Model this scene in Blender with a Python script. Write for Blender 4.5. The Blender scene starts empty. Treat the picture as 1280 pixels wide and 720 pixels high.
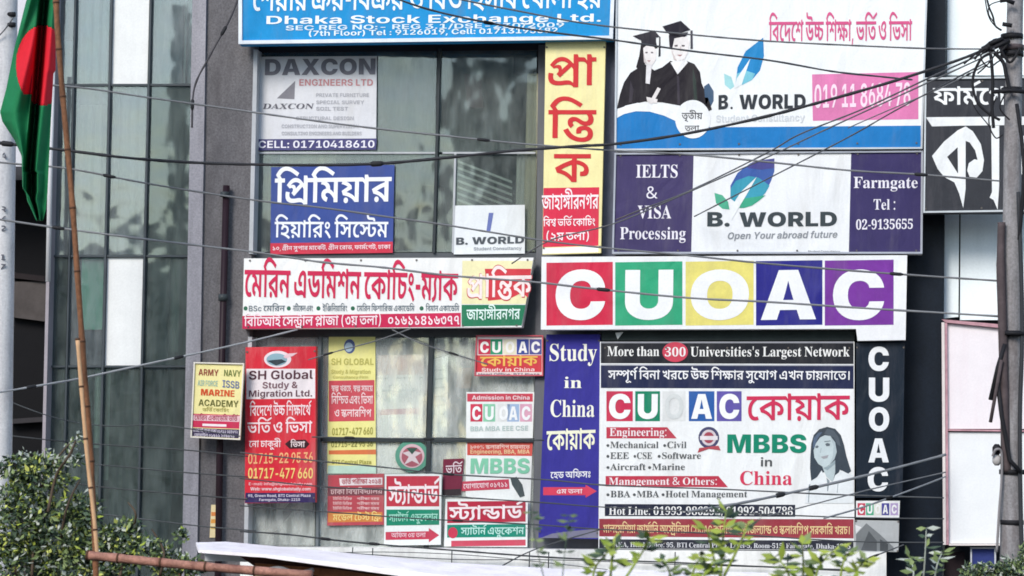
import bpy, math, random
from mathutils import Vector, Matrix, geometry
R_=math.radians
sc=bpy.context.scene
# ---------------------------------------------------------------- camera
F=3000.0; YAW,PITCH,ROLL=R_(8),R_(4.5),R_(1.0)
CAM=Vector((30*math.tan(YAW),-30.0,6.9-30/math.cos(YAW)*math.tan(PITCH)))
fwd=Vector((-math.sin(YAW)*math.cos(PITCH),math.cos(YAW)*math.cos(PITCH),math.sin(PITCH)))
rt0=Vector((math.cos(YAW),math.sin(YAW),0)); up0=rt0.cross(fwd)
RT=math.cos(ROLL)*rt0+math.sin(ROLL)*up0; UP=-math.sin(ROLL)*rt0+math.cos(ROLL)*up0
cd=bpy.data.cameras.new('camera'); cam=bpy.data.objects.new('camera',cd); sc.collection.objects.link(cam)
cd.sensor_width=36; cd.lens=36*F/1280; cd.clip_start=.1; cd.clip_end=3000
cam.matrix_world=Matrix(((RT.x,UP.x,-fwd.x,CAM.x),(RT.y,UP.y,-fwd.y,CAM.y),(RT.z,UP.z,-fwd.z,CAM.z),(0,0,0,1)))
cd.dof.use_dof=True; cd.dof.focus_distance=30.3; cd.dof.aperture_fstop=5
sc.camera=cam
# ---------------------------------------------------------------- light
w=bpy.data.worlds.new('World'); sc.world=w; w.use_nodes=True
nt=w.node_tree; sky=nt.nodes.new('ShaderNodeTexSky'); sky.sky_type='NISHITA'; sky.sun_disc=False
SE,SA=R_(34),R_(200)
sky.sun_elevation=SE; sky.sun_rotation=SA; sky.dust_density=.7; sky.air_density=1.2; sky.ozone_density=1.2
bg=nt.nodes['Background']; nt.links.new(sky.outputs[0],bg.inputs[0]); bg.inputs[1].default_value=.13
sd=bpy.data.lights.new('sun','SUN'); sd.energy=1.75; sd.angle=R_(22); sd.color=(1,.94,.86)
so=bpy.data.objects.new('sun',sd); sc.collection.objects.link(so)
sdir=Vector((math.sin(SA)*math.cos(SE),math.cos(SA)*math.cos(SE),math.sin(SE)))
so.rotation_euler=sdir.to_track_quat('Z','Y').to_euler(); so.location=(0,-20,40)
sc.view_settings.view_transform='Standard'; sc.view_settings.look='None'
sc.view_settings.exposure=0.84; sc.view_settings.gamma=1
sc.cycles.filter_width=1.7
sc.cycles.transparent_max_bounces=16; sc.cycles.max_bounces=6; sc.cycles.use_denoising=True
# ---------------------------------------------------------------- helpers
random.seed(7)
C=sc.collection
OFF={}
def U(px,py,Y=0.0):
    d=(px-640)*RT-(py-360)*UP+F*fwd
    return CAM+d*((Y-CAM.y)/d.y)
def lin(h,k=.9):
    h=h.lstrip('#'); r=[]
    for i in (0,2,4):
        c=int(h[i:i+2],16)/255; r.append(k*(c/12.92 if c<=.04045 else ((c+.055)/1.055)**2.4))
    return r
MC={}
def mat(h,rough=.55,var=.12,scale=3.0,streak=0.0,bump=0.0,k=.86,metal=0,spec=.14,fine=.05,dirt=None,wr=0.0):
    key=(h,rough,var,scale,streak,bump,k,metal,spec,fine,dirt,wr)
    if key in MC: return MC[key]
    m=bpy.data.materials.new('m'+str(len(MC))); m.use_nodes=True; n=m.node_tree; N=n.nodes; L=n.links
    p=N['Principled BSDF']; c=lin(h,k)
    p.inputs['Roughness'].default_value=rough; p.inputs['Metallic'].default_value=metal
    p.inputs['Specular IOR Level'].default_value=spec
    tc=N.new('ShaderNodeTexCoord'); mp=N.new('ShaderNodeMapping'); L.new(tc.outputs['Object'],mp.inputs[0])
    mp.inputs['Scale'].default_value=(1,1,1-.85*min(1,streak*2))
    a=N.new('ShaderNodeTexNoise'); a.inputs['Scale'].default_value=scale; a.inputs['Detail'].default_value=8; a.inputs['Roughness'].default_value=.62
    L.new(mp.outputs[0],a.inputs['Vector'])
    b=N.new('ShaderNodeTexNoise'); b.inputs['Scale'].default_value=38; b.inputs['Detail'].default_value=4; b.inputs['Roughness'].default_value=.7
    L.new(tc.outputs['Object'],b.inputs['Vector'])
    def mr(src,lo,hi,f0=.3,f1=.7):
        r=N.new('ShaderNodeMapRange'); r.inputs[1].default_value=f0; r.inputs[2].default_value=f1
        r.inputs[3].default_value=lo; r.inputs[4].default_value=hi; L.new(src,r.inputs[0]); return r.outputs[0]
    s1=mr(a.outputs[0],1-var,1+var*.5); s2=mr(b.outputs[0],1-fine,1+fine)
    mu=N.new('ShaderNodeMath'); mu.operation='MULTIPLY'; L.new(s1,mu.inputs[0]); L.new(s2,mu.inputs[1])
    vm=N.new('ShaderNodeVectorMath'); vm.operation='SCALE'; vm.inputs[0].default_value=c; L.new(mu.outputs[0],vm.inputs['Scale'])
    out=vm.outputs[0]
    if dirt:
        dc,am=dirt
        g=N.new('ShaderNodeTexNoise'); g.inputs['Scale'].default_value=1.7; g.inputs['Detail'].default_value=9; g.inputs['Roughness'].default_value=.7
        mp2=N.new('ShaderNodeMapping'); mp2.inputs['Scale'].default_value=(2.2,2.2,.35); L.new(tc.outputs['Object'],mp2.inputs[0]); L.new(mp2.outputs[0],g.inputs['Vector'])
        f=mr(g.outputs[0],0,am,.48,.72)
        mx=N.new('ShaderNodeMix'); mx.data_type='RGBA'; L.new(f,mx.inputs[0]); L.new(out,mx.inputs[6]); mx.inputs[7].default_value=(*lin(dc),1)
        out=mx.outputs[2]
    L.new(out,p.inputs['Base Color'])
    if wr:
        c1=N.new('ShaderNodeTexNoise'); c1.inputs['Scale'].default_value=1.6; c1.inputs['Detail'].default_value=3; c1.inputs['Distortion'].default_value=1.2
        mp3=N.new('ShaderNodeMapping'); mp3.inputs['Scale'].default_value=(1.4,1,.7); mp3.inputs['Rotation'].default_value=(0,.5,0); L.new(tc.outputs['Object'],mp3.inputs[0]); L.new(mp3.outputs[0],c1.inputs['Vector'])
        b3=N.new('ShaderNodeBump'); b3.inputs['Strength'].default_value=1; b3.inputs['Distance'].default_value=wr; L.new(c1.outputs[0],b3.inputs['Height']); L.new(b3.outputs[0],p.inputs['Normal'])
    if bump:
        bp=N.new('ShaderNodeBump'); bp.inputs['Strength'].default_value=bump; bp.inputs['Distance'].default_value=.01
        L.new(b.outputs[0],bp.inputs['Height']); L.new(bp.outputs[0],p.inputs['Normal'])
    MC[key]=m; return m
def glass(tint,refl=.10,rough=.06,key=None,veil=.06,veil_col='#c8cfcf'):
    k=('g',tint,refl,rough,veil,veil_col)
    if k in MC: return MC[k]
    m=bpy.data.materials.new('glass'+str(len(MC))); m.use_nodes=True; n=m.node_tree; N=n.nodes; L=n.links
    N.remove(N['Principled BSDF']); o=N['Material Output']
    t=N.new('ShaderNodeBsdfTransparent'); t.inputs[0].default_value=(*lin(tint,1),1)
    g=N.new('ShaderNodeBsdfGlossy'); g.inputs['Roughness'].default_value=rough; g.inputs['Color'].default_value=(.78,.89,.92,1)
    fr=N.new('ShaderNodeLayerWeight'); fr.inputs[0].default_value=.25
    ad=N.new('ShaderNodeMath'); ad.operation='MULTIPLY_ADD'; ad.inputs[1].default_value=.8; ad.inputs[2].default_value=refl; ad.use_clamp=True
    L.new(fr.outputs['Fresnel'],ad.inputs[0])
    mx=N.new('ShaderNodeMixShader'); L.new(ad.outputs[0],mx.inputs[0]); L.new(t.outputs[0],mx.inputs[1]); L.new(g.outputs[0],mx.inputs[2])
    # dusty film raised into a pale veil that paints in glare
    df=N.new('ShaderNodeBsdfDiffuse'); df.inputs[0].default_value=(*lin(veil_col),1)
    tc=N.new('ShaderNodeTexCoord'); mp=N.new('ShaderNodeMapping'); mp.inputs['Scale'].default_value=(3,3,.8); L.new(tc.outputs['Object'],mp.inputs[0])
    a=N.new('ShaderNodeTexNoise'); a.inputs['Scale'].default_value=2.2; a.inputs['Detail'].default_value=9; a.inputs['Roughness'].default_value=.7; L.new(mp.outputs[0],a.inputs['Vector'])
    r=N.new('ShaderNodeMapRange'); r.inputs[1].default_value=.35; r.inputs[2].default_value=.75; r.inputs[3].default_value=veil*.4; r.inputs[4].default_value=veil*2; L.new(a.outputs[0],r.inputs[0])
    m2=N.new('ShaderNodeMixShader'); L.new(r.outputs[0],m2.inputs[0]); L.new(mx.outputs[0],m2.inputs[1]); L.new(df.outputs[0],m2.inputs[2])
    bp=N.new('ShaderNodeBump'); bp.inputs['Strength'].default_value=.35; bp.inputs['Distance'].default_value=.05
    b=N.new('ShaderNodeTexNoise'); b.inputs['Scale'].default_value=1.3; L.new(tc.outputs['Object'],b.inputs['Vector']); L.new(b.outputs[0],bp.inputs['Height']); L.new(bp.outputs[0],g.inputs['Normal'])
    L.new(m2.outputs[0],o.inputs[0]); MC[k]=m; return m
class MB:
    def __init__(s): s.v=[]; s.f=[]; s.sm=False
    def poly(s,pts):
        k=len(s.v); s.v+=[Vector(p) for p in pts]; s.f.append(tuple(range(k,k+len(pts)))); return s
    def prism(s,pts,d):
        "closed plate: front outline pts, extruded by vector d"
        k=len(s.v); n=len(pts); s.v+=[Vector(p) for p in pts]+[Vector(p)+d for p in pts]
        s.f.append(tuple(range(k,k+n))); s.f.append(tuple(range(k+2*n-1,k+n-1,-1)))
        for i in range(n):
            j=(i+1)%n; s.f.append((k+i,k+n+i,k+n+j,k+j))
        return s
    def px(s,q,Y,t=.03):
        "plate from photo-aligned outline on the vertical plane y=Y, t metres thick behind it"
        if len(q)==2: (a,b),(c,d)=q; q=[(a,b),(c,b),(c,d),(a,d)]
        return s.prism([U(x,y,Y) for x,y in q],Vector((0,t,0)))
    def box(s,a,b):
        x0,y0,z0=a;x1,y1,z1=b
        return s.prism([(x0,y0,z0),(x1,y0,z0),(x1,y0,z1),(x0,y0,z1)],Vector((0,y1-y0,0)))
    def tube(s,P,r,n=8,cap=True):
        P=[Vector(p) for p in P]; r=r if isinstance(r,(list,tuple)) else [r]*len(P); s.sm=True
        k=len(s.v); prev=None
        for i,p in enumerate(P):
            t=(P[min(i+1,len(P)-1)]-P[max(i-1,0)]).normalized()
            if prev is None: a=t.cross(Vector((0,0,1)) if abs(t.z)<.9 else Vector((0,1,0))).normalized()
            else: a=(prev-t*prev.dot(t)).normalized()
            prev=a; b=t.cross(a)
            for j in range(n):
                q=2*math.pi*j/n; s.v.append(p+r[i]*(math.cos(q)*a+math.sin(q)*b))
        for i in range(len(P)-1):
            for j in range(n):
                j2=(j+1)%n; s.f.append((k+i*n+j,k+i*n+j2,k+(i+1)*n+j2,k+(i+1)*n+j))
        if cap:
            s.f.append(tuple(range(k+n-1,k-1,-1))); e=k+(len(P)-1)*n; s.f.append(tuple(range(e,e+n)))
        return s
    def build(s,name,m,parent=None,**kw):
        off=OFF.get(parent.name,Vector()) if parent else Vector()
        me=bpy.data.meshes.new(name)
        me.from_pydata([v-off for v in s.v],[],s.f); me.update()
        me.materials.append(m)
        if s.sm: me.polygons.foreach_set('use_smooth',[True]*len(me.polygons))
        o=bpy.data.objects.new(name,me); C.objects.link(o)
        if parent: o.parent=parent; OFF[o.name]=off
        for a,b in kw.items(): o[a]=b
        return o
def thing(name,label,cat,loc,group=None):
    o=bpy.data.objects.new(name,None); C.objects.link(o); o.location=loc; o.empty_display_size=.2
    o['label']=label; o['category']=cat
    if group: o['group']=group
    OFF[o.name]=Vector(loc); return o
def spline(P,seg=6):
    P=[Vector(p) for p in P]; out=[]
    for i in range(len(P)-1):
        p0=P[max(i-1,0)];p1=P[i];p2=P[i+1];p3=P[min(i+2,len(P)-1)]
        for k in range(seg):
            t=k/seg
            out.append(.5*((2*p1)+(-p0+p2)*t+(2*p0-5*p1+4*p2-p3)*t*t+(-p0+3*p1-3*p2+p3)*t**3))
    out.append(P[-1]); return out
# ---------------------------------------------------------------- lettering
# glyph outlines as plain numbers: key = font code, then advance and contours (coordinate steps, 400 units to the capital height)
GL={
6:[282,[[91,205,28,-19,27,-19,21,-19,24,-23,22,-24,17,-21,19,-26,18,-27,14,-23,-64,-34,-17,23,-17,22,-15,18,-18,21,-20,20,-18,16,-23,19,-26,18,-24,14],[41,305,2,19,5,17,6,13,11,14,12,12,13,8,16,7,18,4,17,1,19,-1,18,-5,14,-6,14,-10,13,-12,8,-12,8,-15,4,-18,2,-16,-2,-19,-5,-17,-7,-14,-10,-14,-13,-12,-12,-8,-17,-7,-18,-4,-16,-1,-19,1,-18,5,-14,6,-15,9,-12,12,-9,13,-7,16,-5,17],[106,305,3,-14,7,-12,11,-7,14,-3,13,3,12,7,7,12,3,14,-3,13,-7,12,-12,7,-13,3,-14,-3,-11,-7,-7,-12]]],
7:[282,[[41,305,2,19,5,17,6,13,11,14,12,12,13,8,17,7,17,4,17,1,19,-1,18,-5,14,-6,14,-10,13,-12,8,-12,8,-15,4,-18,2,-16,-2,-19,-5,-17,-7,-14,-10,-14,-13,-12,-12,-8,-17,-7,-18,-4,-16,-1,-19,1,-18,5,-14,6,-15,9,-12,12,-9,13,-7,16,-5,17],[106,305,3,-14,7,-12,11,-7,14,-3,13,3,12,7,7,12,3,14,-3,13,-7,12,-12,7,-13,3,-14,-3,-11,-7,-7,-12],[41,96,2,19,5,17,6,13,11,14,12,12,13,8,17,7,17,4,17,1,19,-1,18,-5,14,-6,14,-10,13,-12,8,-12,8,-15,4,-18,2,-16,-2,-19,-5,-18,-7,-13,-10,-14,-13,-12,-12,-8,-17,-7,-18,-4,-16,-1,-19,1,-18,5,-14,6,-15,9,-12,12,-9,13,-7,16,-5,17],[106,96,3,-14,7,-12,11,-7,14,-3,13,3,12,7,7,12,3,13,-3,14,-7,12,-12,7,-13,3,-14,-3,-11,-7,-7,-12]]],
8:[617,[[624,400,0,-71,-62,0,0,-329,-85,0,-14,23,-18,20,-18,16,-23,16,-22,14,-18,11,37,54,17,-10,15,-10,13,-10,13,-10,12,-11,8,-9,0,7,-1,7,0,7,-1,8,0,8,0,9,0,189,-483,0,0,71],[256,53,-36,2,-35,8,-28,10,-31,18,-29,25,-23,27,-24,38,-23,47,-17,47,80,23,15,-39,15,-34,13,-25,17,-24,18,-19,17,-13,21,-10,24,-6,22,-1,20,1,17,2,13,4,12,7,11,8,6,8,7,16,3,19,-2,15,-5,14,-6,9,-10,8,-12,4,-12,2,-13,-2,-9,-5,-6,-9,-2,-10,1,-5,1,-6,1,-6,2,-6,-80,-11,-4,12,-4,12,-2,10,0,10,2,20,5,17,8,12,11,12,14,9,13,6,18,5,17,3,16,1,30,-3,26,-6,20,-9,21,-13,17,-17,12,-16,10,-22,5,-23,2,-22,-2,-24,-7,-22,-9,-18,-14,-20,-20,-16,-21,-12,-29,-10,-34,-6],[215,275,-3,14,-7,13,-8,10,-13,10,-17,7,-17,5,49,29,29,-7,23,-11,18,-12,11,-10,10,-14,7,-16,3,-16]]],
9:[813,[[624,400,0,-71,-62,0,0,-329,-85,0,-14,23,-18,20,-18,16,-23,16,-22,14,-18,11,37,54,17,-10,15,-10,13,-10,13,-10,12,-11,8,-9,0,7,-1,7,0,7,-1,8,0,8,0,9,0,189,-483,0,0,71],[256,53,-36,2,-35,8,-28,10,-31,18,-29,25,-23,27,-24,38,-23,47,-17,47,80,23,15,-39,15,-34,13,-25,17,-24,18,-19,17,-13,21,-10,24,-6,22,-1,20,1,17,2,13,4,12,7,11,8,6,8,7,16,3,19,-2,15,-5,14,-6,9,-10,8,-12,4,-12,2,-13,-2,-9,-5,-6,-9,-2,-10,1,-5,1,-6,1,-6,2,-6,-80,-11,-4,12,-4,12,-2,10,0,10,2,20,5,17,8,12,11,12,14,9,13,6,18,5,17,3,16,1,30,-3,26,-6,20,-9,21,-13,17,-17,12,-16,10,-22,5,-23,2,-22,-2,-24,-7,-22,-9,-18,-14,-20,-20,-16,-21,-12,-29,-10,-34,-6],[215,275,-3,14,-7,13,-8,10,-13,10,-17,7,-17,5,49,29,29,-7,23,-11,18,-12,11,-10,10,-14,7,-16,3,-16],[819,400,0,-71,-61,0,0,-329,-85,0,0,286,-8,14,-7,12,-7,7,-13,8,-15,2,-10,0,0,71,14,0,13,-2,12,-7,9,-8,8,-11,6,-13,0,6,-1,9,-1,11,0,9,0,48,69,0,15,-42]]],
10:[369,[[228,400,-3,17,-8,12,-13,6,-21,2,-38,0,-32,1,-27,4,-20,5,-20,7,-16,11,-12,10,-8,10,-6,12,-4,10,-3,14,-2,14,0,14,0,9,0,9,1,9,2,10,80,-5,0,-5,-1,-5,0,-4,0,-4,1,-13,2,-11,4,-10,6,-8,8,-6,10,-4,14,-2,21,-1,41,0,25,-1,20,-2,15,-3,15,-5,13,-7,10,-8,8,-10,6,-11,5,-11,4,-15,2,-18,1,-17],[169,312,39,-2,32,-7,23,-9,22,-13,18,-16,11,-15,9,-20,5,-19,1,-17,-4,-34,-12,-27,-17,-19,-26,-18,-34,-13,-33,-7,-15,26,22,-6,22,-7,19,-7,22,-9,22,-11,19,-9,22,-13,21,-13,19,-12,-45,-60,-22,15,-23,14,-19,11,-25,13,-25,12,-22,9,-27,10,-27,10,-25,7,-29,7,-30,7,-27,5,14,67,15,-4,16,-3,13,-2,15,-2,15,-1,13,0,27,1,23,3,16,4,15,6,13,8,7,8,9,16,3,18,-2,15,-7,13,-9,9,-14,8,-18,5,-18,1,-17,-1,-13,-2,-9,-4,-7,-6,-3,-8,-2,-9,1,-3,1,-4,1,-4,1,-4,-79,-12,-4,11,-3,12,-2,12,0,11,1,16,6,14,8,11,12,11,16,10,16,6,22,6,24,3],[93,275,-4,14,-7,13,-8,10,-13,10,-16,7,-17,5,49,29,29,-7,23,-11,18,-12,11,-10,10,-14,6,-16,3,-16],[375,400,0,-71,-381,0,0,71]]],
12:[477,[[327,400,-3,17,-7,12,-13,6,-21,2,-91,0,-32,1,-28,4,-20,5,-20,7,-16,11,-12,10,-7,10,-6,12,-4,10,-4,14,-1,14,-1,14,0,9,1,9,1,9,1,10,81,-5,-1,-5,0,-5,0,-4,-1,-4,1,-13,2,-11,4,-10,6,-8,8,-6,10,-4,15,-2,21,-1,94,0,24,-1,21,-2,15,-3,14,-5,13,-7,10,-8,8,-10,7,-11,4,-11,4,-15,3,-18,1,-17],[483,400,0,-71,-224,0,0,-83,1,-9,2,-7,5,-5,9,-2,9,2,9,4,10,8,10,10,7,8,7,9,6,8,75,14,14,-22,11,-22,8,-19,6,-23,4,-24,1,-22,-3,-27,-7,-25,-10,-20,-16,-21,-21,-17,-21,-12,-30,-11,-34,-6,-33,-2,-29,1,-28,5,-24,6,-27,11,-26,15,-21,16,-23,23,-22,28,-18,29,-19,39,-17,45,-14,44,81,23,15,-50,17,-43,16,-30,20,-30,21,-23,19,-15,24,-12,25,-7,23,-2,30,3,25,7,17,11,15,17,8,20,2,21,-1,17,-3,14,-5,10,-6,11,-7,11,-7,9,66,5,-17,-20,-16,-18,-14,-13,-17,-13,-17,-10,-14,-7,-17,-5,-18,-3,-15,-1,-20,1,-17,5,-10,5,-10,6,-7,7,-7,10,-5,11,-4,11,-3,15,-2,17,-1,17,0,72,-180,0,0,71]]],
16:[513,[[343,404,20,-1,17,-2,13,-3,13,-5,12,-6,10,-7,8,-8,8,-10,5,-11,5,-15,3,-19,1,-20,0,-297,-84,0,-7,14,-8,11,-10,8,-12,6,-15,3,-19,1,-16,0,-16,-1,-12,-1,-20,-3,-20,-2,-14,-2,-16,0,-14,-1,-19,1,-20,2,-16,2,-19,5,-17,7,-14,8,-15,11,-12,15,-9,16,-8,22,-5,26,-1,26,1,17,2,19,2,17,3,15,83,-10,-3,-10,-2,-12,-1,-15,-1,-17,1,-15,3,-13,3,-10,9,-12,10,-9,13,-6,14,-4,15,-2,15,0,21,0,19,2,15,2,18,3,17,1,15,1,17,-1,15,-2,12,-4,12,-6,14,-9,11,-10,0,196,-1,17,-2,12,-3,9,-5,6,-11,7,-17,2,-16,-2,-16,-6,-10,-6,-9,-7,-8,-7,-10,-12,-8,-13,-5,-11,-2,-9,1,-6,1,-4,4,-5,6,-3,8,-2,12,-1,7,0,6,1,5,1,6,0,4,-69,-9,-2,-12,-2,-13,-2,-17,0,-26,2,-23,8,-17,10,-15,17,-9,22,-2,23,1,19,5,19,7,16,11,19,13,17,14,14,18,16,20,12,18,10,23,8,24,5]]],
18:[502,[[341,405,39,-4,31,-9,21,-14,19,-21,10,-26,3,-26,-2,-22,-6,-20,-9,-17,-14,-18,-17,-16,-18,-13,-22,-13,-24,-12,-23,-9,-29,69,21,8,19,10,15,9,13,13,7,15,2,15,-2,13,-7,10,-12,6,-17,2,-17,-1,-17,-5,-15,-6,-14,-8,-12,-9,-8,-10,-6,-9,-2,-9,2,-6,3,-6,9,-5,15,-3,-18,-72,-31,6,-25,11,-17,13,-14,18,-8,20,-3,19,2,18,6,18,7,15,12,16,14,15,15,11,19,12,20,9,19,7,22,6,24,4],[470,139,-5,-36,-16,-30,-22,-23,-33,-19,-42,-11,-41,-3,-35,1,-33,5,-28,8,-30,11,-28,17,-24,18,-25,25,-24,31,-19,31,-20,43,-19,49,-16,48,81,22,19,-57,20,-48,18,-34,22,-33,24,-25,22,-16,28,-13,31,-7,28,-2,22,1,20,6,15,7,14,12,8,15,2,16,-2,14,-6,13,-8,9,-11,8,-13,8,-13,5,77,34,17,-14,16,-15,11,-14,11,-18,6,-20]]],
20:[551,[[558,400,0,-71,-210,0,0,-38,1,-27,0,-264,-85,0,-18,23,-20,22,-19,16,-25,17,-26,16,-24,11,-30,11,-31,9,-29,6,-32,75,43,23,46,22,41,19,49,20,48,16,41,12,-12,-18,0,29,-272,0,0,71],[264,257,14,-15,-20,-6,-19,-6,-16,-6,-18,-7,-18,-7,-15,-6,-19,-9,-18,-8,-17,-8,19,-5,19,-6,17,-7,20,-10,20,-11,16,-11,19,-15,17,-16,13,-16,-11,-7,-1,12,-1,14,0,15,-1,15],[531,166,-2,-15,-3,-14,-4,-12,-8,-12,-10,-11,-12,-8,-17,-7,-21,-4,-21,-1,-13,0,-12,1,-11,1,-10,2,3,70,3,0,5,-1,5,0,7,0,19,2,12,6,5,9,2,11,-4,14,-10,14,-14,10,-23,11,-28,9,-30,6,0,70,36,-6,33,-10,27,-11,28,-15,24,-18,18,-17,15,-24,8,-26]]],
21:[482,[[488,400,0,-71,-62,0,0,-329,-85,0,-16,18,-16,17,-14,13,-18,14,-19,13,-16,10,-21,10,-21,9,-20,7,-24,7,-26,6,-23,4,-21,75,37,-16,41,-5,36,-8,26,-8,26,-10,23,-12,18,-11,18,-14,18,-13,14,-12,-1,15,0,15,0,15,-1,17,0,286,70,0,15,-42],[305,297,-2,-23,-6,-23,-8,-18,-14,-19,-17,-16,-19,-13,-26,-12,-31,-8,-30,-6,-54,13,-12,31,30,6,27,7,20,7,19,9,15,10,11,9,8,12,5,13,2,13,-2,13,-5,11,-6,9,-9,10,-10,9,-10,8,81,53,12,-15,11,-16,8,-16,7,-19,4,-21],[123,271,-28,2,-24,8,-17,11,-15,16,-8,21,-3,20,1,15,3,14,4,14,6,12,76,-18,-3,-6,-1,-5,-2,-5,0,-6,2,-10,5,-7,8,-4,10,-1,12,1,10,3,10,6,10,8,8,8,8,10,7,10,60,14,8,-25,-14,-22,-13,-20,-12,-15,-15,-15,-16,-13,-15,-8,-20,-8,-21,-4]]],
22:[450,[[310,0,0,259,16,-27,-10,12,-11,13,-10,11,-11,12,-12,12,-11,9,-13,10,-14,8,-12,6,-15,5,-16,3,-14,1,-20,-2,-16,-5,-12,-7,-13,-10,-12,-11,-10,-10,-8,2,14,7,15,7,12,3,14,1,14,1,19,-1,17,-4,13,-6,12,-9,10,-10,7,-10,6,-14,4,-14,1,-13,-4,-26,-10,-25,-14,-20,-23,-22,-31,-23,-31,-19,-49,69,24,11,20,12,15,9,13,12,7,12,2,11,-1,9,-5,8,-9,4,-14,2,-13,-1,-14,-3,-14,-5,-16,-8,-67,54,16,22,16,20,15,17,18,16,19,14,17,10,20,9,23,5,20,2,21,-2,20,-4,16,-5,19,-9,18,-12,16,-11,19,-16,20,-18,18,-17,-28,7,-1,10,-1,13,-1,16,0,19,0,66,70,0,14,-42,63,0,0,-71,-62,0,0,-329]]],
25:[381,[[388,400,0,-71,-251,0,0,-16,-1,-62,0,-8,1,-8,0,-7,0,-8,0,-79,1,-19,2,-13,3,-9,4,-7,12,-7,18,-2,17,1,16,6,12,6,11,9,10,8,9,10,8,9,5,9,6,15,2,15,-3,13,-6,8,-10,4,-13,2,-6,0,-19,1,-16,3,-11,3,-12,5,-11,6,-12,8,-10,8,-9,9,-8,9,5,79,10,-13,10,-11,9,-8,13,-9,13,-6,12,-5,14,-4,15,-2,14,-1,13,0,22,0,18,-3,12,-3,13,-5,10,-8,8,-8,8,-10,6,-14,3,-14,1,-15,-2,-26,-5,-25,-8,-18,-11,-21,-14,-19,-14,-15,-19,-16,-21,-14,-19,-10,-24,-8,-25,-5,-22,-1,-23,1,-18,2,-13,3,-13,5,-11,7,-8,6,-10,10,-8,12,-6,13,-6,19,-3,25,-1,25,0,188,-58,0,0,71]]],
26:[471,[[437,188,-1,-24,-6,-22,-7,-17,-12,-17,-13,-16,-14,-11,-18,-11,-19,-9,-18,-7,-21,-6,-22,-4,-19,-3,-16,36,25,-3,25,-3,22,-3,25,-5,26,-5,22,-5,26,-7,26,-7,23,-8,-22,-67,-43,14,-42,12,-36,9,-41,9,-40,7,-35,5,-40,4,-40,4,-34,2,8,71,18,-3,21,-2,17,-1,18,-1,16,0,37,1,31,4,23,6,22,9,17,11,11,11,9,15,6,17,1,15,-3,20,-7,16,-11,10,-17,9,-22,6,-23,1,-3,0,-4,0,-5,-1,-5,-1,-7,60,8,1,10,1,11,0,12,0,29,-2,26,-4,19,-6,19,-9,16,-11,11,-10,11,-13,8,-13,5,-12,5,-19],[155,123,-22,1,-19,3,-14,4,-14,7,-12,9,-9,9,-8,14,-6,15,-3,13,-1,17,-1,18,0,105,82,0,0,-24,-2,-41,1,-8,1,-8,0,-7,0,-6,0,-19,0,-11,2,-7,1,-5,3,-4,10,-7,17,-3,19,2,16,5,15,7,11,8,7,10,3,9,-2,6,-4,5,-7,2,-9,1,-18,0,-19,2,-18,4,-14,7,-17,10,-14,12,-12,11,11,57,9,-9,9,-8,7,-6,14,-9,15,-6,17,-4,21,-1,55,0,7,-1,5,-3,4,-5,7,-4,14,-8,11,-11,7,-14,2,-19,-2,-22,-8,-20,-10,-16,-17,-17,-20,-14,-20,-10,-26,-9,-29,-5],[-6,329,0,71,484,0,0,-71]]],
27:[641,[[283,19,-32,2,-30,4,-25,7,-27,11,-27,14,-21,16,-23,23,-22,28,-17,28,-19,37,-17,44,-13,42,81,23,16,-51,17,-42,16,-30,19,-28,22,-22,20,-13,25,-11,27,-6,25,-2,29,2,23,6,14,9,11,12,7,15,1,15,-1,20,-3,16,-5,13,-5,11,59,-4,-14,-12,-14,-11,-12,-8,-15,-9,-15,-8,-14,-5,-17,-5,-20,-3,-18,0,-19,1,-17,3,-14,5,-14,7,-12,10,-8,11,-7,14,-5,17,-1,17,2,18,5,18,7,15,13,17,19,16,21,14,-11,-1,-11,0,-11,0,-12,0,-200,0,0,71,654,0,0,-71,-191,0,-18,1,-22,0,-21,1,-19,1,-25,-9,-22,-10,-17,-9,-18,-11,-14,-11,-10,-9,-10,-16,-4,-15,2,-11,5,-8,8,-4,9,-2,16,2,15,5,10,6,11,7,10,7,94,-27,4,-14,3,-16,2,-17,1,-18,-2,-23,-6,-21,-8,-19,-14,-20,-18,-17,-20,-13,-28,-11,-34,-7],[578,127,1,-19,2,-19,3,-18,4,-21,6,-21,5,-19,-83,-17,-7,24,-7,23,-4,20,-3,23,-2,25,0,23,0,17,1,16,2,14,3,15,4,15,4,13,-32,5,-29,8,-22,8,-23,12,-20,12,-15,13,-16,16,-13,17,-10,15,88,9,10,-12,13,-10,11,-7,13,-6,14,-5,17,-4,21,-2,20,-1,7,1,7,0,7,1,10,0,39,-63,-8,-16,-7,-16,-4,-15,-4,-17,-2,-20]]],
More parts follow.
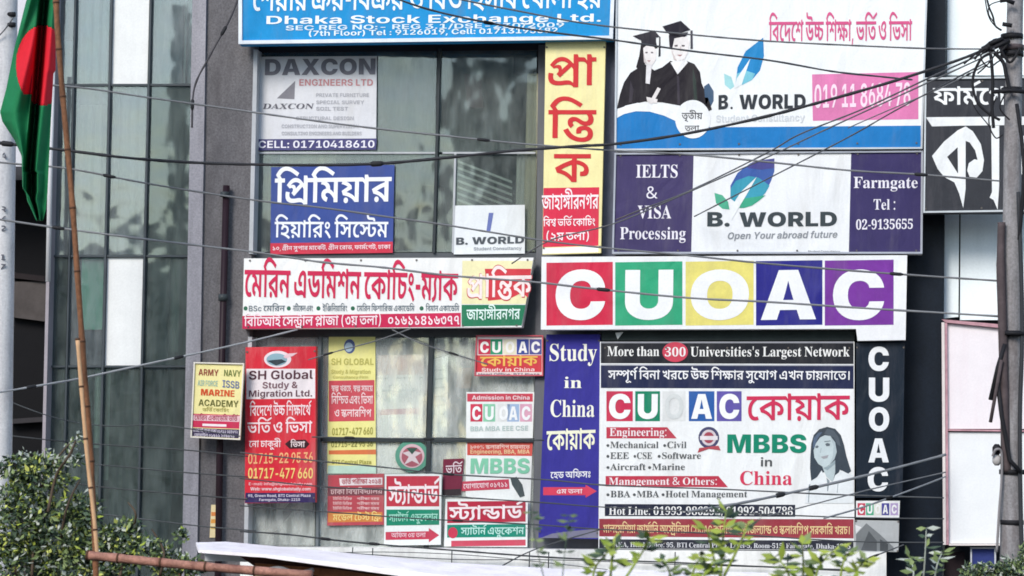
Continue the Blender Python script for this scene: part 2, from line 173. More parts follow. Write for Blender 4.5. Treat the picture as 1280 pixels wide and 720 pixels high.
30:[381,[[388,400,0,-71,-251,0,0,-188,1,-19,2,-13,3,-9,4,-7,12,-7,18,-2,17,1,16,6,12,6,11,9,10,8,9,10,8,9,5,9,6,15,2,15,-2,11,-6,9,-10,6,-15,2,-8,0,-7,-1,-7,0,-6,-2,-11,70,14,3,14,2,15,1,18,1,22,-1,19,-5,13,-6,13,-9,11,-11,7,-10,5,-15,3,-15,1,-14,-2,-24,-5,-23,-8,-19,-11,-21,-14,-19,-14,-15,-19,-16,-21,-14,-19,-10,-24,-8,-25,-5,-22,-1,-23,1,-18,2,-13,3,-13,6,-11,6,-9,7,-9,9,-8,13,-6,12,-6,19,-3,25,-1,25,0,188,-58,0,0,71],[244,400,-3,17,-7,12,-13,6,-21,2,-48,0,-32,1,-28,4,-20,5,-19,7,-17,11,-12,10,-7,10,-6,12,-4,10,-3,14,-2,14,-1,14,0,9,1,9,1,9,2,10,80,-5,-1,-5,0,-5,0,-4,0,-4,0,-13,2,-11,4,-10,6,-8,9,-6,9,-4,15,-2,21,-1,51,0,24,-1,21,-2,15,-3,14,-5,14,-7,9,-8,8,-10,7,-11,4,-11,4,-15,3,-18,1,-17]]],
32:[477,[[483,400,0,-71,-224,0,0,-83,1,-9,2,-7,5,-5,9,-2,9,2,9,4,10,8,10,10,7,8,7,9,6,8,75,14,14,-22,11,-22,8,-19,6,-23,4,-24,1,-22,-3,-27,-7,-25,-10,-20,-16,-21,-21,-17,-21,-12,-30,-11,-34,-6,-33,-2,-29,1,-28,5,-24,6,-27,11,-26,15,-21,16,-23,23,-22,28,-18,29,-19,39,-17,45,-14,44,81,23,15,-50,17,-43,16,-30,20,-30,21,-23,19,-15,24,-12,25,-7,23,-2,30,3,25,7,17,11,15,17,8,20,2,21,-1,17,-3,14,-5,10,-6,11,-7,11,-7,9,66,5,-17,-20,-16,-18,-14,-13,-17,-13,-17,-10,-14,-7,-17,-5,-18,-3,-15,-1,-20,1,-17,5,-10,5,-10,6,-7,7,-7,10,-5,11,-4,11,-3,15,-2,17,-1,17,0,72,-180,0,0,71]]],
33:[381,[[388,400,0,-71,-251,0,0,-188,1,-19,2,-13,3,-9,4,-7,12,-7,18,-2,17,1,16,6,12,6,11,9,10,8,9,10,8,9,5,9,6,15,2,15,-2,11,-6,9,-10,6,-15,2,-8,0,-7,-1,-7,0,-6,-2,-11,70,14,3,14,2,15,1,18,1,22,-1,19,-5,13,-6,13,-9,11,-11,7,-10,5,-15,3,-15,1,-14,-2,-24,-5,-23,-8,-19,-11,-21,-14,-19,-14,-15,-19,-16,-21,-14,-19,-10,-24,-8,-25,-5,-22,-1,-23,1,-18,2,-13,3,-13,6,-11,6,-9,7,-9,9,-8,13,-6,12,-6,19,-3,25,-1,25,0,188,-58,0,0,71]]],
34:[414,[[420,400,0,-71,-62,0,0,-329,-85,0,0,271,15,-37,-15,18,-15,17,-13,14,-16,14,-16,12,-14,9,-17,8,-17,5,-15,1,-12,-1,-10,-4,-9,-6,-6,-8,-4,-11,-2,-12,2,-13,5,-12,10,-10,14,-8,14,-4,18,-3,18,-1,-9,-83,-36,6,-32,8,-23,10,-22,14,-18,17,-12,16,-9,21,-6,23,-1,21,2,23,5,20,8,16,13,17,14,13,15,10,20,8,21,4,19,2,23,-2,21,-4,17,-6,18,-9,17,-11,14,-10,15,-14,15,-13,12,-13,-14,0,0,16,-1,16,-1,16,0,15,0,56,70,0,15,-42]]],
35:[471,[[277,21,-42,3,-38,9,-31,12,-34,20,-31,28,-25,31,-26,44,-22,53,-18,54,81,23,14,-46,16,-40,14,-29,18,-28,19,-23,19,-15,24,-13,26,-7,25,-2,17,1,15,2,12,2,16,6,14,8,10,11,8,14,4,15,1,18,-2,20,-6,16,-9,13,-12,9,-13,5,-14,2,-14,-2,-11,-5,-7,-10,-3,-14,0,-7,1,-7,2,-7,2,-6,-80,-12,-6,14,-3,13,-2,12,-1,11,2,21,6,18,8,12,13,13,15,10,14,6,19,5,20,3,17,1,32,-2,28,-7,22,-10,21,-14,18,-18,12,-18,10,-23,5,-26,2,-24,-2,-26,-7,-25,-9,-20,-15,-21,-19,-18,-21,-13,-30,-11,-35,-7],[477,400,0,-71,-483,0,0,71]]],
36:[462,[[468,400,0,-71,-62,0,0,-329,-84,0,-22,24,-23,22,-19,16,-25,16,-26,15,-25,10,-30,11,-34,8,-31,6,-21,75,38,-16,41,-5,35,-8,26,-8,26,-10,23,-12,18,-11,18,-14,18,-13,14,-12,-1,15,0,15,0,15,0,17,0,286,69,0,15,-42],[146,402,32,-2,27,-6,20,-8,20,-12,15,-15,11,-14,8,-19,5,-19,2,-17,-6,-35,-15,-30,-21,-22,-32,-21,-40,-15,-40,-8,-40,9,-26,35,32,6,27,8,19,6,19,9,15,10,9,9,8,12,4,13,2,11,-2,13,-5,11,-7,9,-11,7,-14,5,-15,1,-18,-2,-12,-5,-7,-8,-2,-9,1,-8,4,-7,6,-6,8,-6,-53,-53,-11,8,-12,10,-8,8,-6,9,-5,9,-6,17,-2,20,1,17,5,16,7,13,11,14,15,11,15,8,20,8,25,4]]],
37:[411,[[417,400,0,-71,-284,0,0,-178,-19,13,18,17,19,17,17,14,23,16,24,16,22,13,27,14,28,13,26,11,58,-49,-6,-11,-5,-12,-4,-11,-4,-13,-3,-14,-2,-12,-2,-14,-1,-15,0,-13,1,-19,2,-20,2,-18,5,-22,5,-22,6,-20,-83,-17,-7,24,-6,23,-4,19,-4,23,-2,25,0,22,0,17,2,16,2,13,4,15,4,15,4,12,6,14,6,13,4,10,26,-36,-26,-12,-26,-14,-22,-14,-25,-16,-24,-18,-20,-16,-22,-18,-21,-19,-18,-16,-70,46,0,208,-54,0,0,71]]],
39:[408,[[414,400,0,-71,-62,0,0,-329,-84,0,0,135,12,-33,-14,17,-15,16,-14,14,-16,13,-16,12,-14,9,-17,7,-16,4,-13,1,-15,-1,-13,-6,-8,-9,-3,-14,3,-13,7,-11,9,-7,12,-6,12,-6,-38,-71,-28,14,-23,17,-17,17,-14,23,-8,24,-2,22,2,23,6,19,8,15,12,14,15,11,14,8,18,6,19,3,16,1,20,-1,19,-3,17,-5,18,-7,17,-9,15,-9,17,-13,16,-14,14,-13,-13,-7,-1,16,0,16,0,16,0,15,0,79,-274,0,0,71]]],
40:[492,[[498,400,0,-71,-61,0,0,-329,-85,0,0,252,4,-33,-14,18,-14,17,-12,14,-14,14,-14,12,-12,10,-14,9,-14,8,-13,5,-14,5,-15,2,-12,1,-18,-1,-16,-4,-13,-5,-14,-8,-14,-9,-11,-9,-12,-13,-13,-13,-10,-13,-2,14,13,8,15,7,16,5,19,2,21,-2,16,-6,10,-10,8,-12,5,-14,1,-13,0,-10,0,-9,0,-8,-1,-5,-20,6,7,8,8,9,9,8,9,9,10,9,9,8,77,67,51,-51,-191,-173,-58,55,60,55,-24,-33,-27,-15,10,11,7,11,5,12,1,10,-2,13,-6,9,-10,5,-12,2,-8,-1,-9,-2,-9,-3,-9,-5,-64,58,21,24,20,22,17,17,19,17,21,13,17,10,22,8,24,4,22,2,22,-2,21,-4,17,-5,19,-9,18,-11,16,-12,18,-15,19,-18,17,-16,-2,-14,-2,14,-1,16,-1,16,0,16,0,81,69,0,15,-42]]],
41:[569,[[576,400,0,-71,-472,0,8,5,15,-5,15,-6,12,-6,13,-7,13,-8,11,-8,11,-9,11,-9,9,-7,8,-57,-13,-5,-13,-5,-11,-5,-13,-6,-13,-6,-11,-6,-12,-6,-12,-6,-10,-6,-1,4,17,-3,19,-5,17,-6,21,-8,21,-9,17,-10,20,-12,17,-13,14,-13,-1,11,0,11,-1,11,0,11,0,182,30,0,29,-1,28,-2,22,-2,24,-5,22,-6,18,-7,20,-10,19,-12,15,-13,13,-13,10,-15,7,-13,5,-16,4,-17,1,-14,-2,-15,-3,-14,-4,-12,-8,-12,-10,-11,-12,-8,-17,-7,-21,-4,-21,-1,-13,0,-12,1,-11,1,-10,2,3,70,3,0,5,-1,5,0,7,0,19,2,12,6,5,9,2,11,-3,12,-9,13,-12,10,-19,10,-27,7,-29,4,0,-239,-85,0,-18,21,-21,19,-20,14,-25,14,-28,13,-25,9,-31,9,-33,7,-31,5,-30,72,13,8,13,8,12,6,13,8,15,8,12,6,15,8,15,8,13,6,-20,10,-20,10,-18,7,-23,7,-24,6,-21,4,24,54,24,-18,-69,0,0,71]]],
42:[405,[[411,400,0,-71,-62,0,0,-329,-85,0,-18,23,-20,22,-19,16,-25,17,-26,16,-24,11,-30,11,-31,9,-29,6,-32,75,43,23,46,22,41,19,49,20,48,16,41,12,-11,-21,0,32,-273,0,0,71],[264,257,14,-15,-29,-9,-28,-9,-23,-10,-27,-11,-28,-13,-25,-11,19,-5,19,-6,17,-7,20,-10,20,-11,16,-11,19,-15,17,-16,13,-16,-12,-7,0,15,-1,15,-1,14,0,15]]],
43:[482,[[284,19,-31,1,-30,5,-25,6,-27,10,-27,15,-21,16,-24,23,-22,28,-18,27,-19,38,-17,44,-13,43,81,23,16,-51,17,-42,16,-30,19,-28,22,-22,20,-13,25,-11,27,-7,25,-1,20,1,18,3,14,5,14,7,12,9,7,10,7,13,4,15,1,14,-1,16,-3,13,-5,13,-6,11,-7,9,-8,8,67,54,16,-23,12,-23,8,-20,6,-23,4,-25,1,-21,-2,-27,-7,-25,-10,-20,-17,-20,-20,-18,-22,-12,-30,-11,-34,-6],[262,165,-29,2,-24,8,-16,11,-15,16,-9,20,-2,20,1,16,3,14,4,14,6,12,76,-19,-3,-5,-2,-6,-1,-5,0,-5,2,-11,5,-6,8,-4,10,-2,12,1,10,4,10,5,10,9,8,8,8,10,7,10,71,12,3,-41,-15,-18,-15,-17,-14,-13,-17,-13,-17,-10,-16,-7,-19,-6,-21,-3],[489,400,0,-71,-495,0,0,71]]],
44:[415,[[421,400,0,-71,-62,0,0,-329,-84,0,0,84,11,-34,-17,21,-16,20,-13,15,-15,15,-16,12,-13,9,-15,7,-17,4,-14,1,-14,-2,-12,-5,-8,-10,-3,-14,3,-14,10,-12,10,-6,12,-6,12,-5,-24,-74,-26,9,-21,11,-16,10,-15,14,-13,15,-8,13,-6,17,-4,16,-1,15,2,22,6,20,8,14,12,14,15,11,14,7,18,6,19,4,16,0,21,-1,20,-3,17,-4,18,-7,18,-9,14,-10,16,-14,16,-16,13,-16,-13,-10,-1,16,0,16,0,15,0,16,0,132,-281,0,0,71],[206,206,0,-4,0,-5,0,-6,-1,-6,-83,21,-2,20,-4,16,-5,12,-9,11,-11,9,-13,6,-18,6,-23,4,-23,3,17,65,36,-10,25,-4,23,-6,17,-6,18,-8,14,-10,11,-9,11,-13,8,-15,5,-14,4,-18,3,-20]]],
45:[428,[[434,400,0,-71,-62,0,0,-329,-85,0,-19,21,-21,19,-20,14,-25,14,-28,13,-25,9,-32,9,-35,7,-32,5,-30,72,13,8,13,8,12,6,13,8,15,8,12,6,15,8,15,8,13,6,-20,10,-20,10,-18,7,-23,7,-24,6,-21,4,24,54,24,-18,-69,0,0,71],[287,329,-183,0,8,5,15,-5,15,-6,12,-6,13,-7,13,-8,11,-8,11,-9,11,-9,9,-7,8,-57,-13,-5,-13,-5,-11,-5,-13,-6,-13,-6,-11,-6,-12,-6,-12,-6,-10,-6,-1,4,21,-4,22,-6,21,-7,24,-10,24,-11,19,-12,22,-15,18,-17,13,-16,-13,-5,-3,16,-1,17,0,17,-1,19]]],
46:[405,[[411,400,0,-71,-62,0,0,-329,-85,0,-18,23,-20,22,-19,16,-25,17,-26,16,-24,11,-30,11,-31,9,-29,6,-32,75,43,23,46,22,41,19,49,20,48,16,41,12,-11,-21,0,32,-273,0,0,71],[264,257,14,-15,-29,-9,-28,-9,-23,-10,-27,-11,-28,-13,-25,-11,19,-5,19,-6,17,-7,20,-10,20,-11,16,-11,19,-15,17,-16,13,-16,-12,-7,0,15,-1,15,-1,14,0,15],[110,-8,-14,2,-11,5,-9,7,-8,11,-4,12,-2,12,2,13,5,12,7,9,10,8,12,5,12,1,13,-2,12,-5,8,-7,8,-10,4,-13,1,-11,-1,-14,-5,-12,-7,-9,-10,-8,-12,-4]]],
47:[499,[[505,400,0,-71,-61,0,0,-329,-85,0,0,203,17,-37,-7,12,-9,12,-8,8,-11,8,-11,4,-10,2,-7,-1,-8,-3,-7,-4,-6,-8,-4,-11,-2,-15,0,-6,1,-5,0,-5,1,-5,-73,-4,-3,14,-4,13,-5,10,-7,10,-9,8,-8,6,-15,6,-19,2,-11,-1,-9,-3,-8,-5,-6,-7,-4,-8,-1,-10,2,-15,7,-12,9,-9,14,-8,16,-8,15,-5,-24,-72,-26,8,-23,11,-18,10,-18,14,-15,15,-11,15,-9,19,-5,21,-1,19,2,22,5,19,8,15,13,14,15,13,15,8,19,8,20,4,18,1,25,-2,23,-4,16,-7,18,-10,19,-15,16,-16,-11,5,6,14,9,12,10,8,13,7,13,4,12,1,15,-2,14,-3,11,-4,12,-7,12,-9,9,-9,-14,-10,-1,14,-1,14,-1,14,0,14,0,33,-365,0,0,71]]],
48:[459,[[466,400,0,-71,-62,0,0,-329,-85,0,0,326,3,15,-2,12,0,12,-1,12,0,11,0,54,69,0,15,-42],[223,405,18,-2,17,-3,13,-5,14,-8,13,-10,11,-10,11,-13,10,-15,8,-14,0,-86,-15,27,-16,24,-14,17,-19,15,-20,9,-19,3,-16,-3,-15,-7,-10,-13,-3,-18,2,-14,7,-12,10,-8,16,-6,20,-4,21,-2,-9,-77,-30,3,-26,7,-18,9,-18,13,-13,16,-9,15,-7,20,-4,22,-1,20,1,24,5,22,6,16,10,15,12,12,12,9,15,6,15,4],[53,405,20,-2,19,-4,15,-7,17,-10,14,-14,10,-14,8,-20,5,-24,2,-24,-2,-20,-4,-20,-7,-16,-11,-18,-14,-15,-15,-11,-22,-9,-26,-6,-27,-1,-8,76,19,2,16,3,11,3,13,7,9,9,6,11,1,12,-2,13,-5,10,-7,7,-11,6,-14,4,-13,1,-13,-1,-12,-1,-12,-1,-13,-4,-8,72,17,2,15,2,14,1]]],
50:[455,[[462,400,0,-71,-62,0,0,-329,-85,0,0,203,16,-27,-9,10,-8,8,-6,6,-11,7,-10,2,-7,-1,-7,-3,-7,-7,-8,-12,-7,-11,-10,-14,-9,-16,-13,-18,-12,-16,-10,-12,-11,-11,-12,-9,-10,-5,-12,-5,-14,-2,-13,-1,-19,2,-19,5,-12,5,-12,9,-11,8,-12,14,-12,16,-10,17,59,37,9,-13,7,-10,6,-6,10,-7,11,-2,8,1,8,3,8,6,9,11,8,12,9,15,9,17,16,17,12,20,11,15,10,10,11,7,14,4,13,1,16,-2,15,-6,10,-6,11,-9,10,-9,-10,-3,-1,12,-1,13,-1,14,0,12,0,33,-321,0,0,71],[156,158,-5,26,-4,22,-4,16,-5,15,-8,12,-8,9,-12,9,-14,6,-15,5,-20,5,-23,3,-22,3,24,74,46,-23,23,-5,21,-5,15,-5,14,-7,12,-8,9,-8,8,-11,7,-12,4,-12,3,-16,3,-18,2,-17]]],
51:[368,[[169,312,39,-2,32,-7,23,-9,22,-13,18,-16,11,-15,9,-20,5,-19,1,-17,-4,-34,-12,-27,-17,-19,-26,-18,-34,-13,-33,-7,-15,26,22,-6,22,-7,19,-7,22,-9,22,-11,19,-9,22,-13,21,-13,19,-12,-45,-60,-22,15,-23,14,-19,11,-25,13,-25,12,-22,9,-27,10,-27,10,-25,7,-29,7,-30,7,-27,5,14,67,15,-4,16,-3,13,-2,15,-2,15,-1,13,0,27,1,23,3,16,4,15,6,13,8,7,8,9,16,3,18,-2,15,-7,13,-9,9,-14,8,-18,5,-18,1,-17,-1,-13,-2,-9,-4,-7,-6,-3,-8,-2,-9,1,-3,1,-4,1,-4,1,-4,-79,-12,-4,11,-3,12,-2,12,0,11,1,16,6,14,8,11,12,11,16,10,16,6,22,6,24,3],[93,275,-4,14,-7,13,-8,10,-13,10,-16,7,-17,5,49,29,29,-7,23,-11,18,-12,11,-10,10,-14,6,-16,3,-16],[375,400,0,-71,-381,0,0,71]]],
54:[195,[[202,400,0,-71,-62,0,0,-329,-85,0,0,286,-6,13,-8,11,-8,7,-10,7,-13,4,-13,1,-3,0,0,71,12,0,15,-2,13,-6,9,-7,8,-12,7,-14,-1,6,-1,9,0,11,-1,9,0,48,70,0,15,-42]]],
55:[195,[[202,400,0,-71,-62,0,0,-329,-85,0,0,329,-61,0,0,71,62,0,-7,8,-8,10,-7,8,-8,10,-7,10,-6,7,22,34,22,28,19,20,22,19,24,14,20,9,25,7,27,5,25,1,21,-1,20,-2,17,-2,20,-5,21,-6,18,-7,22,-10,24,-12,22,-12,27,-15,31,-19,29,-17,-44,-58,-35,22,-30,19,-24,14,-25,13,-23,11,-19,6,-21,6,-23,3,-19,1,-21,-1,-18,-5,-14,-6,-15,-8,-14,-11,-10,-10,-11,-12,-10,-12,-8,-12,7,-10,7,-11,8,-11,8,-10]]],
56:[195,[[202,329,-62,0,0,-329,-85,0,0,329,-61,0,0,71,61,0,-6,22,-8,20,-10,15,-14,16,-17,13,-17,10,-22,10,-25,7,-23,5,-30,4,-33,3,-30,0,-21,0,-18,-1,-14,-1,-18,-4,-13,-5,-8,-6,-3,-6,2,-6,5,-3,10,-2,16,0,65,0,24,-1,21,-2,15,-3,14,-5,13,-7,9,-7,8,-8,7,-10,4,-10,3,-13,2,-15,0,-15,-81,0,0,11,-3,8,-4,7,-5,5,-7,3,-6,2,-9,1,-10,0,-47,0,-25,1,-21,1,-14,2,-15,4,-12,4,-9,4,-10,7,-8,8,-4,8,-5,14,-2,15,6,26,17,23,23,16,38,14,50,8,53,3,90,-6,76,-17,53,-23,47,-39,30,-51,12,-54,61,0]]],
57:[0,[[-197,-171,-15,1,-16,3,-14,4,-16,7,-13,9,-11,9,-9,14,-5,16,-2,17,4,23,9,19,14,14,22,13,27,7,28,1,32,-1,30,-4,25,-6,28,-10,27,-13,24,-13,29,-18,30,-21,28,-21,-46,-53,-26,22,-25,20,-21,15,-23,15,-23,12,-18,8,-22,6,-20,4,-17,1,-17,-1,-12,-5,-6,-8,-2,-9,2,-10,5,-7,10,-3,12,-2,14,2,12,6,8,9,7,11,4,12,3,13,1,12,1,12,0,49,85,0,0,-31,-1,-15,-2,-17,-2,-15,-5,-17,-7,-17,-7,-15,-12,-15,-15,-14,-16,-10,-22,-9,-27,-5]]],
58:[0,[[-125,-168,-18,1,-17,3,-14,5,-14,7,-13,9,-9,10,-7,13,-5,17,-1,16,3,21,9,18,12,12,19,12,20,7,20,2,0,27,85,0,0,-40,-32,-42,-5,0,-6,1,-7,0,-6,0,-14,-1,-10,-3,-7,-6,-2,-9,2,-9,7,-7,10,-3,11,-2,20,2,18,6,14,8,15,12,14,13,10,11,23,-8,23,-9,18,-9,22,-11,23,-11,19,-11,-37,-58,-16,10,-15,9,-12,8,-13,7,-12,7,-10,5,-11,-8,-11,-8,-9,-5,-12,-6,-13,-5,-11,-3,-15,-3,-17,-1]]],
59:[0,[[-240,-44,18,9,19,9,18,8,21,9,21,9,18,7,21,9,20,8,17,6,25,-59,-14,-4,-15,-5,-14,-5,-16,-6,-16,-5,-14,-6,-15,-6,-13,-6,-9,-5,2,18,26,-1,25,-4,21,-5,25,-7,23,-8,19,-7,21,-10,19,-10,15,-9,-36,-54,-23,12,-23,11,-20,8,-23,8,-24,7,-20,5,-24,5,-25,4,-21,3]]],
61:[257,[[263,400,0,-71,-37,0,-15,-8,-14,-9,-13,-9,-13,-12,-13,-13,-10,-11,-10,-15,-9,-16,-6,-14,-5,-18,-3,-18,-1,-17,1,-25,4,-21,6,-14,9,-14,10,-10,10,-7,18,-6,17,-3,11,1,12,2,11,3,14,6,32,-64,-15,-7,-15,-6,-12,-3,-15,-2,-15,-2,-13,0,-32,2,-29,7,-22,10,-23,16,-19,21,-12,21,-11,29,-7,33,-1,31,2,30,6,29,8,24,13,25,16,23,16,18,22,18,24,15,23,10,-41,-27,-11,-1,-12,-1,-15,-1,-19,0,-66,0,0,71]]],
70:[428,[[434,400,0,-71,-62,0,0,-329,-85,0,-19,21,-21,19,-20,14,-25,14,-28,13,-25,9,-32,9,-35,7,-32,5,-30,72,13,8,13,8,12,6,13,8,15,8,12,6,15,8,15,8,13,6,-20,10,-20,10,-18,7,-23,7,-24,6,-21,4,24,54,24,-18,-69,0,0,71],[287,329,-183,0,8,5,15,-5,15,-6,12,-6,13,-7,13,-8,11,-8,11,-9,11,-9,9,-7,8,-57,-13,-5,-13,-5,-11,-5,-13,-6,-13,-6,-11,-6,-12,-6,-12,-6,-10,-6,-1,4,21,-4,22,-6,21,-7,24,-10,24,-11,19,-12,22,-15,18,-17,13,-16,-13,-5,-3,16,-1,17,0,17,-1,19],[111,-17,-13,1,-12,5,-9,7,-8,11,-4,12,-1,12,1,13,5,12,7,9,10,8,12,5,12,1,13,-2,12,-5,8,-7,8,-10,4,-12,2,-12,-2,-14,-5,-12,-7,-9,-10,-8,-12,-4]]],
75:[399,[[197,52,-30,2,-28,6,-23,8,-23,14,-20,17,-14,19,-12,27,-7,30,-2,31,2,26,6,25,9,20,14,23,19,20,20,14,28,13,33,7,33,2,36,-2,32,-7,23,-11,22,-15,18,-20,12,-20,9,-25,6,-28,1,-26,-2,-28,-6,-26,-10,-21,-14,-22,-20,-19,-20,-13,-28,-12,-32,-7],[204,286,-16,-2,-14,-3,-12,-5,-11,-8,-9,-10,-7,-10,-6,-15,-3,-16,-1,-16,1,-16,3,-14,3,-11,6,-11,8,-10,9,-6,12,-6,14,-3,14,-1,17,1,15,4,11,5,12,8,9,10,6,11,5,14,3,16,1,16,-1,17,-3,14,-4,11,-7,11,-8,9,-9,7,-11,5,-14,3]]],
76:[399,[[200,0,-41,3,-33,10,-22,14,-18,20,-10,23,-3,23,3,24,8,20,11,15,17,16,22,13,23,11,31,-72,-12,-4,-8,-5,-5,-6,-2,-7,3,-10,7,-8,12,-5,17,-2,19,2,16,5,11,7,9,10,5,12,1,11,-2,16,-7,15,-7,10,-10,9,-11,8,-14,11,-18,11,-18,10,-26,17,-21,15,-15,11,-14,13,-11,13,-6,11,-5,14,-3,14,-1,14,1,13,3,13,5,11,7,14,9,12,9,11,75,-43,-6,-7,-6,-7,-3,-8,-1,-7,0,-7,2,-6,4,-6,7,-6,11,-8,15,-11,14,-8,16,-11,17,-11,22,-15,20,-15,14,-12,14,-15,11,-16,7,-14,5,-18,4,-19,1,-19,-3,-24,-7,-22,-9,-17,-15,-17,-18,-14,-19,-9,-25,-8,-27,-5]]],
77:[399,[[75,341,1,17,6,16,6,11,7,11,7,10,71,-31,-4,-6,-3,-5,-1,-6,-1,-5,1,-6,2,-5,5,-5,11,-5,11,-3,16,-4,16,-3,39,-11,29,-14,18,-15,14,-21,8,-24,2,-23,-5,-34,-12,-28,-18,-19,-28,-16,-34,-12,-34,-5,-5,1,-5,1,-5,1,-5,1,2,23,26,-7,23,-8,18,-7,19,-8,19,-10,15,-8,19,-12,20,-13,19,-13,-47,-58,-21,16,-22,15,-19,12,-22,12,-24,11,-20,9,-25,9,-25,9,-23,7,-28,7,-29,6,-27,5,13,67,16,-3,16,-3,15,-3,18,-1,19,-1,17,-1,35,2,28,5,17,7,13,11,7,12,3,13,-2,13,-5,10,-9,8,-12,7,-11,4,-14,3,-13,3,-30,7,-24,8,-16,8,-14,9,-11,10,-6,10,-6,17]]],
78:[399,[[374,188,-2,-33,-5,-31,-7,-24,-11,-25,-15,-20,-17,-15,-24,-12,-29,-7,-29,-2,-25,1,-24,4,-20,7,-22,10,-21,15,-16,17,-19,24,-17,31,-13,31,-15,43,-13,51,-10,49,80,20,12,-58,12,-48,11,-33,14,-31,14,-24,14,-15,17,-12,18,-7,17,-1,15,1,12,4,8,7,8,9,7,12,4,12,3,17,2,18,1,17,-1,20,-3,19,-3,17,-5,17,-7,16,-6,11,-13,14,-14,4,-8,-2,-7,-5,-4,-8,-2,-9,1,-7,1,-9,3,-8,3,-7,-80,-21,-6,17,-4,16,-3,17,0,18,1,19,6,17,7,11,12,11,13,8,12,5,15,5,15,2,12,1,35,-3,29,-10,22,-14,21,-20,16,-25,11,-24,9,-32,5,-33]]],
79:[399,[[200,0,-51,4,-42,11,-29,16,-25,23,-14,29,-4,29,3,24,10,23,13,17,23,18,31,17,32,12,-2,-31,-24,12,-20,11,-15,9,-15,12,-11,11,-8,11,-6,13,-3,15,-1,14,2,19,6,18,9,13,15,15,18,13,20,8,26,8,29,5,28,1,40,-2,33,-5,23,-7,23,-10,17,-13,11,-12,9,-15,5,-16,2,-14,-2,-19,-5,-17,-7,-12,-10,-13,-12,-11,-13,-9,-16,-9,-17,-8,-16,-7,-4,23,33,-13,28,-15,19,-14,17,-20,9,-25,3,-25,-5,-36,-16,-29,-21,-19,-34,-16,-44,-10],[200,71,27,1,20,5,13,7,10,10,6,13,2,13,-3,14,-8,12,-9,8,-11,6,-10,5,-12,5,-14,4,-11,3,-25,-7,-20,-9,-13,-8,-12,-11,-6,-12,-2,-12,2,-13,7,-12,10,-8,15,-8,21,-5],[200,244,17,5,16,7,15,7,12,9,8,10,2,11,-4,15,-14,11,-14,6,-20,3,-21,1,-17,-1,-17,-3,-14,-5,-11,-7,-7,-9,-2,-11,2,-11,6,-10,9,-7,14,-8,19,-7]]],
80:[399,[[213,0,-36,2,-33,7,-27,10,-27,15,-23,19,-16,20,-14,27,-8,30,-2,29,4,35,10,33,15,26,24,29,29,28,31,23,40,25,45,25,43,22,37,-53,-3,-6,-3,-6,-1,-6,-1,-7,3,-13,10,-10,14,-7,16,-2,3,0,4,0,3,0,2,1,33,-53,-26,-15,-21,-14,-14,-9,-13,-11,-9,-10,-6,-7,-5,-13,-2,-14,3,-14,9,-11,10,-6,12,-4,13,-1,5,1,5,0,5,0,5,1,30,-76,-26,-12,-27,-10,-26,-7,-32,-7,-33,-3],[217,71,16,0,13,1,11,2,11,3,12,3,12,4,11,-20,-32,7,-25,11,-17,12,-14,18,-8,20,-2,18,1,16,4,15,4,12,8,14,11,14,11,12,16,15,20,16,19,14,19,-44,-20,2,-17,5,-13,5,-13,8,-10,9,-6,9,-8,13,-2,13,0,10,2,8,2,8,5,8,40,-5,-33,-18,-31,-18,-23,-16,-24,-19,-19,-19,-14,-18,-11,-21,-7,-23,-2,-21,2,-19,6,-17,7,-12,11,-12,14,-9,13,-6,17,-5,18,-3]]],
81:[399,[[239,19,-28,1,-26,4,-21,6,-23,9,-21,14,-17,15,-19,22,-17,27,-14,28,-15,38,-14,44,-11,44,79,22,8,-37,9,-32,7,-24,10,-25,11,-21,10,-16,12,-15,13,-12,12,-7,14,-7,16,-3,15,-1,22,2,18,8,13,12,10,18,6,24,2,25,-1,17,-3,15,-5,11,-7,16,-7,10,64,-1,-11,-20,-12,-17,-9,-13,-12,-13,-12,-11,-11,-7,-14,-6,-14,-3,-14,-1,-17,1,-15,3,-13,5,-12,7,-10,10,-9,14,-5,14,-2,18,-1,19,0,21,-1,13,-2,10,-4,7,-7,5,-10,3,-15,1,10,78,23,-1,20,-3,15,-3,14,-5,12,-7,8,-8,8,-12,5,-14,3,-18,1,-22,0,-34,1,-13,2,-10,5,-6,8,-2,6,0,6,2,6,4,6,7,7,13,7,17,63,15,8,-11,6,-13,5,-12,5,-14,4,-14,3,-13,2,-15,2,-14,0,-13,-2,-28,-5,-27,-7,-21,-12,-22,-16,-19,-17,-13,-24,-12,-29,-7]]],
82:[399,[[237,181,43,-10,-18,-8,-19,-7,-15,-4,-19,-3,-19,-2,-16,0,-45,3,-36,11,-23,15,-19,24,-11,28,-3,29,1,21,5,20,7,16,10,17,13,16,13,12,17,13,18,10,18,7,21,7,23,3,20,1,18,-1,16,-2,14,-3,15,-5,13,-7,10,-7,10,-9,9,-11,6,-11,5,-16,2,-20,1,-22,0,-169,1,-13,2,-10,4,-7,7,-5,11,-3,14,-1,-9,-78,-28,2,-24,3,-16,5,-16,7,-12,10,-8,12,-6,17,-4,21,-1,21],[181,219,21,1,18,3,13,4,12,5,10,5,-18,-11,0,44,0,19,-2,13,-3,10,-5,7,-5,4,-8,4,-8,2,-9,0,-14,-1,-13,-4,-13,-7,-11,-8,-9,-11,-7,-12,-5,-12,-2,-14,2,-15,6,-11,8,-7,13,-5,14,-3]]],
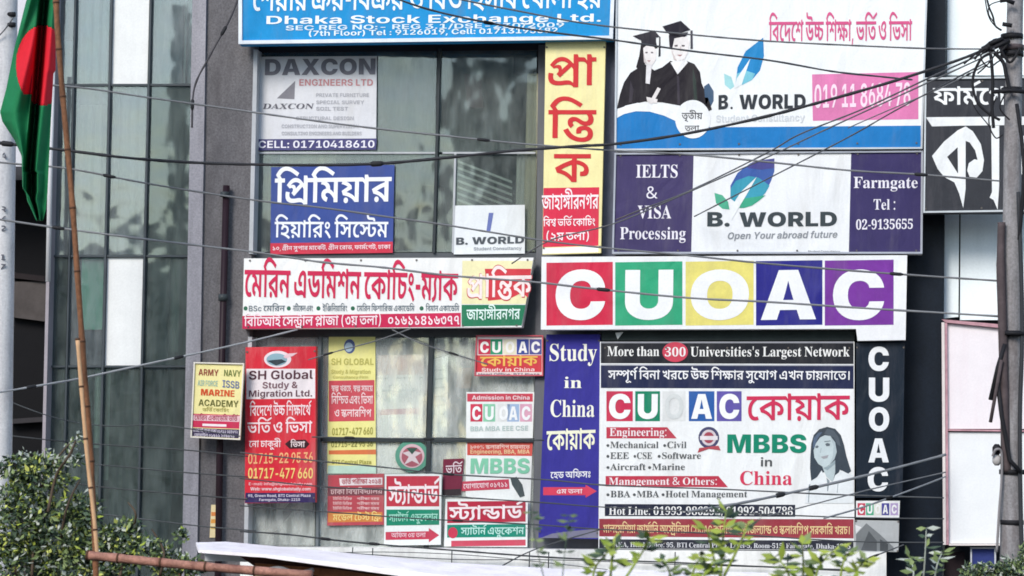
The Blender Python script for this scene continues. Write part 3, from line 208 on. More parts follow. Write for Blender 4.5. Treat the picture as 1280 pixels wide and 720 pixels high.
83:[399,[[170,0,-17,1,-16,2,-12,2,-13,5,-12,6,-9,7,-10,9,-8,12,-6,12,-5,17,-3,21,0,20,0,169,-1,13,-2,10,-5,7,-6,5,-11,3,-14,1,9,78,23,-1,20,-2,14,-3,15,-5,12,-6,9,-7,9,-11,7,-14,3,-13,2,-18,0,-18,0,-55,14,3,12,2,12,2,9,0,12,0,10,-1,10,-1,10,-2,11,-3,9,-1,9,-1,8,-1,15,2,14,4,10,7,8,10,7,11,72,-36,-8,-18,-10,-15,-10,-10,-12,-9,-12,-7,-11,-4,-18,-4,-19,-1,-4,0,-5,1,-6,1,-6,1,31,22,7,-13,5,-15,3,-15,1,-15,-3,-29,-7,-26,-11,-20,-16,-21,-19,-16,-19,-12,-25,-10,-27,-5],[176,71,13,1,12,4,10,7,8,8,7,11,4,11,3,13,1,12,-2,16,-6,12,-8,8,-11,5,-12,3,-12,1,-11,0,-10,-2,-10,-2,-9,-3,0,-57,1,-16,2,-11,3,-8,4,-6,4,-3,6,-2,6,-2]]],
84:[399,[[128,212,24,-1,21,-4,16,-6,17,-9,14,-12,10,-11,8,-15,5,-16,1,-15,-1,-18,-4,-16,-5,-13,-8,-14,-10,-13,-10,-9,2,31,27,5,22,9,15,10,13,15,8,18,2,19,-3,18,-7,16,-8,10,-13,11,-14,8,-21,10,-27,9,-28,8,-36,9,-30,10,-22,8,-21,10,-16,12,-10,10,-9,14,-5,16,-1,15,2,17,5,16,6,11,7,11,7,10,74,-29,-4,-5,-3,-6,-2,-6,-1,-7,1,-6,3,-5,5,-5,9,-5,13,-4,18,-6,15,-5,19,-5,19,-5,35,-11,31,-12,22,-10,21,-13,17,-13,12,-12,10,-14,8,-15,4,-13,4,-15,2,-16,0,-14,-2,-29,-8,-25,-10,-18,-17,-19,-20,-15,-20,-11,-26,-11,-29,-8,-27,-6,-33,-4,-35,-2,-30,-1,-10,0,-14,69,21,4,16,6,10,6,11,12,3,14,-2,14,-7,10,-11,6,-14,2,-14,-1,-9,-5,-5,-8,-1,-9,0,-5,1,-5,1,-4,2,-4,-78,-17,-4,12,-4,11,-2,12,-1,12,2,17,5,15,7,12,10,11,14,10,14,6,19,5,22,3]]],
129:[623,[[630,400,0,-71,-201,0,0,-329,-85,0,0,70,3,19,-1,14,-1,14,-1,16,0,19,0,81,2,16,0,80,-352,0,0,71],[605,156,-2,-15,-3,-15,-5,-12,-9,-14,-11,-11,-12,-9,-17,-8,-20,-4,-19,-1,-10,0,-10,1,-10,1,-10,2,3,70,4,0,4,0,5,-1,5,0,17,2,9,5,4,8,2,8,-1,7,-3,7,-4,5,-7,5,-13,7,-18,4,-14,1,-17,1,-17,1,-52,0,-29,1,-26,4,-22,7,-21,10,-19,13,-13,15,-11,21,-7,25,-2,25,1,8,0,8,1,9,2,9,77,-12,-1,-5,-1,-5,-1,-5,0,-4,2,-19,6,-14,8,-9,13,-7,17,-4,19,-1,50,0,44,-2,35,-4,24,-6,23,-9,19,-11,14,-11,9,-11,8,-12,5,-11,4,-13,2,-13],[232,162,19,-1,18,-4,14,-6,16,-8,16,-11,12,-10,14,-14,14,-16,11,-14,-7,-38,-12,-34,-14,19,-13,16,-11,13,-12,12,-12,10,-10,6,-17,8,-17,2,-8,-1,-6,-2,-6,-3,-3,-5,-2,-6,-1,-7,0,-6,1,-7,2,-8,3,-7,-81,-12,-5,13,-4,12,-3,13,-1,12,1,15,3,14,5,10,6,10,8,9,9,6,10,7,12,5,11,3,14,3,14,2],[122,286,31,-2,26,-7,20,-9,19,-14,15,-17,9,-16,9,-21,4,-22,2,-20,-1,-12,-1,-12,-1,-11,-1,-8,-81,5,1,6,1,7,0,10,0,12,-1,14,-3,14,-5,13,-9,10,-11,8,-14,2,-10,-1,-8,-4,-5,-8,-2,-11,0,-6,1,-6,2,-6,2,-6,-81,-12,-5,12,-3,11,-3,13,0,12,1,15,3,13,4,10,7,10,8,9,8,6,11,7,12,4,11,4,19,3],[64,241,1,6,1,8,0,7,0,6,-2,21,-6,19,-9,14,-14,14,-19,12,-20,8,103,16,17,-13,13,-16,9,-16,7,-20,4,-19,1,-17,0,-9,-1,-11,-1,-10,-3,-8]]],
131:[0,[[-194,478,223,112,33,-61,-220,-115]]],
202:[183,[[190,400,0,-71,-52,0,38,12,-11,-11,-10,-10,-7,-9,-9,-14,-7,-14,-3,-15,-1,-17,1,-15,2,-15,2,-14,4,-16,4,-16,3,-14,4,-16,1,-17,1,-14,-1,-18,-2,-17,-3,-13,-6,-16,-8,-14,-8,-11,-13,-13,-16,-11,-16,-9,-23,-10,-26,-9,-27,-6,-18,69,23,7,18,7,12,7,11,8,7,9,5,9,4,15,1,17,0,17,-2,16,-3,14,-4,16,-4,15,-3,13,-3,16,-2,16,-1,13,2,19,3,15,6,14,8,14,7,10,8,10,8,8,-8,-12,-82,0,0,71]]],
203:[627,[[633,400,0,-71,-639,0,0,71],[322,322,19,0,16,-2,12,-3,12,-5,11,-5,9,-6,8,-7,7,-9,5,-10,4,-13,3,-17,0,-18,0,-4,0,-4,0,-5,0,-4,0,-5,0,-9,0,-196,-85,0,-8,14,-9,11,-10,5,-13,4,-14,3,-12,0,-20,0,-18,-2,-19,-3,-20,-3,-14,-1,-15,-1,-14,-1,-16,1,-16,2,-15,2,-16,4,-16,7,-12,7,-14,11,-11,14,-9,14,-7,21,-4,24,-1,25,0,13,2,15,3,16,3,15,81,-11,-2,-9,-1,-11,-1,-11,-1,-11,1,-18,4,-15,5,-10,11,-12,15,-7,15,-3,15,-1,21,0,18,3,16,2,15,3,15,2,16,1,16,-1,14,-3,11,-4,12,-7,11,-10,8,-10,0,150,0,9,-2,8,-2,5,-4,4,-4,2,-5,2,-6,0,-8,1,-11,-1,-11,-3,-10,-4,-10,-5,-11,-7,-8,-8,-4,-7,-2,-8,1,-5,4,-4,5,-3,9,-1,5,1,6,0,5,1,5,0,9,-61,-10,-2,-12,-2,-15,-1,-16,-1,-22,2,-20,6,-14,8,-12,13,-8,17,-2,19,2,15,4,15,7,13,9,15,12,14,13,11,16,11,17,11,17,7,20,6,22,4],[510,271,30,-3,25,-10,17,-13,14,-19,8,-23,2,-23,-2,-17,-4,-16,-6,-14,-9,-16,-13,-14,-14,-11,-19,-11,-22,-10,-22,-7,-21,68,17,5,14,7,8,6,9,12,3,13,-2,13,-6,8,-9,5,-12,2,-13,-2,-13,-6,-12,-7,-14,-14,-14,-20,-13,-23,-34,44,20,33,20,25,18,16,23,13,24,7]]],
205:[489,[[496,400,0,-71,-62,0,0,-329,-85,0,0,259,16,-27,-10,12,-11,13,-9,11,-12,12,-12,12,-11,9,-13,10,-14,8,-12,6,-15,5,-16,3,-14,1,-20,-2,-16,-5,-12,-7,-13,-10,-12,-11,-10,-10,-8,2,14,7,15,7,13,3,14,1,13,1,19,-1,17,-4,13,-6,12,-9,11,-10,7,-10,6,-14,3,-14,1,-13,-3,-24,-9,-24,-13,-19,-20,-21,-28,-22,-28,-18,-48,68,20,10,16,10,13,8,11,11,7,11,2,11,-2,9,-6,8,-9,4,-13,2,-13,-1,-13,-3,-15,-5,-16,-8,-67,54,16,22,17,20,14,17,18,16,19,14,17,10,21,9,22,5,20,2,21,-2,20,-4,16,-5,19,-9,19,-12,15,-11,19,-16,20,-18,18,-17,-28,7,-1,10,-1,13,0,16,-1,19,0,66,70,0,14,-42],[434,-28,-84,0,-6,13,-8,9,-9,6,-13,5,-15,3,-15,1,-18,-1,-20,-2,-14,-1,-15,-2,-13,-2,-16,-2,-16,-1,-15,0,-15,1,-16,1,-14,3,-16,4,-16,7,-13,7,-13,11,-12,14,-9,14,-7,20,-5,25,-1,24,0,14,2,15,2,15,2,13,82,-11,-2,-10,-2,-12,-1,-12,-1,-10,1,-18,4,-14,5,-9,10,-11,14,-6,17,-3,17,-1,21,1,18,2,18,3,17,3,18,2,19,0,14,-1,14,-3,11,-4,11,-7,11,-10,7,-9,0,9,85,41]]],
224:[525,[[531,400,0,-71,-62,0,0,-224,-84,0,0,147,3,-33,-14,18,-13,17,-12,14,-14,14,-15,12,-12,10,-14,9,-14,8,-12,5,-14,5,-15,2,-13,1,-17,-1,-16,-4,-13,-5,-14,-8,-14,-9,-11,-9,-12,-13,-13,-13,-11,-13,-1,14,13,8,15,7,16,5,19,2,21,-2,16,-6,10,-10,8,-12,5,-14,1,-13,0,-10,0,-9,-1,-8,-1,-5,-20,6,7,8,9,9,8,8,10,9,9,9,10,8,77,67,50,-51,-190,-173,-58,55,60,55,-24,-33,-27,-15,10,11,7,11,4,12,2,10,-2,13,-7,9,-9,5,-12,2,-8,-1,-9,-2,-9,-3,-9,-5,-64,58,21,24,19,22,17,17,20,17,20,13,18,10,22,8,24,4,22,2,22,-2,21,-4,17,-5,18,-9,19,-11,16,-12,18,-15,19,-18,17,-16,-3,-14,-1,14,-1,16,-1,16,0,16,0,81,69,0,15,-42],[469,-28,-83,0,-6,12,-9,9,-11,7,-14,5,-16,3,-18,1,-21,-1,-23,-2,-20,-2,-25,-4,-27,-1,-24,-1,-18,1,-17,1,-16,3,-18,4,-17,6,-15,7,-15,10,-13,14,-9,14,-8,20,-5,24,-1,24,0,15,2,16,3,16,2,13,81,-11,-2,-9,-2,-11,-1,-12,-1,-11,2,-17,3,-14,6,-9,8,-8,10,-7,10,-3,19,-3,21,-2,24,1,22,2,17,3,21,3,22,2,19,0,16,-1,16,-3,12,-4,14,-7,12,-10,9,-9,0,85,84,0]]],
225:[599,[[605,400,0,-71,-472,0,8,5,16,-5,15,-6,12,-6,13,-7,13,-8,10,-8,12,-9,11,-9,8,-7,8,-57,-13,-5,-12,-5,-11,-5,-13,-6,-13,-6,-11,-6,-13,-6,-12,-6,-10,-6,-1,4,22,-5,21,-5,17,-5,19,-8,19,-8,15,-9,18,-10,17,-12,15,-10,0,10,-1,11,0,11,0,11,0,176,29,0,30,-1,28,-2,22,-2,24,-5,22,-6,18,-7,20,-10,18,-12,15,-13,13,-13,11,-15,6,-13,6,-16,3,-17,1,-14,-1,-15,-3,-14,-5,-12,-8,-12,-10,-11,-12,-8,-17,-7,-21,-4,-21,-1,-13,0,-11,1,-11,1,-11,2,3,70,4,0,4,-1,6,0,7,0,19,2,11,6,5,9,2,11,-3,12,-8,13,-12,10,-20,10,-27,7,-28,4,0,-239,-85,12,-23,18,-23,17,-20,12,-24,13,-26,11,-24,8,-30,8,-32,7,-30,5,-30,72,12,8,14,8,11,6,14,8,14,8,13,6,15,8,15,8,12,6,-19,10,-20,10,-19,7,-22,7,-24,6,-22,4,24,54,25,-18,-99,0,0,71],[397,-75,-84,0,-6,12,-9,10,-10,6,-13,5,-16,3,-16,0,-17,0,-17,-2,-18,-3,-18,-3,-19,-2,-20,-1,-19,1,-20,3,-14,4,-14,5,-11,6,-12,8,-10,12,-7,11,-7,17,-4,19,-1,20,1,8,0,9,2,9,1,9,81,-9,0,-5,-1,-4,-1,-5,0,-5,2,-15,5,-12,9,-6,11,-5,14,-2,13,-1,16,1,14,1,14,3,14,3,14,2,15,0,15,-1,13,-3,10,-5,12,-7,12,-10,11,-9,0,56,85,-11]]],
273:[469,[[475,400,0,-71,-61,0,0,-165,-85,0,0,172,2,11,-1,11,-1,8,0,9,0,12,0,55,69,0,15,-42],[228,405,17,-1,16,-3,12,-4,13,-6,13,-7,9,-9,11,-11,11,-14,10,-14,0,-88,-16,28,-17,22,-14,15,-18,12,-19,7,-18,2,-19,-3,-15,-7,-10,-13,-3,-18,2,-14,7,-12,10,-8,16,-6,20,-4,21,-2,-9,-77,-30,3,-26,7,-18,9,-18,13,-13,16,-9,15,-7,20,-4,22,-1,20,1,24,5,22,7,16,10,15,12,12,12,9,16,6,17,4],[53,405,20,-2,19,-4,15,-7,17,-10,14,-14,10,-14,8,-20,5,-24,2,-24,-2,-20,-4,-20,-7,-16,-11,-18,-14,-15,-15,-11,-22,-9,-26,-6,-27,-1,-8,76,19,2,16,3,11,3,13,7,9,9,6,11,1,12,-2,13,-5,10,-7,7,-11,6,-14,4,-13,1,-13,-1,-12,-1,-12,-1,-13,-4,-8,72,17,2,15,2,14,1],[414,191,0,-219,-85,0,-16,13,-16,11,-13,8,-16,8,-16,8,-15,5,-18,6,-20,5,-19,3,-31,72,18,10,20,10,18,9,21,10,22,9,19,9,22,8,21,9,19,6],[329,122,-13,-4,-12,-4,-11,-4,-14,-5,-13,-6,-12,-5,-14,-7,-14,-7,-12,-6,5,15,22,-4,21,-6,18,-7,19,-9,17,-11,14,-10,-1,11,0,14,0,12,0,10]]],
275:[479,[[334,175,-33,2,-29,7,-20,10,-20,15,-17,20,-12,21,10,1,-5,-14,-5,-13,-7,-11,-9,-12,-11,-10,-10,-8,-15,-7,-16,-4,-16,-1,-19,2,-19,4,-12,5,-13,8,-10,9,-13,13,-12,17,-11,18,59,37,9,-15,8,-11,7,-5,10,-6,11,-1,12,2,11,5,9,11,7,16,3,16,3,19,0,20,83,0,2,-14,4,-12,4,-11,5,-11,6,-11,6,-8,11,-11,12,-8,14,-6,16,-1,15,2,11,8,7,12,2,16,-2,14,-4,13,-7,12,-10,12,-11,11,-10,8,86,11,11,-10,10,-14,6,-10,6,-12,4,-11,4,-13,2,-15,1,-12,-3,-28,-11,-23,-15,-15,-23,-13,-29,-8],[486,400,0,-71,-492,0,0,71],[416,203,0,-231,-85,0,-17,13,-16,12,-14,8,-16,8,-17,7,-15,6,-20,5,-22,5,-20,5,-33,76,35,19,34,16,30,13,34,13,33,11,29,7],[331,132,-12,-4,-13,-5,-11,-4,-14,-6,-13,-6,-12,-5,-15,-7,-14,-7,-12,-6,0,8,25,-4,23,-6,18,-7,20,-10,18,-11,13,-10,0,11,0,14,-1,12,0,10]]],
307:[480,[[141,39,-23,3,-20,6,-15,10,-17,15,-16,19,-13,20,59,36,9,-12,7,-9,6,-6,9,-5,10,-2,10,1,9,5,9,7,9,9,7,10,6,10,3,12,1,11,-2,15,-4,14,-8,13,-10,11,-13,7,-15,2,-12,-1,-9,-5,-6,-8,-1,-10,0,-4,1,-5,1,-5,1,-6,-79,-11,-4,12,-2,14,-2,12,0,9,2,18,6,15,8,11,12,11,14,8,14,5,17,5,17,2,14,1,27,-2,25,-6,19,-9,19,-13,16,-15,11,-16,9,-20,6,-22,1,-20,0,-9,-1,-10,-1,-11,-2,-11,-69,-11,12,16,14,16,15,13,19,16,23,14,23,11,30,12,34,9,33,5,50,-54,-8,-16,-6,-16,-4,-14,-3,-17,-2,-16,0,-13,0,-14,2,-16,2,-14,3,-17,5,-16,5,-13,-84,-17,-6,20,-5,20,-3,17,-3,19,-2,20,0,16,1,19,2,18,3,16,5,18,7,17,8,14,48,-33,-29,-4,-26,-5,-21,-6,-21,-9,-19,-9,-15,-9,-15,-12,-13,-12,-9,-11,-10,-12,-10,-11,-9,-8,-11,-9,-11,-6,-10,-5,-12,-4,-14,-2],[69,363,29,-7,24,-11,18,-12,11,-10,10,-14,6,-16,3,-16,-84,-2,-4,14,-7,13,-8,10,-13,10,-17,7,-16,5],[345,246,-30,4,-28,10,-23,15,-24,21,-19,26,-13,26,81,9,4,-14,5,-11,5,-8,9,-9,9,-6,9,-3,10,-1,13,3,9,6,6,10,2,12,-3,10,-7,7,-11,5,-14,1,98,9,5,-8,4,-10,3,-10,1,-12,-2,-18,-5,-16,-7,-12,-11,-11,-13,-9,-13,-7,-16,-5,-18,-3],[487,400,0,-71,-85,0,-10,4,-117,0,-8,-4,-273,0,0,71]]],
311:[567,[[233,400,0,-71,-101,0,0,-21,-3,-34,1,-6,1,-11,1,-15,0,-15,0,-46,2,-16,5,-11,9,-5,13,-2,15,2,15,3,14,6,12,8,10,8,7,8,5,10,2,9,-2,8,-5,5,-7,1,-8,1,-6,0,-18,1,-16,4,-13,5,-12,7,-8,7,-8,8,-7,7,-6,9,6,61,10,-10,11,-9,14,-8,16,-6,13,-3,15,-2,14,0,14,0,20,-1,15,-2,12,-4,9,-4,11,-10,7,-12,4,-15,2,-18,-2,-21,-4,-18,-5,-11,-6,-10,-6,-9,-9,-10,-10,-10,-9,-9,-19,-16,-20,-12,-17,-8,-21,-5,-23,-4,-20,-1,-17,1,-16,2,-11,3,-12,5,-10,6,-7,6,-7,8,-7,9,-5,10,-4,15,-3,20,0,23,0,144,-54,0,0,71],[574,400,0,-71,-251,0,0,-16,-1,-62,0,-8,1,-8,0,-7,0,-8,0,-79,0,-19,2,-13,4,-9,4,-7,12,-7,18,-2,17,1,16,6,11,6,12,9,10,8,8,10,8,9,5,9,6,15,3,15,-3,13,-6,8,-10,4,-13,2,-6,0,-19,1,-16,3,-11,3,-12,5,-11,6,-12,8,-10,8,-9,9,-8,9,5,79,9,-13,11,-11,9,-8,12,-9,14,-6,12,-5,14,-4,15,-2,14,-1,13,0,21,0,19,-3,12,-3,13,-5,10,-8,8,-8,8,-10,5,-14,4,-14,1,-15,-2,-27,-5,-24,-8,-19,-11,-20,-14,-19,-14,-15,-19,-16,-21,-14,-19,-10,-24,-8,-25,-5,-22,-1,-23,1,-18,2,-13,3,-13,5,-11,7,-9,6,-9,10,-8,12,-6,13,-6,19,-3,25,-1,25,0,31,22,13,-20,43,0,101,-63,0,0,71]]],
322:[592,[[266,403,23,-2,21,-3,14,-6,15,-8,12,-9,8,-10,6,-12,4,-13,1,-12,-3,-23,-7,-20,-10,-15,-15,-16,-17,-14,-16,-12,-16,-11,-13,-9,-7,-6,-7,-9,-2,-8,2,-8,3,-5,6,-4,8,-1,10,1,10,3,10,7,13,10,75,-30,3,-10,2,-12,2,-13,0,-13,-4,-32,-13,-28,-18,-20,-29,-19,-38,-10,-39,-3,-23,1,-24,3,-21,4,-24,8,-24,12,-21,14,-23,21,-22,26,-18,28,-19,38,-18,46,-13,46,80,23,12,-42,12,-35,11,-26,14,-25,13,-21,13,-14,14,-13,15,-10,13,-5,15,-5,15,-2,13,-1,16,0,13,2,11,3,15,7,10,9,7,11,2,13,0,5,-2,7,-3,7,-5,8,42,7,-15,-13,-16,-11,-14,-9,-18,-8,-19,-4,-18,-1,-24,2,-21,8,-14,11,-12,16,-7,19,-2,19,2,18,7,16,7,11,9,10,10,9,13,11,15,10,14,10,14,9,11,8,8,6,8,10,3,10,0,5,-2,4,-3,4,-6,4,-7,2,-11,1,-18,-2,-16,-4,-14,-7,-10,-9,-7,-8,-2,-9,1,-7,4,-5,6,-5,8,-4,-52,-51,-14,9,-12,10,-10,10,-9,14,-5,16,-2,16,2,12,4,13,6,11,9,12,11,12,11,9,16,11,17,8,15,6,20,6,21,3],[465,404,28,-3,24,-7,16,-10,14,-16,8,-18,3,-17,-3,-16,-6,-17,-8,-13,-12,-12,-13,-9,-20,-11,-25,-8,-27,-6,-13,54,16,3,13,4,8,4,9,9,3,9,-2,9,-6,5,-8,3,-9,0,-18,-2,-17,-6,-14,-9,-16,-14,-15,-16,-13,-16,-54,27,16,21,16,18,14,14,16,14,18,11,16,9,19,7,22,4],[459,147,-13,0,-14,3,-12,3,-15,5,-15,7,-13,7,-14,10,-13,12,-11,11,-12,15,-10,17,-7,15,53,42,8,-20,8,-17,7,-12,10,-13,11,-10,10,-7,12,-5,12,-3,12,-1,12,1,9,4,7,7,2,10,-2,10,-8,10,-8,7,-11,5,-12,5,64,24,12,-6,13,-8,8,-7,8,-8,5,-9,7,-15,2,-19,-3,-19,-10,-17,-14,-13,-21,-13,-27,-6],[526,92,1,-18,3,-21,3,-14,3,-14,4,-11,-80,-19,-6,20,-4,18,-3,15,-3,17,-2,16,0,13,1,25,4,21,6,15,8,15,9,13,7,10,43,6,32,-32,-9,-13,-7,-13,-4,-10,-5,-19]]],
339:[502,[[354,322,34,-3,28,-8,18,-11,16,-18,9,-21,3,-21,-2,-18,-6,-18,-8,-13,-12,-15,-16,-14,-15,-10,-20,-11,-23,-10,-20,-8,-29,65,22,7,18,8,12,6,12,12,4,15,-1,8,-6,6,-9,4,-14,1,-17,-1,-16,-3,-15,-5,-14,-6,-11,-7,-8,-7,-6,-7,-2,-6,2,-6,3,-4,8,-4,13,-2,-18,-72,-30,6,-24,10,-15,11,-13,17,-8,18,-2,17,2,18,6,17,8,13,12,15,15,13,15,9,19,10,20,9,18,5,22,5,22,3],[468,107,-5,-31,-16,-27,-23,-20,-34,-17,-43,-9,-43,-3,-34,1,-32,5,-27,6,-30,10,-28,15,-23,15,-25,22,-24,28,-18,27,-20,37,-19,44,-14,41,80,22,16,-48,19,-41,17,-29,22,-27,24,-22,23,-14,28,-11,31,-7,29,-1,24,1,21,4,15,6,15,9,8,11,2,12,-4,16,-12,12,-11,7,-13,6,-13,4,74,33,18,-11,16,-13,11,-12,11,-17,6,-17],[509,400,0,-71,-515,0,0,71]]],
357:[480,[[340,171,-16,1,-14,1,-12,3,-13,3,-13,5,-10,5,-13,7,-13,8,-11,8,-12,8,-10,6,-7,3,-10,4,-9,1,-9,-1,-8,-4,-4,-5,-2,-8,2,-8,4,-7,6,-7,8,-8,-52,-51,-12,12,-12,13,-10,12,-9,16,-5,19,-1,18,1,18,5,15,7,12,10,12,12,9,11,6,14,5,14,3,12,0,21,-1,18,-3,14,-5,16,-7,18,-10,16,-10,16,-9,13,-8,9,-4,14,-5,15,-1,14,2,11,7,7,12,2,17,-2,14,-5,13,-6,12,-10,12,-11,11,-11,8,87,11,10,-11,10,-13,7,-11,6,-11,4,-11,4,-13,2,-15,1,-12,-1,-18,-4,-16,-5,-13,-8,-14,-12,-11,-13,-8,-19,-8,-23,-4],[487,400,0,-71,-493,0,0,71],[284,-54,-38,2,-37,6,-31,9,-35,14,-34,19,-26,21,-29,29,-26,36,-20,36,78,32,18,-31,20,-27,17,-19,22,-19,22,-14,20,-9,24,-8,25,-4,23,-2,28,2,22,5,13,6,11,11,6,14,2,14,-2,12,-4,10,-7,9,-10,6,-12,5,-15,1,-9,-1,-8,-2,-6,-4,-5,-4,-3,-7,-1,-7,0,-5,0,-4,2,-5,1,-4,-79,-10,-3,10,-3,12,-1,11,0,10,1,18,6,15,7,11,11,11,14,9,14,6,18,5,20,3,19,1,31,-2,28,-6,20,-8,19,-13,16,-15,11,-14,8,-19,5,-21,2,-18,-2,-23,-6,-21,-8,-16,-14,-18,-18,-15,-19,-10,-28,-9,-32,-6]]],
361:[565,[[572,400,0,-71,-224,0,0,-103,1,-9,2,-8,5,-5,9,-1,8,1,10,5,9,7,10,10,7,8,7,9,7,8,75,15,14,-22,11,-22,8,-18,6,-22,3,-23,1,-21,-2,-25,-7,-24,-10,-20,-16,-20,-20,-18,-22,-12,-29,-11,-34,-6,-34,-2,-33,2,-32,5,-26,8,-29,13,-27,18,-23,19,-24,28,-22,34,-18,34,73,33,15,-27,15,-23,13,-17,15,-17,17,-14,16,-9,20,-8,22,-4,21,-2,30,3,25,7,17,11,15,16,8,20,2,21,-1,16,-3,15,-4,11,-7,11,-7,10,-7,7,64,0,-15,-20,-16,-17,-14,-13,-16,-13,-17,-10,-15,-7,-17,-6,-18,-3,-15,-1,-20,2,-17,4,-11,5,-9,7,-7,7,-7,9,-6,11,-4,11,-3,14,-1,15,-1,16,0,5,2,6,-1,9,0,11,-1,10,0,11,0,45,-269,0,0,71],[127,309,19,-1,20,-3,16,-4,19,-6,19,-8,15,-9,18,-11,17,-14,15,-13,6,-81,-29,23,-28,20,-23,14,-26,13,-27,8,-22,2,-12,-2,-10,-5,-6,-7,-2,-8,1,-9,3,-7,7,-6,12,-7,-38,-63,-23,13,-19,15,-12,14,-11,17,-6,19,-1,18,2,19,5,18,8,12,12,13,14,10,14,6,18,6,18,3]]],
371:[565,[[122,289,22,-1,20,-4,14,-4,17,-8,16,-9,15,-10,17,-14,20,-16,19,-15,-46,-45,-16,15,-17,13,-15,10,-17,9,-18,5,-15,1,-13,-1,-10,-5,-7,-8,-2,-11,2,-11,6,-10,12,-8,17,-8,-38,-70,-26,13,-22,16,-15,17,-14,21,-7,23,-2,20,2,22,5,18,8,14,11,13,14,11,14,7,17,6,17,3],[572,400,0,-71,-251,0,0,-176,1,-19,1,-13,4,-9,4,-7,12,-7,18,-2,17,2,16,5,12,6,11,9,10,9,9,9,8,10,5,8,6,15,2,16,-2,11,-6,9,-10,5,-15,2,-8,0,-7,0,-7,-1,-6,-1,-11,69,14,3,14,2,15,2,18,0,22,-1,19,-4,13,-6,13,-9,11,-11,7,-11,5,-14,3,-16,1,-14,-1,-16,-2,-16,-4,-13,-5,-15,-7,-14,-6,-12,-9,-13,-10,-12,-10,-10,-19,-16,-21,-14,-19,-9,-24,-9,-25,-5,-22,-1,-23,1,-18,2,-13,4,-13,5,-12,6,-8,7,-9,10,-8,12,-6,12,-6,19,-3,25,-1,26,0,60,2,8,-1,15,0,15,-1,15,0,16,0,46,-242,0,0,71],[428,400,-3,17,-7,12,-13,6,-21,2,-48,0,-32,1,-28,4,-20,5,-19,7,-17,11,-12,10,-7,10,-6,12,-4,10,-3,14,-2,14,-1,14,0,9,1,9,1,9,1,10,81,-5,-1,-5,0,-5,0,-4,0,-4,0,-13,2,-11,4,-10,6,-8,8,-6,10,-4,15,-2,21,-1,51,0,24,-1,21,-2,15,-3,14,-5,13,-7,10,-8,8,-10,7,-11,4,-11,4,-15,3,-18,1,-17],[510,-118,-84,0,-6,12,-9,9,-10,7,-14,5,-16,3,-16,0,-15,0,-16,-2,-17,-3,-20,-3,-14,-1,-15,-1,-14,-1,-14,1,-15,2,-12,3,-15,4,-14,7,-11,7,-11,10,-11,13,-7,13,-6,18,-4,21,-1,21,0,9,1,11,2,11,1,11,81,-9,-1,-7,-1,-6,0,-7,0,-7,1,-17,6,-13,8,-11,11,-7,13,-5,15,-1,16,1,14,2,14,2,14,3,15,2,17,1,15,-1,15,-4,12,-4,13,-7,12,-9,8,-10,0,42,0,16,1,19,1,18,2,14,81,82]]],
380:[492,[[194,405,22,-2,22,-5,18,-7,21,-11,21,-14,19,-15,23,-21,25,-24,21,-24,-34,-57,-14,17,-13,16,-11,12,-14,14,-13,12,-12,9,-14,9,-14,7,-13,5,-14,5,-16,2,-13,1,-16,-1,-15,-3,-11,-4,-13,-6,-13,-8,-11,-8,-13,-12,-14,-13,-12,-12,-2,12,12,7,12,6,9,4,16,5,18,2,15,-2,14,-4,11,-7,10,-11,6,-15,1,-16,0,-7,-1,-8,-2,-7,-1,-6,-78,-32,9,8,8,9,5,9,2,12,-2,10,-6,7,-9,4,-11,2,-10,-1,-9,-2,-9,-4,-9,-5,-64,57,22,24,21,22,17,16,20,15,20,13,18,8,22,7,24,4],[347,279,-187,-153,-55,56,47,38,22,6,7,7,7,8,7,6,7,7,7,6,6,5,85,67],[498,400,0,-71,-61,0,0,-198,-85,10,0,111,4,47,-2,14,-1,16,-1,16,0,16,0,81,69,0,15,-42],[176,129,21,-1,19,-4,14,-6,15,-8,14,-11,11,-10,9,13,10,8,12,4,13,2,17,-2,14,-7,10,-8,10,-9,9,-10,-20,7,-1,12,-1,11,0,12,0,11,0,13,85,-2,0,-172,-85,0,0,97,9,-55,-6,13,-9,12,-11,9,-11,3,-6,-1,-5,-4,-4,-6,-1,-10,0,-3,1,-5,0,-5,1,-3,-71,-4,-4,17,-6,13,-7,10,-10,7,-12,5,-10,1,-11,-1,-7,-4,-5,-6,-1,-8,2,-9,5,-8,11,-7,16,-7,-28,-64,-26,12,-22,14,-16,14,-13,19,-8,22,-2,21,3,22,9,20,12,14,20,13,23,7]]],
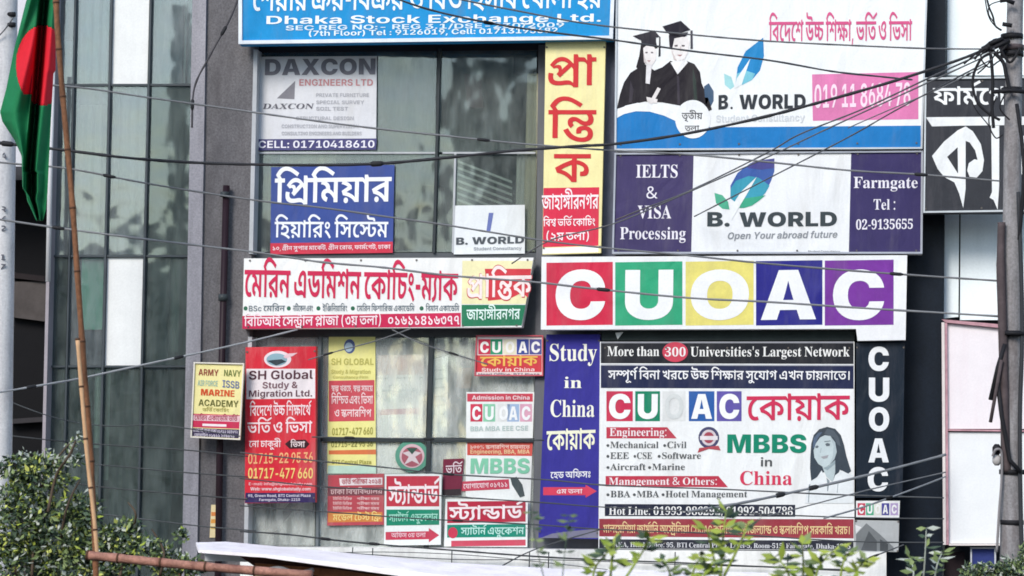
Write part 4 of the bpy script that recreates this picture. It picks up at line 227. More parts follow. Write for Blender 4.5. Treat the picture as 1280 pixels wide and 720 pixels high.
394:[782,[[280,171,-14,1,-15,2,-11,2,-14,4,-13,5,-11,5,-13,6,-13,7,-11,6,-15,8,-12,6,-11,4,-9,1,-9,-1,-5,-3,-4,-5,-1,-6,1,-7,4,-7,5,-6,8,-7,-52,-51,-13,12,-11,13,-9,12,-9,16,-4,17,-2,16,2,17,5,14,7,11,11,10,12,8,12,5,14,4,14,3,11,0,19,-1,17,-2,15,-4,14,-4,13,-6,11,-7,18,-10,14,-7,10,-4,16,-5,15,-1,15,2,11,7,6,12,3,17,-2,14,-5,13,-6,12,-10,12,-11,11,-11,8,39,50,29,0,10,-10,10,-11,9,-12,9,-14,8,-16,7,-14,6,-18,3,-19,1,-16,-2,-21,-4,-19,-6,-14,-10,-14,-13,-12,-13,-8,-19,-6,-20,-4],[40,375,62,-7,26,-12,21,-14,14,-12,12,-17,6,-20,2,-20,0,-5,0,-7,-1,-6,-1,-6,-82,2,1,6,1,6,0,6,1,6,-3,17,-7,15,-9,12,-15,11,-21,8,-21,5],[319,400,0,-71,-325,0,0,71],[788,400,0,-71,-61,0,0,-329,-85,0,0,252,4,-33,-14,18,-14,17,-12,14,-14,14,-14,12,-12,10,-14,9,-14,8,-13,5,-14,5,-15,2,-12,1,-18,-1,-16,-4,-13,-5,-14,-8,-14,-9,-11,-9,-12,-13,-13,-13,-10,-13,-2,14,13,8,15,7,16,5,19,2,21,-2,16,-6,10,-10,8,-12,5,-14,2,-13,-1,-10,0,-9,0,-8,-1,-5,-20,6,7,8,8,9,9,8,9,9,10,9,9,8,77,67,50,-50,-190,-173,-58,54,60,55,-24,-33,-26,-15,9,11,7,11,5,12,1,10,-2,13,-6,9,-10,5,-12,2,-8,-1,-9,-2,-9,-3,-9,-5,-37,86,17,20,18,16,14,13,16,12,17,11,16,7,19,5,20,4,19,1,22,-2,21,-4,17,-5,19,-9,18,-11,16,-12,18,-15,19,-18,17,-16,-2,-14,-2,14,-1,16,-1,16,0,16,0,81,69,0,15,-42]]],
410:[531,[[537,400,0,-71,-62,0,0,-357,-85,0,0,108,4,8,-2,14,-1,14,0,14,-1,13,0,93,21,-59,-15,16,-15,14,-12,10,-14,8,-14,5,-14,1,-13,-2,-11,-6,-8,-10,-2,-14,0,-3,0,-4,0,-3,1,-4,-73,-5,-6,15,-9,12,-12,11,-14,8,-16,6,-17,1,-19,-2,-12,-6,-7,-10,-3,-10,2,-12,7,-11,11,-8,16,-8,-37,-68,-18,9,-16,10,-12,9,-13,12,-10,13,-7,12,-6,16,-3,16,-1,15,1,20,6,17,7,14,12,14,15,11,14,8,19,7,21,4,20,1,21,-1,19,-2,14,-4,15,-6,14,-7,12,-8,13,-11,13,-12,12,-12,-26,-10,4,23,9,18,11,12,15,10,18,5,17,2,20,-2,19,-5,14,-7,15,-10,14,-10,11,-9,-16,6,-1,11,0,11,-1,11,0,10,0,20,-396,0,0,71],[248,166,17,-1,16,-2,13,-3,14,-5,15,-6,12,-6,14,-9,15,-11,13,-10,15,-13,16,-15,15,-15,-13,-75,-14,15,-13,15,-12,11,-14,13,-13,11,-12,9,-14,9,-14,7,-13,6,-14,4,-15,3,-14,0,-21,-1,-20,-6,-14,-8,-18,-12,-18,-16,-17,-17,-3,10,13,8,15,8,17,6,20,2,13,-1,12,-4,10,-6,9,-10,6,-13,1,-14,0,-7,-1,-8,-2,-7,-1,-5,-75,-32,9,8,7,8,5,9,1,10,-2,9,-5,6,-8,4,-10,1,-9,-1,-8,-1,-8,-3,-8,-5,-58,52,19,22,18,20,15,15,18,15,19,12,17,8,20,7,22,4],[389,51,-171,-139,-50,49,44,36,21,6,6,7,6,6,6,7,7,6,6,5,6,5,76,60]]],
416:[648,[[223,405,18,-2,17,-3,13,-5,14,-8,13,-10,11,-10,11,-13,10,-15,8,-14,0,-86,-15,27,-16,24,-14,17,-19,15,-20,9,-19,3,-16,-3,-15,-7,-10,-13,-3,-18,2,-14,7,-12,10,-8,16,-6,20,-4,21,-2,-9,-77,-30,3,-26,7,-18,9,-18,13,-13,16,-9,15,-7,20,-4,22,-1,20,1,24,5,22,6,16,10,15,12,12,12,9,15,6,15,4],[53,405,20,-2,19,-4,15,-7,17,-10,14,-14,10,-14,8,-20,5,-24,2,-24,-2,-20,-4,-20,-7,-16,-11,-18,-14,-15,-15,-11,-22,-9,-26,-6,-27,-1,-8,76,19,2,16,3,11,3,13,7,9,9,6,11,1,12,-2,13,-5,10,-7,7,-11,6,-14,4,-13,1,-13,-1,-12,-1,-12,-1,-13,-4,-8,72,17,2,15,2,14,1],[655,400,0,-71,-251,0,0,-15,-1,-63,0,-8,1,-7,0,-8,0,-8,0,-79,1,-19,1,-13,4,-9,4,-7,12,-7,18,-2,17,1,16,6,12,6,11,9,10,8,9,10,8,9,5,9,6,15,2,15,-3,13,-6,8,-10,4,-13,2,-6,0,-19,1,-16,3,-11,3,-12,5,-11,6,-12,8,-10,8,-9,9,-8,9,5,79,9,-13,11,-11,9,-8,12,-9,14,-6,12,-5,14,-4,15,-2,14,-1,13,0,22,0,18,-3,12,-3,13,-5,10,-8,8,-8,8,-10,6,-14,3,-14,1,-15,-2,-26,-5,-25,-8,-18,-11,-21,-14,-19,-14,-15,-19,-16,-21,-14,-19,-10,-24,-8,-25,-5,-22,-1,-23,1,-18,2,-13,3,-13,5,-11,7,-9,6,-9,10,-8,12,-6,13,-6,19,-3,25,-1,25,0,185,3,15,-1,12,-1,12,-1,12,0,11,0,12]]],
431:[553,[[333,176,-31,2,-28,7,-21,10,-22,16,-17,19,-11,20,10,1,-5,-14,-5,-13,-7,-11,-9,-12,-11,-10,-10,-8,-15,-7,-16,-4,-16,-1,-19,2,-19,4,-12,5,-13,8,-10,9,-13,13,-12,17,-11,18,59,37,9,-15,8,-11,7,-5,10,-6,11,-1,12,2,11,5,9,11,7,16,3,16,3,19,0,20,83,0,2,-14,4,-12,4,-11,5,-11,6,-11,6,-8,11,-11,12,-8,14,-6,16,-1,15,2,11,8,7,12,2,16,-2,14,-4,13,-7,12,-10,12,-11,11,-10,8,86,11,11,-10,10,-14,6,-10,6,-12,4,-11,4,-13,2,-15,1,-12,-3,-28,-11,-23,-15,-15,-23,-13,-29,-7],[559,400,0,-71,-565,0,0,71],[378,230,0,-33,-1,6,31,-5,28,-7,23,-8,23,-12,20,-15,13,-15,13,-19,6,-21,2,-21,-2,-20,-8,-18,-12,-14,-18,-12,-24,-7,-26,-2,-12,0,-10,1,-9,1,-9,1,4,65,3,0,4,-1,5,0,4,0,14,1,9,4,4,6,2,7,-3,11,-7,10,-11,8,-16,8,-20,6,-20,4,1,38,0,-205,-84,0,-20,16,-19,14,-15,10,-19,10,-21,9,-18,7,-23,6,-25,6,-24,4,-31,73,41,18,39,17,31,13,37,13,37,12,31,8,0,-14,0,34],[295,169,18,-23,-26,-6,-26,-8,-22,-8,-26,-9,-26,-10,-22,-10,-5,9,27,-5,27,-8,21,-8,23,-11,22,-13,16,-12,-1,11,0,10,0,11,0,11]]],
434:[644,[[125,66,-19,2,-19,5,-12,5,-12,9,-11,8,-12,14,-12,16,-10,17,59,37,9,-13,7,-10,6,-6,10,-7,11,-2,8,1,8,3,8,6,9,11,8,12,9,15,9,17,16,17,12,20,11,15,10,10,11,7,14,4,13,1,16,-2,15,-6,10,-6,11,-9,10,-9,12,-40,-9,-32,-9,10,-8,8,-6,6,-11,7,-10,2,-7,-1,-7,-3,-7,-7,-8,-12,-7,-11,-10,-14,-9,-16,-13,-18,-12,-16,-10,-12,-11,-11,-12,-9,-10,-5,-12,-5,-14,-2],[156,158,-5,26,-4,22,-4,16,-5,15,-8,12,-8,9,-12,9,-14,6,-15,5,-20,5,-23,3,-22,3,24,74,46,-23,23,-5,21,-5,15,-5,14,-7,12,-8,9,-8,8,-11,7,-12,4,-12,3,-16,3,-18,2,-17],[650,400,0,-71,-251,0,0,-188,1,-19,2,-13,3,-9,5,-7,12,-7,17,-2,18,1,16,6,11,6,12,9,9,8,10,10,7,9,5,9,6,15,2,15,-2,11,-6,9,-10,6,-14,2,-8,0,-8,-1,-6,0,-6,-2,-12,70,14,3,14,2,16,1,17,1,22,-1,19,-5,14,-6,13,-9,10,-11,7,-10,6,-15,3,-15,1,-14,-2,-24,-6,-23,-7,-19,-12,-21,-14,-19,-13,-15,-19,-16,-21,-14,-20,-10,-23,-8,-26,-5,-22,-1,-22,1,-19,2,-13,3,-13,6,-11,6,-9,7,-9,9,-8,13,-6,12,-5,19,-4,25,-1,25,0,105,2,5,0,15,-1,16,0,15,-1,15,0,17,-320,0,0,71],[507,400,-3,17,-8,12,-13,6,-21,2,-48,0,-32,1,-27,4,-20,5,-20,7,-17,11,-11,10,-8,10,-6,12,-4,10,-3,14,-2,14,0,14,0,9,0,9,1,9,2,10,80,-5,0,-5,-1,-5,0,-4,0,-4,1,-13,2,-11,4,-10,6,-8,8,-6,10,-4,14,-2,21,-1,51,0,25,-1,20,-2,15,-3,15,-5,13,-7,10,-8,8,-10,6,-11,5,-11,4,-15,2,-18,1,-17]]],
443:[644,[[125,66,-19,2,-19,5,-12,5,-12,9,-11,8,-12,14,-12,16,-10,17,59,37,9,-13,7,-10,6,-6,10,-7,11,-2,8,1,8,3,8,6,9,11,8,12,9,15,9,17,16,17,12,20,11,15,10,10,11,7,14,4,13,1,16,-2,15,-6,10,-6,11,-9,10,-9,12,-40,-9,-32,-9,10,-8,8,-6,6,-11,7,-10,2,-7,-1,-7,-3,-7,-7,-8,-12,-7,-11,-10,-14,-9,-16,-13,-18,-12,-16,-10,-12,-11,-11,-12,-9,-10,-5,-12,-5,-14,-2],[156,158,-5,26,-4,22,-4,16,-5,15,-8,12,-8,9,-12,9,-14,6,-15,5,-20,5,-23,3,-22,3,24,74,46,-23,23,-5,21,-5,15,-5,14,-7,12,-8,9,-8,8,-11,7,-12,4,-12,3,-16,3,-18,2,-17],[650,400,0,-71,-251,0,0,-176,1,-19,2,-13,3,-9,5,-7,12,-7,17,-2,18,2,16,5,11,6,12,9,9,9,10,9,7,10,5,8,6,15,2,16,-2,11,-6,9,-10,5,-14,2,-8,0,-8,0,-6,-1,-6,-1,-12,69,14,3,14,2,16,2,17,0,22,-1,19,-4,14,-6,13,-9,10,-11,7,-11,6,-14,3,-16,1,-14,-1,-16,-3,-16,-3,-13,-5,-15,-7,-14,-7,-12,-9,-13,-10,-12,-9,-10,-19,-16,-21,-14,-20,-9,-23,-9,-26,-5,-22,-1,-22,1,-19,2,-13,4,-13,5,-11,6,-9,7,-9,10,-8,12,-6,12,-5,19,-4,25,-1,26,0,92,2,5,0,15,-1,16,0,15,-1,15,0,17,-320,0,0,71],[507,400,-3,17,-8,12,-13,6,-21,2,-48,0,-32,1,-27,4,-20,5,-20,7,-17,11,-11,10,-8,10,-6,12,-4,10,-3,14,-2,14,0,14,0,9,0,9,1,9,2,10,80,-5,0,-5,-1,-5,0,-4,0,-4,1,-13,2,-11,4,-10,6,-8,8,-6,10,-4,14,-2,21,-1,51,0,25,-1,20,-2,15,-3,15,-5,13,-7,10,-8,8,-10,6,-11,5,-11,4,-15,2,-18,1,-17],[588,-118,-84,0,-6,12,-10,9,-9,7,-14,5,-16,3,-16,0,-15,0,-16,-2,-18,-3,-19,-3,-14,-1,-16,-1,-13,-1,-15,1,-14,2,-13,3,-14,4,-14,7,-11,7,-12,10,-10,13,-7,13,-7,18,-3,21,-1,21,0,9,1,12,1,12,2,11,81,-11,-1,-7,-1,-6,0,-7,0,-7,1,-17,5,-13,9,-11,11,-7,13,-5,15,-1,16,1,14,2,14,2,13,3,16,2,17,1,15,-1,15,-4,12,-4,13,-7,12,-9,8,-10,0,42,0,16,1,19,1,18,2,14,81,82]]],
593:[293,[[163,-80,-30,45,-24,48,-16,45,-15,53,-8,54,-2,47,3,57,9,55,13,47,19,52,25,48,26,38,78,0,-29,-46,-23,-50,-15,-45,-13,-54,-7,-55,-2,-47,2,-53,9,-53,11,-45,18,-52,24,-49,25,-40]]],
594:[293,[[52,-80,29,47,23,49,15,45,13,54,7,54,2,47,-2,55,-9,54,-11,45,-18,52,-24,48,-24,39,78,0,29,-45,24,-48,17,-44,14,-54,8,-54,2,-47,-3,-57,-9,-55,-12,-47,-20,-52,-25,-48,-25,-38]]],
598:[235,[[33,230,169,0,0,-78,-169,0]]],
641:[256,[[114,0,0,400,87,0,0,-400]]],
100037:[557,[[137,210,-18,1,-17,5,-12,6,-13,9,-10,12,-6,11,-6,14,-3,16,-1,14,0,21,1,16,4,15,5,12,8,13,11,11,10,8,15,7,17,4,15,1,19,-1,17,-4,12,-7,12,-9,10,-11,7,-12,6,-14,3,-15,1,-14,0,-21,-1,-17,-4,-15,-5,-12,-8,-13,-11,-11,-10,-8,-15,-7,-17,-4],[137,258,16,3,9,10,5,12,2,15,0,21,-2,14,-5,13,-9,9,-16,4,-15,-4,-9,-9,-6,-13,-1,-14,0,-21,1,-15,6,-12,9,-10],[420,-7,-19,1,-16,5,-13,6,-12,9,-10,12,-7,11,-6,14,-3,16,-1,14,0,21,1,16,4,15,5,12,8,13,11,11,11,8,14,7,17,4,16,1,19,-1,16,-5,13,-6,12,-9,10,-11,7,-12,5,-14,4,-15,0,-14,0,-21,-1,-17,-4,-15,-5,-12,-8,-13,-10,-11,-11,-8,-14,-7,-17,-4],[420,41,15,3,10,9,5,13,1,15,0,21,-1,14,-5,13,-10,9,-15,3,-15,-3,-10,-9,-5,-14,-2,-13,0,-21,2,-15,5,-13,10,-9],[112,0,275,400,55,0,-275,-400]]],
100038:[368,[[155,-6,-27,2,-25,5,-19,8,-19,12,-16,14,-11,14,-9,19,-5,19,-2,18,1,17,4,15,5,11,7,13,10,11,9,10,13,11,14,10,13,10,75,50,8,6,7,6,6,7,5,8,3,9,1,9,-2,13,-8,11,-12,7,-16,2,-11,-1,-10,-3,-8,-6,-6,-8,-4,-9,-1,-10,2,-14,5,-13,5,-9,6,-10,7,-8,9,-10,9,-12,9,-10,189,-218,-84,0,-157,177,-11,13,-12,14,-9,12,-10,14,-9,14,-7,13,-6,16,-3,16,-1,15,2,20,5,17,6,15,11,14,13,13,14,9,18,7,20,5,19,1,21,-2,19,-4,14,-7,15,-10,13,-12,8,-12,7,-15,4,-17,1,-15,-1,-18,-5,-17,-5,-11,-7,-10,-6,-9,-9,-10,-10,-9,-10,-7,-81,-59,-11,-9,-9,-8,-6,-7,-6,-14,-2,-15,2,-14,5,-12,9,-11,12,-7,14,-5,16,-2,16,2,15,3,12,5,15,8,13,10,10,10,12,13,9,15,7,15,5,18,4,19,1,18,66,0,-1,-25,-3,-23,-4,-18,-7,-20,-8,-17,-7,-13,-11,-14,-10,-11,-10,-9,-20,-13,-16,-12,-18,-9,-16,-6,-20,-5,-19,-3]]],
100040:[215,[[46,163,1,32,4,32,4,29,7,33,9,32,9,27,11,29,13,27,12,20,72,0,-12,-29,-12,-31,-9,-26,-9,-32,-7,-31,-5,-27,-5,-31,-2,-29,-1,-25,1,-25,2,-25,4,-21,5,-25,7,-27,8,-24,10,-30,13,-32,12,-29,-72,0,-22,40,-18,41,-12,36,-10,43,-6,42]]],
100041:[215,[[26,-75,15,34,12,32,9,26,9,28,7,26,4,22,4,25,2,24,1,21,-1,29,-3,29,-4,27,-6,31,-8,32,-7,27,-11,31,-11,30,-12,25,73,0,14,-24,12,-27,10,-25,10,-32,9,-32,6,-29,5,-33,3,-32,0,-27,-2,-43,-6,-42,-9,-36,-15,-42,-18,-41,-19,-34]]],
100044:[148,[[16,-105,24,165,79,0,-49,-165]]],
100045:[355,[[268,196,0,-63,-181,0,0,63]]],
100046:[148,[[74,-5,-12,2,-12,4,-8,7,-8,10,-4,11,-1,11,1,13,5,11,7,9,10,7,11,5,11,1,13,-2,11,-5,9,-6,8,-10,4,-12,1,-11,-1,-12,-5,-11,-7,-9,-10,-7,-12,-5]]],
100047:[212,[[205,419,-129,-479,-68,0,129,479]]],
100048:[355,[[178,-5,-33,3,-29,9,-22,12,-22,20,-17,24,-12,26,-10,34,-6,40,-1,37,2,43,6,38,9,30,14,29,18,24,19,17,26,14,29,8,29,2,33,-3,29,-9,22,-12,21,-20,18,-25,12,-26,10,-34,5,-39,2,-37,-2,-43,-7,-39,-8,-29,-14,-29,-18,-25,-19,-16,-26,-14,-30,-8],[178,61,16,2,14,6,10,7,11,13,8,17,6,17,4,23,3,27,1,27,-1,30,-3,27,-4,20,-7,20,-9,16,-9,11,-12,9,-14,5,-14,1,-16,-2,-14,-5,-11,-8,-10,-13,-9,-16,-5,-18,-5,-23,-3,-28,0,-26,1,-31,3,-26,4,-20,6,-20,9,-16,9,-11,12,-8,15,-6]]],
100049:[355,[[48,0,0,65,269,0,0,-65],[233,400,0,-400,-79,0,0,329,-3,0,-92,-65,0,74,88,62]]],
100050:[355,[[39,0,0,57,141,134,12,13,11,11,8,9,9,10,6,10,5,9,5,14,1,16,-2,17,-6,14,-10,12,-12,8,-15,5,-18,2,-17,-2,-16,-5,-12,-10,-9,-12,-6,-16,-2,-18,-76,0,2,26,6,23,9,18,14,19,18,15,17,11,24,9,25,5,24,1,28,-1,26,-6,19,-8,21,-12,16,-14,12,-15,10,-20,6,-21,2,-20,-1,-16,-4,-15,-4,-13,-8,-16,-11,-17,-12,-16,-18,-20,-22,-23,-23,-21,-62,-62,0,-3,170,0,0,-66]]],
100051:[355,[[173,-5,-29,1,-26,6,-21,7,-22,12,-18,14,-13,15,-11,19,-7,22,-3,20,81,0,3,-14,8,-13,11,-10,13,-7,17,-5,18,-1,18,2,17,5,14,9,10,12,7,15,2,18,-2,16,-7,16,-7,9,-9,8,-10,6,-13,5,-16,3,-15,1,-42,0,0,54,91,91,0,3,-169,0,0,66,266,0,0,-58,-132,-129,0,17,29,2,28,-3,21,-7,21,-12,18,-14,12,-16,11,-20,6,-22,2,-21,-2,-25,-8,-22,-10,-17,-15,-18,-20,-15,-19,-10,-25,-9,-27,-5]]],
100052:[355,[[19,72,0,63,150,265,77,0,-147,-260,0,-4,238,0,0,-64],[210,0,0,91,2,28,0,131,73,0,0,-250]]],
100053:[355,[[174,-5,-27,1,-26,6,-19,8,-21,12,-18,14,-12,15,-11,20,-6,21,-2,19,77,0,3,-14,7,-13,10,-11,13,-8,16,-5,16,-2,14,1,12,4,10,4,10,8,9,9,6,9,5,12,3,13,1,13,-1,14,-4,14,-5,10,-7,11,-9,9,-9,6,-11,6,-13,3,-12,0,-18,-1,-17,-6,-11,-5,-9,-7,-6,-7,-72,13,19,209,240,0,0,-66,-173,0,-11,-102,2,0,9,9,11,8,12,6,15,5,17,3,15,1,18,-1,17,-3,14,-5,16,-8,14,-10,10,-10,11,-13,9,-15,7,-14,5,-17,3,-19,1,-16,-2,-27,-7,-25,-9,-20,-15,-20,-19,-17,-18,-12,-25,-10,-27,-6]]],
100054:[355,[[179,-5,-27,2,-25,6,-20,8,-22,13,-18,16,-12,17,-12,23,-6,25,-2,25,2,21,4,22,7,19,10,23,14,25,15,23,92,137,81,0,-126,-185,-21,0,7,10,11,9,13,8,16,6,17,4,20,2,24,-2,23,-5,17,-8,18,-12,15,-15,11,-16,9,-20,5,-24,1,-22,-2,-27,-7,-25,-9,-19,-15,-19,-17,-17,-18,-11,-24,-10,-25,-6],[178,58,19,2,16,7,10,7,8,9,6,9,6,17,2,19,-1,14,-3,13,-4,10,-7,10,-9,9,-8,6,-16,7,-19,2,-18,-2,-16,-7,-10,-7,-8,-9,-6,-9,-7,-17,-2,-19,1,-14,3,-13,5,-10,7,-10,8,-9,9,-6,16,-7]]],
100055:[355,[[66,0,167,331,0,3,-194,0,0,66,278,0,0,-67,-168,-333]]],
100056:[355,[[177,-5,-29,1,-28,6,-21,7,-23,12,-18,14,-13,15,-12,18,-6,21,-2,18,1,17,5,16,5,13,9,14,11,13,11,9,14,8,15,6,15,4,0,2,-21,7,-18,11,-13,14,-11,18,-7,20,-2,19,3,21,6,19,9,15,14,16,18,13,17,9,23,8,25,5,23,1,27,-1,25,-5,19,-8,21,-11,17,-13,12,-14,10,-18,6,-19,2,-18,-3,-22,-7,-20,-10,-15,-16,-15,-18,-11,-17,-6,0,-2,16,-4,15,-7,12,-7,13,-11,10,-13,8,-12,6,-15,4,-16,1,-15,-2,-21,-7,-21,-10,-15,-16,-17,-19,-14,-20,-10,-25,-8,-28,-5],[177,54,20,2,17,6,10,6,9,7,5,8,7,14,2,17,-2,17,-7,14,-7,9,-9,8,-9,5,-17,6,-19,2,-19,-2,-16,-6,-11,-6,-8,-8,-6,-8,-7,-14,-2,-17,2,-17,6,-14,7,-9,9,-7,9,-5,17,-6],[177,234,17,2,14,5,12,9,10,11,6,13,1,16,-1,15,-6,13,-9,11,-12,8,-15,5,-17,2,-16,-2,-15,-5,-12,-8,-9,-11,-6,-13,-1,-15,1,-16,6,-13,9,-11,12,-9,15,-5]]],
100057:[355,[[176,405,27,-2,26,-6,20,-8,21,-13,18,-16,13,-17,11,-23,6,-25,2,-25,-1,-21,-5,-22,-6,-19,-11,-23,-14,-25,-15,-23,-92,-137,-81,0,126,185,21,0,-7,-10,-10,-9,-13,-8,-16,-6,-18,-4,-19,-2,-25,2,-22,5,-18,8,-18,12,-15,15,-10,16,-9,20,-6,24,-1,22,2,27,7,25,9,19,15,19,18,17,18,11,23,10,26,6],[177,342,-18,-2,-17,-7,-9,-7,-9,-9,-5,-9,-5,-12,-3,-12,-1,-12,1,-14,3,-13,5,-10,7,-10,8,-9,8,-6,17,-7,18,-2,18,2,17,7,9,7,9,9,5,9,7,17,2,19,-1,14,-3,13,-5,10,-6,10,-9,9,-8,6,-17,7]]],
100058:[148,[[74,-5,-12,2,-12,4,-8,7,-8,10,-4,11,-1,11,1,13,5,11,7,9,10,7,11,5,11,1,13,-2,11,-5,9,-6,8,-10,4,-12,1,-11,-1,-12,-5,-11,-7,-9,-10,-7,-12,-5],[74,195,-12,2,-12,5,-8,7,-8,9,-4,12,-1,11,1,13,5,11,7,8,10,8,11,4,11,1,13,-1,11,-5,9,-7,8,-10,4,-11,1,-11,-1,-13,-5,-11,-7,-8,-10,-8,-12,-4]]],
100064:[557,[[285,-114,-42,2,-38,6,-30,9,-32,13,-28,18,-21,18,-22,24,-17,28,-12,27,-10,35,-6,38,-1,35,2,39,6,36,8,30,14,31,18,29,18,21,25,22,28,18,28,13,35,11,39,6,35,1,40,-2,36,-6,28,-9,31,-14,27,-17,21,-17,20,-24,17,-25,12,-24,10,-30,5,-32,2,-29,-1,-23,-2,-21,-3,-18,-5,-20,-7,-17,-7,-14,-10,-14,-12,-12,-12,-8,-16,-8,-18,-4,-17,-1,-17,1,-16,4,-14,6,-12,9,-9,11,-4,14,-2,0,-7,-13,-10,-11,-11,-8,-16,-8,-19,-4,-18,-1,-24,2,-22,6,-16,9,-17,14,-13,16,-9,17,-8,23,-4,24,-2,23,2,27,6,24,7,19,12,19,14,16,15,12,19,10,22,5,20,2,17,-1,16,-4,12,-5,12,-7,9,-8,6,-9,2,0,0,28,55,0,0,-181,1,-12,5,-9,8,-6,11,-2,15,3,12,8,6,9,5,12,3,13,3,17,1,21,0,20,-1,26,-4,25,-6,20,-9,21,-12,19,-13,15,-17,15,-20,12,-19,9,-25,7,-28,4,-26,2,-32,-2,-29,-5,-23,-7,-24,-11,-21,-13,-16,-14,-16,-20,-13,-21,-8,-21,-8,-27,-4,-29,-1,-27,2,-31,4,-29,7,-23,10,-24,14,-21,14,-16,19,-16,22,-13,21,-8,27,-8,31,-4,28,-1,15,0,15,1,12,2,19,4,18,4,15,5,12,5,21,-55,-11,-4,-12,-5,-11,-3,-16,-4,-16,-4,-15,-2,-17,-3,-19,-1],[273,63,15,1,13,4,9,4,10,8,7,9,5,10,4,13,3,16,0,15,-1,17,-2,14,-4,11,-6,10,-8,8,-8,5,-16,5,-20,2,-19,-2,-16,-7,-9,-7,-8,-9,-5,-10,-4,-12,-3,-13,0,-12,1,-16,2,-14,3,-11,6,-12,8,-9,7,-7,11,-6,13,-4]]],
100065:[408,[[13,0,138,400,104,0,140,-400,-88,0,-66,196,-8,26,-8,28,-7,26,-8,32,-9,33,-8,31,17,0,-9,-36,-8,-33,-7,-28,-7,-29,-8,-28,-7,-22,-63,-196],[98,94,0,63,213,0,0,-63]]],
100066:[364,[[37,0,0,400,158,0,29,-2,25,-5,19,-6,18,-11,15,-13,10,-13,9,-17,5,-19,1,-17,-1,-16,-4,-14,-4,-11,-8,-12,-9,-10,-9,-7,-12,-7,-13,-5,-11,-4,0,-4,15,-2,15,-4,12,-7,13,-9,11,-12,8,-12,7,-16,4,-18,2,-17,-2,-21,-6,-20,-8,-15,-12,-17,-17,-13,-17,-10,-23,-8,-27,-5,-25,-1],[117,66,72,0,24,2,18,5,12,7,9,11,6,13,2,13,-3,16,-6,15,-10,12,-13,9,-17,5,-20,2,-74,0],[117,231,66,0,17,2,15,5,13,8,9,10,6,13,2,16,-1,14,-6,13,-8,9,-13,8,-16,4,-16,2,-68,0]]],
100067:[406,[[211,-5,-36,3,-33,9,-26,12,-27,19,-23,25,-16,26,-14,34,-8,40,-2,37,3,43,9,39,12,29,19,29,24,25,23,16,31,14,33,8,31,2,23,-1,22,-3,18,-5,20,-8,18,-10,14,-10,15,-13,13,-16,9,-15,9,-19,7,-22,3,-19,-80,0,-5,16,-6,14,-9,12,-11,10,-12,8,-14,6,-16,3,-16,1,-22,-2,-19,-5,-15,-8,-15,-13,-13,-16,-9,-17,-8,-23,-4,-26,-1,-24,1,-29,5,-26,7,-19,11,-19,13,-16,13,-10,18,-9,19,-5,18,-1,17,1,15,3,15,6,12,8,11,10,9,12,7,14,4,16,81,0,-4,-19,-6,-19,-7,-15,-10,-17,-13,-16,-12,-13,-17,-13,-18,-10,-18,-8,-22,-7,-23,-3]]],
100068:[397,[[177,0,-104,0,0,69,100,0,26,2,22,5,18,7,17,12,13,15,9,16,8,22,5,27,1,25,-2,30,-5,25,-7,19,-11,19,-14,14,-14,10,-20,8,-23,5,-22,1,-102,0,0,69,106,0,40,-3,36,-9,28,-12,27,-19,23,-25,16,-25,13,-33,8,-38,2,-36,-3,-41,-8,-38,-12,-28,-19,-29,-24,-24,-24,-16,-33,-14,-36,-8],[117,400,0,-400,-80,0,0,400]]],
100069:[334,[[37,0,0,400,266,0,0,-66,-186,0,0,-99,172,0,0,-66,-172,0,0,-103,187,0,0,-66]]],
100070:[323,[[37,0,0,400,262,0,0,-66,-182,0,0,-114,164,0,0,-65,-164,0,0,-155]]],
100071:[413,[[213,-5,-37,3,-34,9,-27,13,-27,20,-23,25,-16,25,-13,35,-8,38,-2,36,3,44,9,38,12,29,20,30,23,24,24,17,30,14,34,8,30,2,23,-1,22,-3,18,-5,20,-8,18,-10,14,-10,15,-13,12,-16,10,-14,9,-17,6,-19,3,-18,-81,0,-5,14,-7,13,-9,10,-10,10,-12,7,-13,5,-15,3,-16,1,-21,-2,-19,-5,-15,-8,-16,-13,-13,-16,-9,-17,-8,-22,-4,-26,-1,-25,1,-28,5,-26,7,-19,11,-19,13,-16,13,-11,18,-9,20,-5,19,-1,19,1,18,4,13,5,14,9,11,11,8,11,6,15,4,16,1,16,17,-3,-105,0,0,61,165,0,0,-49,-2,-35,-9,-31,-11,-24,-17,-24,-22,-20,-22,-14,-28,-12,-32,-7]]],
100072:[410,[[37,0,0,400,80,0,0,-162,177,0,0,162,80,0,0,-400,-80,0,0,171,-177,0,0,-171]]],
100073:[261,[[20,0,0,66,70,0,0,268,-70,0,0,66,221,0,0,-66,-71,0,0,-268,71,0,0,-66]]],
100074:[321,[[152,-5,-40,4,-34,12,-24,16,-20,26,-12,33,-3,34,0,23,80,0,0,-24,1,-19,6,-15,7,-11,11,-8,14,-5,14,-2,16,2,13,6,9,7,9,13,4,16,2,16,0,281,79,0,0,-280,-5,-39,-13,-32,-18,-22,-27,-19,-35,-10]]],
100075:[394,[[96,92,0,73,8,15,9,15,7,11,9,13,9,13,8,12,11,13,11,14,11,13,99,116,98,0,-169,-195,-7,3],[37,0,0,400,80,0,0,-111,-2,-101,2,-39,0,-149],[285,0,-120,182,50,60,165,-242]]],
100076:[311,[[37,0,0,400,80,0,0,-334,173,0,0,-66]]],
